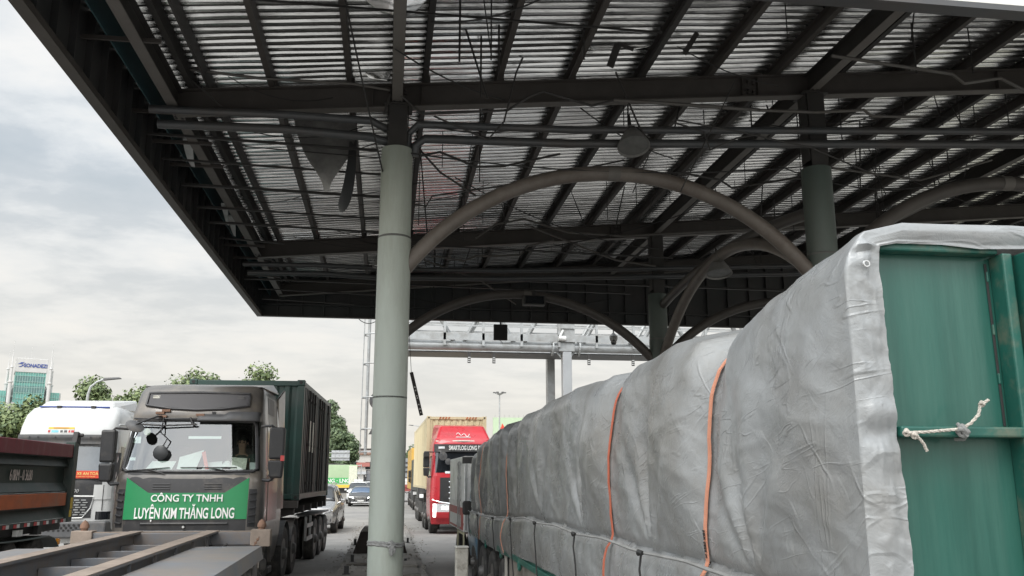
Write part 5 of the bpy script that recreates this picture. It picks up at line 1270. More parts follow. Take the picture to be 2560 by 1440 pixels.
def tarp_pt(y, s):
    """s in 0..1 up the left flank, 1..2 across the top"""
    zt = lerp_tab(ZT, y); zr = rope_z(y)
    squeeze = sum(q * math.exp(-((y - a) / .16) ** 2) for a, q in STRAPS)
    bulge = sum(.075 * math.exp(-((y - a - .55) / .38) ** 2) for a, q in STRAPS[:2]) + .02 * math.sin(y * 2.1)
    if s <= 1:
        zb = 1.03 + .015 * noise.noise((y * 1.5, 3, 1)) + .05 * math.exp(-((y - 6.0) / 2.2) ** 2) - (.07 if y > 8.6 else 0)
        z = zb + (zt - zb) * s
        prof_ = math.sin(min(1, max(0, (z - zr) / (zt - zr))) * math.pi) if z > zr else 0
        x = lx - .012 - prof_ * (.03 + bulge) + squeeze * max(0, (z - 1.3) / 1.4)
        if z < zr: x += -.015 - .05 * math.sin((zr - z) / (zr - zb + 1e-6) * math.pi) * (.6 + .4 * math.sin(y * 3))
        x += .026 * math.exp(-((z - zr) / .03) ** 2)
        # rounded shoulder
        e_ = min(1, max(0, (y + .035) / .30)); e_ = e_ * e_ * (3 - 2 * e_); x = (lx - .018) * (1 - e_) + x * e_
        k_ = (s - .90) / .10
        if k_ > 0: x += .085 * k_ ** 2.2
        # drape folds fanning up from each tie point
        f_ = 0
        for t in TIES:
            d = y - t; hgt = max(0.02, z - zr)
            if z > zr and abs(d) < .28 + .75 * hgt:
                a_ = math.atan2(d, hgt); f_ += min(1, (.28 + .75 * hgt - abs(d)) / .22) * math.cos(a_ * 9 + t) * .026 * math.exp(-(hgt / .85) ** 2) * min(1, hgt / .3)
        x -= f_
        x -= .018 * math.sin(y * 4.3 + 2.0 * noise.noise((y * .8, z * .7, 2))) * max(0, min(1, (z - zr) * 2)) * min(1, y)
        # loose vertical folds toward the tail
        if y > 7.5: x -= .028 * math.sin(y * 7.5 + 1.2 * noise.noise((y, z, 0))) * min(1, (y - 7.5) / 2.5) * (.35 + .65 * s)
    else:
        u = s - 1; x = lx + .073 + squeeze * .9 + (TW - .15) * u
        z = zt + .015 + .13 * math.sin(math.pi * min(1, u * 1.02)) * min(1, (y + .035) / .8) + .03 * (1 - min(1, (y + .035) / .8)) * min(1, u * 12) + .03 * noise.noise((x * 2, y * 1.3, 7)) - squeeze * .35
    p = Vector((x, y, z))
    w = noise.fractal(Vector((y * 1.1, z * 1.6, x)), 1.0, 2.0, 3) * .011 + noise.noise((y * 5.5 + z * 2.5, z * 5 - y * 2, x * 3)) * .005 + abs(noise.noise((y * 3.2 - z * 4.5, z * 3 + y, x))) * -.010
    # sharp creases where the sheet has been folded and trodden on
    def rg(a, b_, sc, k_): return max(0.0, 1 - abs(noise.noise((a * sc + noise.noise((a * 1.3, b_ * 1.3, k_)) * 1.2, b_ * sc, k_))) * 5.5)
    nr = .45 + .55 * math.exp(-max(0, y) / 3.0)
    w += nr * (.0075 * rg(y * .9 + z * .5, z * .8 - y * .35, 2.3, 11) + .0045 * rg(y * .5 - z * .9, z + y * .4, 4.6, 23) + .0025 * rg(y, z, 9.5, 31))
    p.x += -w * min(1, max(0, (y + .035) / .12)) if s <= 1.02 else 0
    if s > 1: p.z += w * 1.3 * min(1, max(0, (y + .035) / .12))
    return p
G = []; NY = 380
ys_ = [-.035 + (TL - .1) * (i / NY) ** 1.25 for i in range(NY + 1)]
ss_ = [i / 104 for i in range(105)] + [1 + (i + 1) / 16 for i in range(16)]
for y in ys_: G.append([tarp_pt(y, s_) for s_ in ss_])
def front_row(u, tab):
    row = []
    for i, (p, s_) in enumerate(zip(tab, ss_)):
        C_ = Vector((lx + .114, p.y, 2.772)); sm = lambda v: (lambda q_: q_ * q_ * (3 - 2 * q_))(min(1, max(0, v)))
        if s_ <= 1:
            t_ = Vector((lx + .106 + .030 * (2.8 - p.z) / 1.2 + .012 * noise.noise((p.z * 6, 0, 2)), p.y, min(p.z, 2.772))); g_ = sm((s_ - .90) / .08)
        else:
            xx = max(p.x, lx + .128); t_ = Vector((xx, p.y, 2.792 + .008 * math.sin(xx * 11) - .012 * (xx - lx) + .006 * noise.noise((xx * 9, 1, 1)))); g_ = sm((1.09 - s_) / .07)
        t_ = t_.lerp(C_, g_)
        q = p.lerp(t_, u)
        rdg = lambda sc, k_: max(0.0, 1 - abs(noise.noise((q.x * sc + .5 * q.z * sc, q.z * sc, k_))) * 5)
        cr = noise.noise((q.z * 7, q.x * 12, 5)) * .004 - rdg(7, 3) * .005 - rdg(15, 9) * .005 - rdg(30, 2) * .003
        tie = .014 * math.cos((q.z - 2.11) * 42) * math.exp(-((q.z - 2.11) / .12) ** 2)
        q.y = -.040 - (.006 if s_ <= 1 else .014) * math.sin(min(1, u * 1.15) * math.pi) + (cr + tie) * min(1, u * 3)
        q.y += g_ * (.013 * math.sin(i * 1.35) * math.sin(math.pi * min(1, u + .1)) - .012 * u)
        row.append(q)
    return row
edge = [tarp_pt(ys_[0], s_) for s_ in ss_]
G = [front_row(k_ / 22, edge) for k_ in range(22, 0, -1)] + G
mb = MB().grid(G)
# tail end hanging down over the back
G = []
for j in range(13):
    v = j / 12; yb_ = ys_[-1] + .25 * math.sin(v * 1.5)
    G.append([(p.x + .03 * math.sin(i), yb_ + .03 * math.sin(i * 1.3), p.z + (1.15 - p.z) * v) for i, p in enumerate([tarp_pt(ys_[-1], s_) for s_ in ss_[100:]])])
mb.grid(G)
tp_root = thing('tarpaulin', 'silver grey tarpaulin lashed over the long load on the flatbed trailer', 'tarpaulin', (TX + TW / 2, TY, 0))
mb.build('cover', M_tarp, tp_root, smooth=True, fixn=False)
G = [[(lx + .045 + (.017 + .006 * math.cos(c)) * math.cos(a), -.072 + .004 * math.sin(c), 2.700 + (.017 + .006 * math.cos(c)) * math.sin(a)) for c in [2 * math.pi * j / 6 for j in range(7)]] for a in [2 * math.pi * i / 18 for i in range(19)]]
for row in G:
    for k_ in range(len(row)): row[k_] = (lx + .045 + (row[k_][0] - lx - .045) * .62, row[k_][1], 2.700 + (row[k_][2] - 2.700) * .62)
MB().grid(G).build('eyelet', M_alu, tp_root, smooth=True, fixn=False)
hem = [Vector((tarp_pt(y, 0).x - .055, y, rope_z(y))) for y in [.0 + i * .09 for i in range(int(14.1 / .09))]]
MB().tube(hem, .010, 6).build('hem_rope', M_grayrope, tp_root, smooth=True)
for i, y in enumerate(TIES):
    z1 = rope_z(y); b = MB(); xw = tarp_pt(y, 0).x
    b.tube([(xw - .065, y, z1 + .01), (xw - .075, y + .02, z1 - .1), (xw - .07, y - .015 * (i % 3), (z1 + 1.05) / 2), (xw - .05, y + .02, 1.02), (xw - .03, y + .03, .95 if i % 2 else .80)], .007, 6)
    b.tube([(xw - .07, y - .04, z1), (xw - .085, y, z1 + .008), (xw - .07, y + .05, z1 - .012)], .013, 6)
    b.build('tie_cord', M_cord, tp_root, smooth=True)

# lashing straps over the tarpaulin
NAMES = ['pale orange lashing strap with printed lettering nearest the green headboard', 'bright orange red lashing strap, second from the green headboard', 'thin faded orange strap before the last strap near the trailer tail', 'thin faded orange strap farthest along at the trailer tail']
for i, ((a, q), lb) in enumerate(zip(STRAPS, NAMES)):
    w = .037 if i < 2 else .036
    def centre(s_):
        p = tarp_pt(a, s_); p2 = tarp_pt(a + .01, s_); p.y += (.10 if i == 0 else .18 if i == 1 else .0) * (1 - min(1, s_)) ** 1.0 
        if s_ <= 1.0: p.x = min(p.x, tarp_pt(a - .03, s_).x, tarp_pt(a + .03, s_).x) - .016
        else: p.z += .035
        if s_ < .28: p.x -= .02
        return p
    raw = [centre(.03 + 1.9 * k_ / 69) for k_ in range(70)]
    for _ in range(2):
        raw = [raw[0]] + [Vector((min(raw[q_].x, (raw[q_ - 1].x + raw[q_].x * 2 + raw[q_ + 1].x) / 4), (raw[q_ - 1].y + raw[q_].y + raw[q_ + 1].y) / 3, raw[q_].z)) for q_ in range(1, 69)] + [raw[-1]]
    G = []
    for c in raw:
        G.append([(c.x, c.y - w / 2, c.z), (c.x, c.y, c.z), (c.x, c.y + w / 2, c.z)])
    o = MB().grid(G).build('lashing_strap', M_strap if i != 1 else M_strap2, solid=.006, fixn=False, loc=(TX + TW / 2, TY, 0))
    tag(o, lb, 'strap', 'lashing straps over the tarpaulin')
    if i == 0:
        pa, pb = centre(.22), centre(.5)
        def wp(co):
            t = co.z; s_ = .18 + t * .35; c = centre(s_); return Vector((c.x - .008, c.y + co.y, c.z))
        tx_ = text('WI-LASH 5000 KGS', .022, M_cord, o, (0, 0, 0), rot=(0, 0, 0), sx=.9, bold=.01)
        for v in tx_.data.vertices:
            u, h_ = v.co.x, v.co.y
            s_ = .36 + u * .62; c = centre(s_); v.co = Vector((c.x - .007, c.y - h_ + .010, c.z))
# rope tied to the headboard bar
def rope(pts, r, n=60):
    # twisted two strand rope along a polyline
    P_ = [Vector(p) for p in pts]; b = MB(); L_ = [0]
    for a, c in zip(P_, P_[1:]): L_.append(L_[-1] + (c - a).length)
    def at_(d):
        for i in range(len(P_) - 1):
            if d <= L_[i + 1] + 1e-9: return P_[i].lerp(P_[i + 1], (d - L_[i]) / (L_[i + 1] - L_[i])), (P_[i + 1] - P_[i]).normalized()
        return P_[-1], (P_[-1] - P_[-2]).normalized()
    for ph in (0, 2.094, 4.189):
        q = []
        for i in range(n + 1):
            d = L_[-1] * i / n; p, t_ = at_(d); a = t_.cross(Vector((0, 1, .1))).normalized(); c = t_.cross(a)
            an = d * 420 * .25 + ph; q.append(p + (a * math.cos(an) + c * math.sin(an)) * r * .55)
        b.tube(q, r * .62, 6)
    return b
tr = thing('tied_rope', 'dirty white rope knotted from the tarpaulin hem to the green crossbar', 'rope', (TX + TW / 2, TY, 0))
rope([(lx + .125, -.075, 2.108), (lx + .2, -.085, 2.110), (lx + .33, -.075, 2.121)], .0050, 70).build('rope', M_rope, tr, smooth=True)
rope([(lx + .335, -.07, 2.12), (lx + .37, -.085, 2.14), (lx + .40, -.09, 2.17), (lx + .415, -.085, 2.205), (lx + .445, -.09, 2.222)], .0050, 60).build('rope_end', M_rope, tr, smooth=True)
rope([(lx + .14, -.085, 2.108), (lx + .165, -.095, 2.09), (lx + .185, -.09, 2.07), (lx + .195, -.09, 2.045)], .0050, 40).build('rope_end', M_rope, tr, smooth=True)
def knot(c, r):
    c = Vector(c); b = MB()
    for ax_ in range(3):
        pts = []
        for i in range(13):
            a = 2 * math.pi * i / 12
            v = [math.cos(a) * r, math.sin(a) * r * .8]; p = [0, 0, 0]; p[ax_] = .3 * r * math.sin(2 * a); p[(ax_ + 1) % 3] = v[0]; p[(ax_ + 2) % 3] = v[1]; pts.append(c + Vector(p))
        b.tube(pts, r * .42, 7)
    return b
knot((lx + .13, -.085, 2.108), .011).build('knot', M_rope, tr, smooth=True)
knot((lx + .155, -.09, 2.098), .010).build('knot', M_rope, tr, smooth=True)
knot((lx + .345, -.075, 2.116), .018).build('knot', M_grayrope, tr, smooth=True)
knot((lx + .418, -.088, 2.208), .009).build('knot', M_rope, tr, smooth=True)
b = MB(); b.tube([(lx + .345, -.052, 2.14), (lx + .335, -.085, 2.12), (lx + .35, -.088, 2.10), (lx + .362, -.05, 2.088), (lx + .35, -.02, 2.09)], .007, 6); b.build('loop', M_grayrope, tr, smooth=True)

# ================================================================ blue truck with white box body behind the trailer
bt2 = thing('box_truck', 'small blue cab truck with white and red box body behind the tarpaulin trailer', 'truck', (2.62, 17.55, 0), R(1.0))
kc = Cab([(.42, .80, .06, 1.6), (.8, .86, 0, 1.6), (1.3, .86, .03, 1.6), (1.38, .85, .06, 1.6), (2.0, .78, .32, 1.6), (2.1, .74, .42, 1.55), (2.14, .66, .55, 1.5)], .25, 4)
kc.shell(M_bluec, bt2); kc.front('windscreen', M_dglass, bt2, -.76, .76, 1.38, 1.98, .008)
for s_ in (-1, 1):
    kc.side('side_window', M_dglass, bt2, s_, [(.4, 1.35), (1.1, 1.3), (1.1, 1.95), (.55, 1.95)]); kc.front('headlight', M_lens, bt2, *sorted((s_ * .5, s_ * .82)), .62, .84, .01, .02, nu=6)
    wheel(bt2, s_ * .84, .7, .36, .2, s_); wheel(bt2, s_ * .84, 4.0, .36, .2, s_, dual=True)
kc.front('grille', M_blackpl, bt2, -.5, .5, .9, 1.15, .01, .02)
b = MB(); b.hexa([(-1.12, .18, 1.27), (-.93, .18, 1.27), (-.95, .3, 1.30), (-1.1, .3, 1.30), (-1.13, .16, 1.56), (-.93, .16, 1.56), (-.95, .3, 1.53), (-1.1, .3, 1.53)]); o = b.build('mirror', M_blackpl, bt2, bevel=.045)
MB().tube([(-.95, .25, 1.33), (-.84, .35, 1.22), (-.76, .45, 1.2)], .022, 8).build('mirror_arm', M_blackpl, o, smooth=True)
b = MB(); b.box(-.92, .95, 1.85, 5.3, .86, 2.46); bx = b.build('box_body', M_boxw, bt2, bevel=.02)
b = MB(); b.box(-.935, -.92, 1.86, 5.3, 1.0, 1.05); b.box(-.935, -.925, 1.9, 5.25, .9, 1.36); b.build('red_stripe', M_boxr, bx)
b = MB(); b.box(-.94, -.93, 1.9, 5.2, 1.40, 1.50); b.box(-.94, -.936, 2.3, 4.9, .95, 1.2); b.build('white_print', M_refw, bx)
b = MB()
for y in (2.5, 2.85): b.tube([(-.95, y, .9), (-.95, y, 2.36)], .014, 6); [b.box(-.97, -.925, y - .04, y + .04, z - .03, z + .03) for z in (1.0, 1.5, 2.0, 2.3)]
b.build('door_rod', M_galv, bx)
b = MB(); b.box(-.955, -.70, 1.83, 1.95, 2.30, 2.44); b.build('corner_guard', M_blackpl, bx, bevel=.01); MB().box(-.70, -.55, 1.82, 1.85, 2.22, 2.30).build('marker_lamp', M_refr, bx, bevel=.02)
b = MB(); b.box(-.9, -.85, 1.835, 1.85, .9, 2.3); b.box(-.6, .9, 1.835, 1.85, 1.55, 1.58); b.build('edge_trim', M_galv, bx)
b = MB(); b.bar((-.9, 2.0, .82), (-.9, 3.3, .82), .03, .04); b.bar((-.9, 2.0, .45), (-.9, 3.3, .45), .03, .04); b.bar((-.9, 2.0, .45), (-.9, 2.0, .86), .03, .04); b.bar((-.9, 3.3, .45), (-.9, 3.3, .86), .03, .04)
b.build('side_guard', mat('cream guard rail', (.55, .52, .36), .6), bt2); b = MB(); b.box(-.4, .4, 1.0, 5.2, .5, .84); b.build('chassis_frame', M_wire, bt2)

# ================================================================ red tractor and cream container
rt = thing('tractor_truck', 'red tractor truck with lit headlamps and black name board', 'truck', (2.87, 33.4, 0), R(1.2))
rc = Cab([(.36, 1.16, .12, 2.3), (.7, 1.22, .0, 2.3), (1.3, 1.24, -.02, 2.3), (2.1, 1.22, .04, 2.3), (3.05, 1.14, .24, 2.3), (3.3, 1.12, .28, 2.3), (3.4, 1.08, .32, 2.3), (3.5, 1.06, .4, 2.3)], .40, 4)
rc.shell(M_redc, rt)
rc.front('windscreen', M_dglass, rt, -1.06, 1.06, 2.22, 2.98, .008); rc.front('visor', M_blackpl, rt, -1.10, 1.10, 2.98, 3.27, .07, .06)
text('SMARTLOG LONG PHÚ', .17, M_white, rt, (.10, rc.fy(.3, 2.98) - .13, 3.05), sx=.55, bold=.02)
rc.front('visor_lamp', M_lens, rt, -.95, -.72, 3.1, 3.18, .08, .02, nu=6)
rc.front('grille', M_blackpl, rt, -.88, .88, 1.12, 2.04, .012, .03)
b = MB()
for k_ in range(4):
    for s_ in (-1, 1):
        z = 1.24 + .2 * k_; edge_loop(rc, [(s_ * (.32 + .05 * k_ * 0 + .03 * i), z + .006 * i) for i in range(9)], .026, .03, b)
b.build('grille_bar', M_chrome, rt)
for s_ in (-1, 1):
    rc.front('corner_panel', M_redc, rt, *sorted((s_ * .90, s_ * 1.2)), 1.15, 2.1, .03, .04, nu=8)
    hl = rc.front('headlight', M_lens, rt, *sorted((s_ * .50, s_ * 1.14)), .80, 1.10, .02, .03, nu=12)
    rc.front('daylight_strip', M_lamp, hl, *sorted((s_ * 1.02, s_ * 1.12)), .62, 1.08, .035, .01, nu=3)
    for xq in (.58, .72): rc.front('lit_lamp', M_lamp, hl, *sorted((s_ * xq, s_ * (xq + .09))), .90, 1.0, .035, .01, nu=3)
    rc.side('side_window', M_dglass, rt, s_, [(.6, 2.15), (1.5, 2.1), (1.5, 2.85), (.74, 2.85)]); wheel(rt, s_ * 1.2, 1.0, .52, .3, s_)
    for q in (3.6, 4.95): wheel(rt, s_ * 1.2, q, .52, .27, s_, dual=True)
b = MB(); edge_loop(rc, [(-1.16, 1.24), (-.9, 1.16), (-.5, 1.10), (0, 1.08), (.5, 1.10), (.9, 1.16), (1.16, 1.24)], .025, .025, b); b.build('chrome_strip', M_chrome, rt)
rc.front('bumper', M_redc, rt, -1.18, 1.18, .40, .80, .03, .05); rc.front('bumper_lip', mat('deep red bumper', (.28, .012, .02), .35), rt, -1.0, 1.0, .46, .58, .05, .03)
b = MB(); b.hexa([(-1.05, .35, 3.42), (1.05, .35, 3.42), (1.1, 2.2, 3.42), (-1.1, 2.2, 3.42), (-.84, .95, 3.98), (.84, .95, 3.98), (1.02, 2.2, 4.1), (-1.02, 2.2, 4.1)]); df = b.build('roof_deflector', M_redc, rt, bevel=.09)
b = MB(); pts = [(-.25 + .5 * i / 12, .58 + .0 * i, 3.64 + .06 * math.sin(i * 1.1) + .03 * math.sin(i * .5)) for i in range(13)]
b.tube([(x, .35 + (z - 3.42) / .56 * .6 - .04, z) for x, y, z in pts], .012, 5); b.tube([(-.28, .35 + .1 / .52 * .6 - .03, 3.54), (.28, .35 + .1 / .52 * .6 - .03, 3.54)], .014, 5); b.build('emblem', M_white, df)
b = MB(); edge_loop(rc, [(-1.04, 3.38), (0, 3.39), (1.04, 3.38)], .025, .03, b); b.build('roof_seam', M_papery, rt)
truck_mirror(rt, -1, -1.40, .1, 2.1, 2.95, .24)
MB().box(-1.5, -1.3, .0, .12, 2.78, 3.0).build('mirror', M_blackpl, rt, bevel=.03)
b = MB(); b.lathe([(0, .05), (.14, .02), (.16, -.02), (0, -.04)], (-.8, -.06, 2.82), 'y', 16); b.tube([(-.9, .1, 3.0), (-.85, -.08, 2.9), (-.62, -.06, 2.6)], .03, 8); b.lathe([(0, .05), (.1, .02), (.12, -.02), (0, -.04)], (-.6, -.08, 2.62), 'y', 16); b.build('mirror', M_greypl, rt, smooth=True)
rc.front('dash_paper', M_paper, rt, -.7, -.3, 2.19, 2.27, .012)
b = MB(); b.box(-.5, .5, .5, 7, .6, .95); b.build('chassis_frame', M_wire, rt)
rct = thing('container_trailer', 'black container trailer behind the red truck', 'trailer', (2.87, 36.2, 0), R(.6))
b = MB(); b.box(-.6, .6, .2, 12, 1.1, 1.55); b.build('frame', M_steel, rct)
for y in (8.3, 9.6, 10.9):
    for s_ in (-1, 1): wheel(rct, s_ * 1.2, y, .52, .27, s_, dual=True)
b = MB(); b.box(-1.2, -.7, 3.2, 3.4, .3, 1.4); b.box(-1.22, -1.18, 4.0, 7.0, .5, 1.0); b.build('landing_leg', M_steel, rct)
rcc = container('shipping_container', 'cream ribbed shipping container carried behind the red truck', 'container', (2.80, 36.3, 1.58), R(.6), 12.19, 2.44, 2.92, M_conty, ribs=(9, 40))
b = MB()
for s_ in (-1, 1):
    for k_ in range(4): b.hexa([(s_ * .55 + k_ * .12 - .18, -.004, 2.80), (s_ * .55 + k_ * .12 - .12, -.004, 2.80), (s_ * .55 + k_ * .12 - .12, .012, 2.80), (s_ * .55 + k_ * .12 - .18, .012, 2.80), (s_ * .55 + k_ * .12 - .14, -.004, 2.89), (s_ * .55 + k_ * .12 - .08, -.004, 2.89), (s_ * .55 + k_ * .12 - .08, .012, 2.89), (s_ * .55 + k_ * .12 - .14, .012, 2.89)])
b.build('warning_stripe', M_orange, rcc)
for i, c_ in enumerate('TCL'): text(c_, .13, M_cord, rcc, (.72, .03, 2.45 - i * .17), bold=.01)

# ================================================================ vehicles farther back on the right of the column
def far_truck(name, label, x, y, rz, cabm, body=None, bodym=None, w=2.4, hcab=3.1, hbody=4.0, zb=1.3, lb=9.0, louvre=False, group=None):
    t = thing(name, label, 'truck', (x, y, 0), rz, group)
    c = Cab([(.5, w / 2 - .06, .06, 2.0), (.9, w / 2, 0, 2.0), (1.9, w / 2, .04, 2.0), (hcab - .35, w / 2 - .08, .25, 2.0), (hcab, w / 2 - .14, .5, 2.0)], .35, 4)
    c.shell(cabm, t); c.front('windscreen', M_dglass, t, -w * .43, w * .43, 1.9, hcab - .45, .01); c.front('grille', M_blackpl, t, -w * .36, w * .36, 1.0, 1.6, .01, .02)
    c.front('bumper', M_greypl, t, -w * .47, w * .47, .5, .9, .03, .05)
    for s_ in (-1, 1):
        c.front('headlight', M_lens, t, *sorted((s_ * w * .34, s_ * w * .46)), .95, 1.15, .012, .02, nu=4)
        for q in (1.2, 4.2, 8.4): wheel(t, s_ * (w / 2 - .02), q, .5, .28, s_, dual=q > 2, n=18)
        c.side('side_window', M_dglass, t, s_, [(.55, 1.95), (1.5, 1.95), (1.5, hcab - .4), (.7, hcab - .4)])
    truck_mirror(t, -1, -w / 2 - .16, .1, 1.8, 2.6, .2)
    b = MB(); b.box(-.5, .5, .4, lb + 2, .6, 1.1); b.build('chassis_frame', M_wire, t)
    if body: 
        b = MB(); b.box(-w / 2, w / 2, 2.3, 2.3 + lb, zb, hbody); o = b.build('body', bodym, t, bevel=.02)
        b = MB()
        for i in range(8): b.box(-w / 2 + .1 + i * (w - .3) / 8, -w / 2 + .2 + i * (w - .3) / 8, 2.275, 2.3, zb + .1, hbody - .1)
        b.build('wall_rib', bodym, o)
    return t
far_truck('cargo_truck', 'dark grey truck following behind the cream container', 3.05, 52.5, R(.5), M_taupe_d, True, M_taupe_d, hbody=3.3)
far_truck('cargo_truck', 'truck with a yellow container half hidden by the dark grey truck', 3.0, 63.5, R(.3), M_greypl, True, M_contyel, hbody=4.25)
ft = thing('flatbed_truck', 'distant red flatbed carrying a grey louvred unit just right of the column', 'truck', (2.3, 82, 0))
b = MB(); b.box(-1.3, 1.3, 0, 6, .95, 1.3); b.box(-1.3, 1.3, -.1, .0, 1.3, 1.55); b.build('deck', mat('dull red deck', (.30, .08, .07), .7), ft)
b = MB(); b.box(-1.15, 1.15, .4, 5, 1.35, 3.9); o = b.build('louvred_unit', mat('grey unit sheet', (.24, .25, .26), .6), ft)
b = MB(); [b.box(-1.12, 1.12, .37, .40, z, z + .16) for z in (1.7, 2.05, 2.6, 3.0, 3.4)]; b.build('louvre_slat', M_steel, o); MB().box(-1.1, 1.1, .36, .4, 1.4, 2.1).build('white_panel', M_refw, o)
for s_ in (-1, 1):
    for y in (1, 4.5): wheel(ft, s_ * 1.2, y, .5, .28, s_, n=16)
b = MB(); b.tube([(-1.2, -.1, 1.2), (-.4, -.15, .8), (.2, -.1, 1.15)], .05, 6); b.build('tow_frame', M_steel, ft)

# ================================================================ cars
class Loft:
    """stations: (y, half width, sill z, belt z, roof z, roof half width)"""
    def __init__(s, st): s.st = st
    def ring(s, q):
        y, w, z0, zb, zr, wr = q; rnd_ = min(.09, max(.02, (zr - zb) * .25))
        half = [(w * .80, z0), (w * .96, z0 + .05), (w, z0 + .22), (w, (z0 + zb) / 2 + .1), (w * .985, zb - .05), (w * .95, zb), (wr + (w * .95 - wr) * .45, zb + (zr - zb) * .55), (wr + .02, zr - rnd_), (wr * .86, zr - rnd_ * .2), (wr * .5, zr), (0, zr + .01)]
        return [(x, y, z) for x, z in half] + [(-x, y, z) for x, z in reversed(half[:-1])]
    def build(s, name, m, parent):
        G = [s.ring(q) for q in s.st]; mb = MB().grid(G, closed=False); n = len(G[0])
        mb.f.append(tuple(range(n))); mb.f.append(tuple(reversed(range((len(G) - 1) * n, len(G) * n))))
        for i in range(len(G) - 1): mb.f.append((i * n + n - 1, i * n, (i + 1) * n, (i + 1) * n + n - 1))
        return mb.build(name, m, parent, smooth=True)
    def patch(s, name, m, parent, i0, i1, j0, j1, off=.012, shr=.06):
        A, B = s.ring(s.st[i0]), s.ring(s.st[i1]); G = []
        for a in range(5):
            t = shr + (1 - 2 * shr) * a / 4; row = []
            for j in range(j0, j1 + 1): row.append(Vector(A[j]).lerp(Vector(B[j]), t))
            G.append(row)
        c = Vector((0, (s.st[i0][0] + s.st[i1][0]) / 2, 1.0))
        for row in G:
            for k_, p in enumerate(row):
                d = (p - Vector((0, p.y, .95))).normalized(); row[k_] = p + d * off + Vector((0, -off * .8 if i0 == s.ws else 0, 0))
        return MB().grid(G).build(name, m, parent, smooth=True, solid=.008)
def car(name, label, loc, rz, m, kind, w=1.86, cat='car', grille='chrome', wsm=None, plate=True, group=None):
    t = thing(name, label, cat, loc, rz, group); h = w / 2
    if kind == 'suv': st = [(.0, h * .80, .42, .72, .78, h * .6), (.05, h * .90, .36, .84, .92, h * .72), (.35, h * .98, .32, .98, 1.06, h * .82), (1.15, h, .30, 1.08, 1.16, h * .84), (1.95, h, .30, 1.10, 1.74, h * .70), (2.5, h, .30, 1.12, 1.80, h * .70), (3.9, h, .30, 1.12, 1.78, h * .68), (4.5, h * .97, .34, 1.12, 1.68, h * .66), (4.75, h * .9, .42, 1.05, 1.15, h * .7)]; wr, tz = .38, (.95, 3.75)
    else: st = [(.0, h * .78, .34, .58, .64, h * .6), (.06, h * .90, .26, .70, .76, h * .7), (.4, h * .98, .22, .80, .88, h * .82), (1.35, h, .20, .92, .98, h * .84), (2.15, h, .20, .95, 1.40, h * .66), (2.9, h, .20, .96, 1.48, h * .66), (3.7, h, .20, .96, 1.42, h * .64), (4.6, h * .98, .24, .98, 1.06, h * .76), (5.1, h * .9, .34, .9, .96, h * .7)]; wr, tz = .35, (.95, 4.0)
    L_ = Loft(st); L_.ws = 3; L_.build('body', m, t)
    wsm = wsm or M_dglass
    L_.patch('windscreen', wsm, t, 3, 4, 7, 13, .012, .05)
    for j0, j1 in ((5, 7), (13, 15)):
        L_.patch('side_window', M_dglass, t, 4, 5, j0, j1, .010, .08); L_.patch('side_window', M_dglass, t, 5, 6, j0, j1, .010, .06)
    for s_ in (-1, 1):
        for y in tz: wheel(t, s_ * (h + .005), y, wr, .23, s_, n=20)
        hb = st[1][3]
        MB().hexa([(s_ * h * .52, -.01, hb - .13), (s_ * h * .86, .05, hb - .12), (s_ * h * .88, .3, hb - .12), (s_ * h * .52, .2, hb - .13), (s_ * h * .55, -.02, hb - .01), (s_ * h * .90, .06, hb + .02), (s_ * h * .92, .32, hb + .04), (s_ * h * .55, .2, hb)]).build('headlight', M_lamp if kind != 'suv' else M_lens, t, bevel=.02)
        zb_ = st[3][3]; b = MB(); b.hexa([(s_ * (h + .04), st[3][0] + .42, zb_ + .0), (s_ * (h + .22), st[3][0] + .44, zb_ + .02), (s_ * (h + .22), st[3][0] + .6, zb_ + .02), (s_ * (h + .04), st[3][0] + .6, zb_), (s_ * (h + .05), st[3][0] + .42, zb_ + .15), (s_ * (h + .2), st[3][0] + .44, zb_ + .14), (s_ * (h + .2), st[3][0] + .6, zb_ + .14), (s_ * (h + .05), st[3][0] + .6, zb_ + .15)]); b.bar((s_ * (h - .08), st[3][0] + .5, zb_), (s_ * (h + .08), st[3][0] + .5, zb_ + .05), .05, .05); b.build('mirror', m, t, bevel=.03)
        MB().hexa([(s_ * h * .5, -.03, st[0][2] + .02), (s_ * h * .84, .02, st[0][2] + .02), (s_ * h * .84, .1, st[0][2] + .02), (s_ * h * .5, .1, st[0][2] + .02), (s_ * h * .55, -.035, st[0][2] + .13), (s_ * h * .84, .02, st[0][2] + .15), (s_ * h * .84, .1, st[0][2] + .15), (s_ * h * .55, .1, st[0][2] + .13)]).build('fog_lamp_bay', M_blackpl if kind == 'suv' else M_greypl, t, bevel=.02)
    z0 = st[0][2]; zt = st[1][3]
    b = MB(); b.hexa([(-h * .40, -.03, z0 + .12), (h * .40, -.03, z0 + .12), (h * .40, .08, z0 + .12), (-h * .40, .08, z0 + .12), (-h * .48, -.02, zt - .06), (h * .48, -.02, zt - .06), (h * .48, .08, zt - .06), (-h * .48, .08, zt - .06)]); g_ = b.build('grille', M_blackpl, t, bevel=.015)
    b = MB()
    for k_ in range(3):
        z = z0 + .17 + k_ * .08; b.box(-h * .42, h * .42, -.05, -.03, z, z + .02)
    b.box(-h * .48, h * .48, -.05, -.02, zt - .07, zt - .045); b.box(-h * .40, h * .40, -.05, -.03, z0 + .10, z0 + .13); b.build('grille_bar', M_chrome, g_)
    if plate: MB().box(-.24, .24, -.065, -.05, z0 + .03, z0 + .14).build('number_plate', M_refw, t)
    b = MB(); b.box(-h * .75, h * .75, -.02, .06, z0 - .10, z0 + .0); b.build('lower_lip', M_chrome if kind != 'suv' else M_greypl, t, bevel=.02)
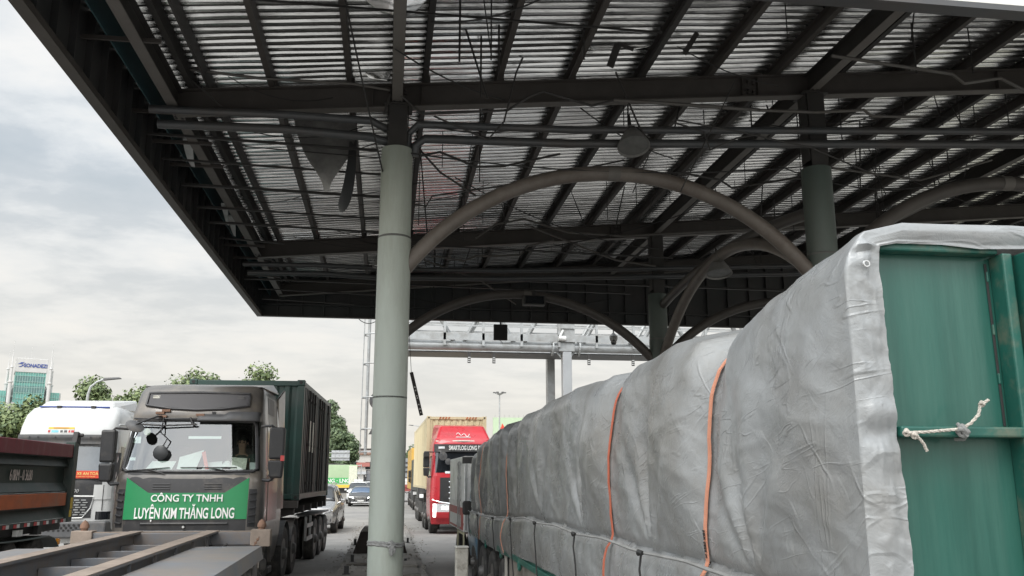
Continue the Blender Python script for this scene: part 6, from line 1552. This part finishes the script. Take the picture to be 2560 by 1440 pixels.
    if kind == 'suv':
        b = MB(); [b.tube([(s_ * h * .62, 2.1, 1.79), (s_ * h * .63, 2.4, 1.85), (s_ * h * .62, 4.0, 1.83), (s_ * h * .6, 4.2, 1.77)], .018, 6) for s_ in (-1, 1)]; b.build('roof_rail', M_alu, t)
    return t
car('parked_car', 'silver sport utility car partly hidden behind the green container', (-2.78, 34.2, 0), R(-2.0), M_silver, 'suv', 1.92)
car('parked_car', 'black saloon car with chrome grille and blue windscreen, left of the column', (-1.85, 69.0, 0), R(-.5), M_blackcar, 'sedan', 1.92, wsm=M_bglass)
car('parked_car', 'white taxi with roof sign close behind the black saloon', (-2.35, 76.0, 0), R(-1), M_whitecar, 'suv', 1.84)
MB().box(-3.0 + .3, -1.95, 78.6, 78.8, 1.83, 1.98).build('roof_sign', M_refw, bevel=.03); tag(bpy.data.objects['roof_sign'], 'white sign box on the roof of the white taxi', 'taxi sign')
car('parked_car', 'white car farther back behind the taxi roof', (-1.5, 90.0, 0), 0, M_whitecar, 'suv', 1.86)
far_truck('cargo_truck', 'distant truck with black tarpaulin load above the white cars', -1.3, 112, 0, M_greypl, True, M_wire, hbody=3.2)
# green and yellow gas truck standing across the lane
gt2 = thing('gas_truck', 'long truck with light green side cover and yellow lower edge beyond the silver car', 'truck', (-6.1, 86, 0), R(3))
b = MB(); b.box(-3.4, 3.4, 0, 2.4, 1.25, 3.35); o = b.build('body', M_cnga, gt2, bevel=.03)
MB().box(-1.8, 2.6, -.02, 0, 1.65, 2.15).build('dark_green_band', M_cngb, o); MB().box(-3.4, 3.4, -.015, 0, 1.25, 1.5).build('yellow_band', M_cngy, o)
MB().box(2.62, 3.38, -.018, 0, 1.55, 3.25).build('cream_panel', mat('cream vinyl', (.6, .6, .48), .6), o)
text('CNG · LNG', .36, M_white, o, (1.5, -.03, 1.72), bold=.02)
for x in (-1.4, -1.15, -.9): MB().box(x, x + .16, -.02, 0, 2.75, 3.05).build('emblem', M_redpl if x != -1.15 else M_cngy, o)
b = MB(); [b.tube([(3.4, .1, z), (3.75, .1, z)], .03, 6) for z in (1.3, 2.0, 2.7, 3.3)]; b.tube([(3.75, .1, .9), (3.75, .1, 3.4)], .04, 6); b.build('end_frame', M_galv, gt2)
b = MB(); b.box(-3.4, 3.6, .2, 2.2, .75, 1.2); b.build('chassis_frame', M_wire, gt2)
for x in (-2.2, -1.0, 3.1): 
    b = MB(); b.lathe(tyre_profile(.5, .3, .28), (x, .25, .5), 'y', 20); w_ = b.build('wheel', M_rubber, gt2, smooth=True); MB().lathe([(.27, -.12), (.1, -.1), (0, -.12)], (x, .25, .5), 'y', 14).build('rim', M_rim, w_)
b = MB(); b.box(-1, 1.0, 0, 3, 0, .9); 
o = MB().box(-.95, .95, 0, 2.6, 1.25, 2.0).build('cargo_crate', mat('weathered crate', (.25, .2, .17), .8), loc=(-4.0, 60.0, 0.0))
bpy.data.objects.remove(o)
# roof of a shed behind the gas truck
sh = thing('shed', 'low dark roofed shed behind the green gas truck', 'shed', (-7.4, 104, 0))
MB().box(-5, 3.4, 0, 4, 0, 2.9).build('wall', M_concrete, sh); b = MB(); b.prism([(-5.4, 3.1), (3.6, 3.1), (2.6, 3.75), (-5.4, 3.9)], 'y', -.5, 4.5); b.build('roof', mat('dark corrugated roof', (.07, .065, .06), .8, 0, .3, 3), sh)

# ================================================================ gantry beyond the canopy
gy = 35.0
ga = thing('toll_gantry', 'grey steel sign gantry with round chord pipes crossing beyond the canopy', 'gantry', (7.1, gy, 0))
gx0, gx1 = -7.3, 14
b = MB(); b.tube([(gx0, 0, 7.22), (gx1, 0, 7.22)], .19, 20); ca_ = b.build('chord_pipe', M_galv, ga, smooth=True)
b = MB(); b.tube([(gx0, 1.9, 7.22), (gx1, 1.9, 7.22)], .17, 16); b.build('chord_pipe', M_galv, ga, smooth=True)
for zz in (9.2,): MB().tube([(gx0, 0, zz), (gx1, 0, zz)], .14, 16).build('chord_pipe', M_galv, ga, smooth=True)
b = MB(); b.box(gx0, gx1, .15, 1.75, 6.98, 7.02); b.build('walkway', mat('dark walkway grating', (.13, .135, .14), .7), ga)
for x in [gx0 + .6 + 2.45 * i for i in range(9)]:
    o = MB().tube([(x, 0, 7.25), (x + 1.1, 0, 9.2)], .09, 10).build('brace', M_galv, ga, smooth=True); MB().tube([(x + 2.2, 0, 7.25), (x + 1.1, 0, 9.2)], .09, 10).build('brace', M_galv, ga, smooth=True)
    MB().tube([(x + .05, 1.9, 7.25), (x + 1.2, 1.9, 9.2)], .08, 8).build('brace', M_galv, ga, smooth=True)
for zz, m_ in ((7.62, .10), (8.0, .05), (8.28, .05), (8.55, .05), (8.8, .05)): MB().box(gx0, gx1, -.28, -.24, zz - m_ / 2, zz + m_ / 2).build('guard_rail', M_galv, ga)
for zz in (7.75, 8.15, 8.5): MB().box(gx0, gx1, 2.1, 2.14, zz - .03, zz + .03).build('guard_rail', M_galv, ga)
for x in [gx0 + .8 + 1.55 * i for i in range(14)]: MB().box(x - .05, x + .05, -.3, -.22, 7.2, 8.85).build('guard_post', M_galv, ga)
MB().box(gx0, gx1, -.3, -.27, 7.42, 7.70).build('cable_tray', M_galv, ga)
for i, x in enumerate((-3.95, -2.95, .95, 2.8)):
    b = MB(); b.box(x - .06, x + .06, -.12, -.08, 6.52, 6.95); o = b.build('drop_bracket', M_steel, ga)
    b = MB(); [b.lathe([(.001, -.008), (.022, -.008), (.022, .004), (.001, .004)], (x + dx, -.12, zq), 'y', 8) for zq in (6.58, 6.66, 6.74) for dx in (-.025, .025)]; b.build('bolt_hole', M_refw, o)
b = MB(); b.box(-.15, .22, -.2, .2, 0, 7.05); b.build('post', mat('pale gantry post', (.40, .41, .42), .5, .2, .08, 1), ga, bevel=.02)
b = MB(); b.box(-.45, -.12, 1.7, 2.1, 0, 7.05); b.build('post', M_galv, ga, bevel=.02)
b = MB(); b.box(-.3, .35, -.22, .22, 7.05, 8.9); b.build('post_head', M_galv, ga, bevel=.02)
for x in (-.55, .55): MB().lathe([(.19, -.03), (.34, -.03), (.34, .03), (.19, .03)], (x, 0, 7.22), 'x', 20).build('pipe_flange', M_galv, ga)
b = MB(); [b.prism([(x, 7.22), (x + (.35 if x < 0 else -.35), 7.22), (x + (.35 if x < 0 else -.35), 6.8)], 'y', -.02, .02) for x in (-.55, .55)]; b.build('gusset', M_galv, ga)
MB().tube([(-7.0, 0, 0), (-7.0, 0, 8.9)], .16, 14).build('post', M_galv, ga, smooth=True)
b = MB(); b.box(-5.9, -5.55, -.33, -.25, 8.3, 8.6); b.build('blue_plate', M_signb, ga)
b = MB(); b.tube([(-.15, -.3, 7.9), (-.3, -.36, 7.6)], .05, 8); b.lathe([(0, 0), (.1, 0), (.1, .3), (0, .3)], (-.35, -.35, 7.55), 'x', 10); b.build('lamp', M_refw, ga)
# caged ladder at the gantry's left end
cl = thing('caged_ladder', 'caged steel ladder rising beside the column at the gantry end', 'ladder', (-0.78, gy - .2, 0))
b = MB(); b.tube([(-.04, 0, 2.9), (-.04, 0, 9.2)], .06, 8); b.build('stile', M_galv, cl, smooth=True); MB().tube([(.42, 0, 2.9), (.42, 0, 9.2)], .06, 8).build('stile', M_galv, cl, smooth=True)
b = MB()
for i in range(16): b.tube([(-.04, 0, 3.0 + .38 * i), (.42, 0, 3.0 + .38 * i)], .014, 6)
for zq in (3.0, 3.85, 5.05, 6.35, 7.5, 8.6):
    b = MB(); pts = [(.19 + .38 * math.cos(a), -.35 + .36 * math.sin(a), zq) for a in [math.pi * (.1 - 1.2 * i / 16) for i in range(17)]]; b.tube([(-.04, 0, zq)] + [(.19 - .42, -.1, zq)] + list(reversed(pts)) + [(.42, 0, zq)], .028, 6); b.build('hoop', M_galv, cl, smooth=True)
MB().tube([(-.24, -.3, 2.9), (-.22, -.3, 9.0)], .018, 6).build('cage_strap', M_galv, cl, smooth=True)
o = MB().lathe([(0, -.01), (.33, -.01), (.33, .01), (0, .01)], (0, 0, 0), 'y', 28).build('round_sign', M_greypl, loc=(-.40, gy - .55, 4.93)); tag(o, 'grey round sign seen from behind, half hidden by the column', 'sign')
o = MB().prism([(-.38, -.3), (.38, -.3), (0, .38)], 'y', -.01, .01).build('triangle_sign', M_greypl, loc=(-.34, gy - .55, 3.95)); tag(o, 'grey triangular sign seen from behind, below the round one', 'sign')
o = MB().tube([(0, 0, 0), (0, 0, 5.4)], .04, 8).build('sign_pole', M_galv, loc=(-.36, gy - .5, .17)); tag(o, 'thin grey sign pole hidden behind the near column', 'pole')

# ================================================================ tower, far buildings, signs, lamps
tw = thing('office_tower', 'green glass office tower with four spired masts and a blue rooftop name', 'building', (-189.5, 500, 0), R(23))
MB().box(-7.2, 7.2, 0, 16, 0, 58).build('wall', M_bldgg, tw); b = MB(); b.box(-7.6, 7.6, -.5, 16, 58, 65.5); tp_ = b.build('roof_block', M_bldgw, tw, bevel=.2)
for zq, x0, x1 in ((52.5, -6.6, -.4), (52.5, .4, 6.6), (47.5, -6.6, -.4), (47.5, .4, 6.6), (37.5, -5.2, -1.5), (37.5, .6, 5.5), (31.5, -6, 6)): MB().box(x0, x1, -.25, 0, zq, zq + 3.4).build('window', M_bldgd, tw)
b = MB(); [b.box(-7.2 + 1.2 * i - .08, -7.2 + 1.2 * i + .08, -.4, 0, 20, 58) for i in range(13)]; [b.box(-7.2, 7.2, -.4, 0, z, z + .16) for z in range(20, 58, 3)]; b.build('mullion', M_bldgm, tw)
b = MB(); [b.box(x - .7, x + .7, -.6, 0, 32, 42) for x in (-7, 0, 7)]; b.box(-7, 7, -.6, 0, 37.8 - 1.5, 37.8 - .6); b.build('pale_bracket', M_bldgw, tw)
for s_ in (-1, 1):
    MB().box(*sorted((s_ * 10.5, s_ * 14.8)), 2, 16, 0, 48).build('side_wing', M_bldgg, tw)
    b = MB(); [b.box(s_ * 10.5 + s_ * (1.05 * i) - .07, s_ * 10.5 + s_ * (1.05 * i) + .07, 1.7, 2, 10, 48) for i in range(5)]; [b.box(*sorted((s_ * 10.5, s_ * 14.8)), 1.7, 2, z, z + .16) for z in range(18, 48, 3)]; b.build('mullion', M_bldgm, tw)
    MB().box(*sorted((s_ * 14.8, s_ * 15.6)), 3, 14, 0, 48).build('end_wall', M_bldgw, tw)
    b = MB(); b.box(*sorted((s_ * 7.2, s_ * 10.5)), 5, 14, 0, 50); lk = b.build('link_block', mat('shaded link block', (.2, .21, .21), .7), tw)
    b = MB(); [b.box(*sorted((s_ * 7.2, s_ * 10.5)), 4.6, 5, z, z + .9) for z in range(20, 50, 5)]; b.build('balcony', M_bldgw, lk)
    b = MB(); b.hexa([(s_ * 7.2, 2, 50), (s_ * 10.2, 2, 46), (s_ * 10.2, 3, 46), (s_ * 7.2, 3, 50), (s_ * 7.2, 2, 52), (s_ * 10.2, 2, 48), (s_ * 10.2, 3, 48), (s_ * 7.2, 3, 52)]); b.build('roof_strut', M_bldgw, tw)
    for yq, top in ((-1.5, 74), (10, 69)):
        x = s_ * (9.2 if yq < 0 else 10.6)
        b = MB(); b.lathe([(.95, 0), (.95, 52), (1.3, 52.2), (1.3, 52.8), (.7, 53), (.6, 60), (.9, 60.2), (.35, 61), (.12, top - 3), (.05, top + 1)], (x, yq, 0), 'z', 14); b.build('spire_mast', M_bldgw, tw, smooth=True)
b = MB(); b.lathe([(.1, 65.5), (.05, 73)], (-.4, 6, 0), 'z', 8); [b.tube([(x, 2, 65.5), (x, 2, 66.6)], .12, 6) for x in (-3.5, -2, .8)]; b.build('antenna', M_bldgw, tw)
nm = text('SONADEZI', 1.95, M_signb, tp_, (1.9, -.65, 60.8), sx=.86, bold=.03, ext=.1)
b = MB(); b.prism([(-6.6, 62.2), (-5.0, 63.2), (-3.6, 63.2), (-4.6, 62.3), (-5.4, 62.3)], 'y', -.7, -.5); b.prism([(-6.2, 60.8), (-4.9, 60.8), (-3.4, 61.9), (-4.8, 62.0), (-4.5, 61.5)], 'y', -.7, -.5); b.build('emblem', M_signb, tp_)

def street_lamp(label, x, y, h, arm, heads=1):
    t = thing('street_lamp', label, 'street lamp', (x, y, 0))
    MB().tube([(0, 0, 0), (0, 0, h - .6), (arm * .12, 0, h - .2), (arm * .5, 0, h + .05), (arm, 0, h + .2)], [.10, .07, .06, .05, .045], 8).build('pole', M_galv, t, smooth=True)
    MB().hexa([(arm - .1, -.14, h + .12), (arm + .8 * (1 if arm > 0 else -1), -.1, h + .22), (arm + .8 * (1 if arm > 0 else -1), .1, h + .22), (arm - .1, .14, h + .12), (arm - .05, -.1, h + .26), (arm + .7 * (1 if arm > 0 else -1), -.08, h + .3), (arm + .7 * (1 if arm > 0 else -1), .08, h + .3), (arm - .05, .1, h + .26)]).build('lamp_head', M_greypl, t, bevel=.03)
    return t
street_lamp('curved arm street lamp above the trees behind the white truck', -15.0, 47, 6.75, .75)
street_lamp('small distant street lamp with arm pointing left, beside the yellow container', 5.6, 130, 9.5, -1.8)
def mast(label, x, y, h, s):
    t = thing('floodlight_mast', label, 'light mast', (x, y, 0))
    MB().tube([(0, 0, 0), (0, 0, h)], [.22 * s, .12 * s], 10).build('pole', M_galv, t, smooth=True)
    b = MB(); b.lathe([(.2 * s, h - .3 * s), (.8 * s, h), (.8 * s, h + .1 * s), (.1 * s, h + .2 * s)], (0, 0, 0), 'z', 12); b.build('crown_ring', M_galv, t)
    b = MB()
    for i in range(6): a = 2 * math.pi * i / 6; b.box(1.1 * s * math.cos(a) - .25 * s, 1.1 * s * math.cos(a) + .25 * s, 1.1 * s * math.sin(a) - .2 * s, 1.1 * s * math.sin(a) + .2 * s, h + .1 * s, h + .3 * s); b.bar((.6 * s * math.cos(a), .6 * s * math.sin(a), h), (1.1 * s * math.cos(a), 1.1 * s * math.sin(a), h + .15 * s), .05 * s, .05 * s)
    b.build('floodlight', M_greypl, t)
    return t
mast('tall floodlight mast with a ring of lamps right of the cream container', 22.6, 180, 19.3, 1.0)
mast('more distant floodlight mast just left of the cream container', 8.0, 180, 13.2, .7)
bl = thing('billboard', 'pale green billboard with a small flame mark behind the floodlight mast', 'billboard', (34.4, 240, 0))
MB().box(-6, 12, 0, .8, 8, 18.6).build('panel', M_bill, bl)
b = MB(); b.prism([(-3.6, 14.6), (-2.9, 15.2), (-3.0, 16.2), (-3.5, 17.0), (-4.0, 15.6)], 'y', -.1, 0); b.build('flame_mark', M_redpl, bl)
b = MB(); b.box(-4.6, -2.0, -.1, 0, 13.4, 13.9); b.box(-4.3, -2.2, -.1, 0, 12.6, 12.9); b.build('blue_text_line', M_signb, bl)
b = MB(); [b.box(-5 + 4 * i, -4.7 + 4 * i, .8, 1.1, 0, 18) for i in range(4)]; b.build('support_post', M_steel, bl)
b = MB(); [b.bar((-5.5 + 1.3 * i, .4, 18.6), (-5.5 + 1.3 * i, -.6, 19.3), .06, .06) for i in range(13)]; b.build('top_lamp', M_galv, bl)
sg = thing('road_sign', 'grey back of a large road sign on arms beside the tree', 'sign', (-5.6, 110, 0))
MB().box(-1.0, 1.15, 0, .08, 4.25, 5.45).build('panel', M_signback, sg); b = MB(); [b.box(-2.0, 1.15, -.1, -.02, z, z + .09) for z in (4.55, 5.15)]; b.build('arm', M_galv, sg)
b = MB(); [b.box(x, x + .05, -.06, 0, 4.25, 5.45) for x in (-.6, -.1, .4, .9)]; b.build('panel_rib', M_galv, sg); MB().tube([(-2, 0, 0), (-2, 0, 5.6)], .12, 8).build('pole', M_galv, sg, smooth=True)
def house(label, x, y, w, d, h, m, rm, signs=(), cat='building'):
    t = thing('building', label, cat, (x, y, 0)); MB().box(-w / 2, w / 2, 0, d, 0, h).build('wall', m, t)
    b = MB(); b.box(-w / 2 - .3, w / 2 + .3, -.4, d + .3, h, h + .35); b.build('roof', rm, t)
    for i in range(max(2, int(w / 3))):
        for f_ in range(int(h / 3.3)):
            xx = -w / 2 + 1 + i * 3; MB().box(xx, xx + 1.4, -.06, 0, 1 + f_ * 3.3, 2.6 + f_ * 3.3).build('window', M_dglass, t)
    for sx, sz, sw, shh, sm in signs: MB().box(sx, sx + sw, -.5, -.3, sz, sz + shh).build('sign_board', sm, t)
    return t
house('pale shop house with a red sign board far down the road left of the column', -5.2, 205, 7, 10, 7.5, mat('pale render', (.45, .43, .40), .9), M_rust, [(-1.5, 4.9, 3, .9, mat('faded red board', (.34, .13, .11), .8)), (-3.4, 3.2, 5, .6, M_signback)])
house('low white shop far down the road directly left of the column foot', -2.2, 235, 6, 8, 5, mat('white render', (.6, .6, .58), .9), M_rust, [(-2, 3.2, 4, 1, M_refw)])
house('far pinkish shop house rising behind the low white shop', -9.0, 262, 9, 9, 10.5, mat('pink render', (.42, .33, .30), .9), M_steel, [(2, 6, 3, 1.2, mat('faded red board', (.34, .13, .11), .8))])
house('distant blue and white house just right of the column', 6.0, 270, 7, 10, 6.5, mat('bluish render', (.40, .45, .52), .9), M_steel, [(-2, 3, 4, 1, M_signb)])
house('grey warehouse far behind the flatbed truck', 10.5, 330, 10, 12, 8.0, M_concrete, M_steel)

# ================================================================ trees
def tree(label, x, y, h, rw, leaf=.32, n=2600, m=None, seed=1, zc=.62, zr=.42, conical=False, cat='tree', group='trees beyond the vehicles'):
    r_ = random.Random(seed); t = thing('tree', label, cat, (x, y, 0), r_.uniform(0, 6), group)
    cl_ = []
    for i in range(30):
        while True:
            p = Vector((r_.uniform(-1, 1), r_.uniform(-1, 1), r_.uniform(-1, 1)))
            if .25 < p.length < 1: break
        p.normalize(); p *= r_.uniform(.55, 1.0)
        k_ = rw * ((1.25 - .55 * (p.z + 1)) if conical else 1)
        cl_.append((Vector((p.x * k_, p.y * k_, h * zc + p.z * h * zr * .86)), r_.uniform(.28, .48) * rw * (.75 if conical else 1)))
    b = MB(); b.tube([(0, 0, 0), (.1, .05, h * .2), (0, 0, h * .45), (.05, 0, h * .8)], [.045 * h * .55, .035 * h * .55, .022 * h * .55, .006 * h], 8)
    for c, q in cl_[:14]: b.tube([(0, 0, h * (.28 + .25 * r_.random())), c * .5 + Vector((0, 0, h * .25)), c], [.014 * h * .5, .009 * h * .5, .003 * h], 5)
    b.build('trunk', M_bark, t, smooth=True)
    v, f = [], []
    n = int(n * 2.3); leaf *= 1.05; rw *= 1.1
    for i in range(n):
        c, q = cl_[r_.randrange(len(cl_))]
        d = Vector((r_.gauss(0, 1), r_.gauss(0, 1), r_.gauss(0, .8))); d = d.normalized() * q * (r_.random() ** .45)
        p = c + d; nrm = (d.normalized() + Vector((r_.uniform(-.8, .8), r_.uniform(-.8, .8), r_.uniform(-.2, 1.0)))).normalized()
        a = nrm.cross(Vector((r_.uniform(-1, 1), r_.uniform(-1, 1), r_.uniform(-1, 1)))).normalized(); e_ = nrm.cross(a); s_ = leaf * r_.uniform(.6, 1.35)
        o = len(v); v += [p - a * s_ * .5, p + e_ * s_ * .28, p + a * s_ * .5 + nrm * s_ * .1, p - e_ * s_ * .28]; f.append((o, o + 1, o + 2, o + 3))
    mb = MB(); mb.v = [tuple(q) for q in v]; mb.f = f; mb.build('crown', m or M_leaf, t, fixn=False)
    return t
tree('broad green tree at the far left edge beside the tower', -28.2, 66, 7.0, 3.0, .34, 3800, M_leaf, 3)
tree('green tree below the glass tower at the far left', -24.6, 64, 7.4, 2.3, .32, 3400, M_leaf, 5)
tree('low bushy tree at the very left edge beside the dump trailer', -21.6, 47, 5.4, 2.4, .28, 2600, M_leaf2, 8)
tree('round leafy tree behind the street lamp and white truck roof', -18.2, 60, 8.7, 2.1, .26, 3600, M_leaf, 11)
tree('leafy tree right of the lamp, touching the white truck roof', -15.6, 58, 8.3, 1.9, .25, 2600, M_leaf, 12)
tree('tree top showing above the left half of the taupe truck roof', -12.5, 62, 10.0, 2.0, .26, 2600, M_leaf, 14)
tree('tree top showing above the right half of the taupe truck roof', -8.8, 62, 10.0, 1.9, .26, 2600, M_leaf, 15)
tree('tall dark layered tree rising just right of the green container', -8.2, 132, 12.8, 3.8, .5, 4200, M_leaf2, 21, conical=True)
tree('dark green tree between the container and the column', -6.5, 128, 9.4, 2.4, .42, 3600, M_leaf2, 22)
tree('bright yellow green small tree beside the road sign', -8.6, 116, 6.3, 1.2, .3, 1800, M_leaf3, 23)
tree('dark rounded tree behind the road sign', -8.2, 122, 7.5, 2.2, .4, 2600, M_leaf2, 24)
tree('small distant tree right of the column above the louvred truck', 8.0, 235, 11.5, 3.2, .7, 1400, M_leaf2, 25)
tree('far tree just beside the column above the louvred truck', 4.8, 250, 8.5, 3.0, .7, 1200, M_leaf2, 26)
# far treeline along the horizon: one mass nobody could count
r_ = random.Random(77); v, f = [], []
for i in range(16000):
    x = r_.uniform(-520, 520); hgt = 9 + 5 * noise.noise((x * .02, 3, 1)) + 3 * noise.noise((x * .09, 1, 1)); yq = 520 + r_.uniform(0, 30) + abs(x) * .1
    if -198 < x < -178 and False: continue
    p = Vector((x, yq, r_.random() ** .7 * hgt)); a = Vector((r_.uniform(-1, 1), r_.uniform(-1, 1), r_.uniform(-1, 1))).normalized(); e_ = a.cross(Vector((r_.uniform(-1, 1), r_.uniform(-1, 1), r_.uniform(-1, 1)))).normalized(); s_ = r_.uniform(1.6, 3.6)
    o = len(v); v += [tuple(p - a * s_), tuple(p + e_ * s_ * .6), tuple(p + a * s_), tuple(p - e_ * s_ * .6)]; f.append((o, o + 1, o + 2, o + 3))
mb = MB(); mb.v = v; mb.f = f; o = mb.build('treeline', M_leaf2, fixn=False); o['kind'] = 'stuff'; o['label'] = 'far band of trees along the horizon'
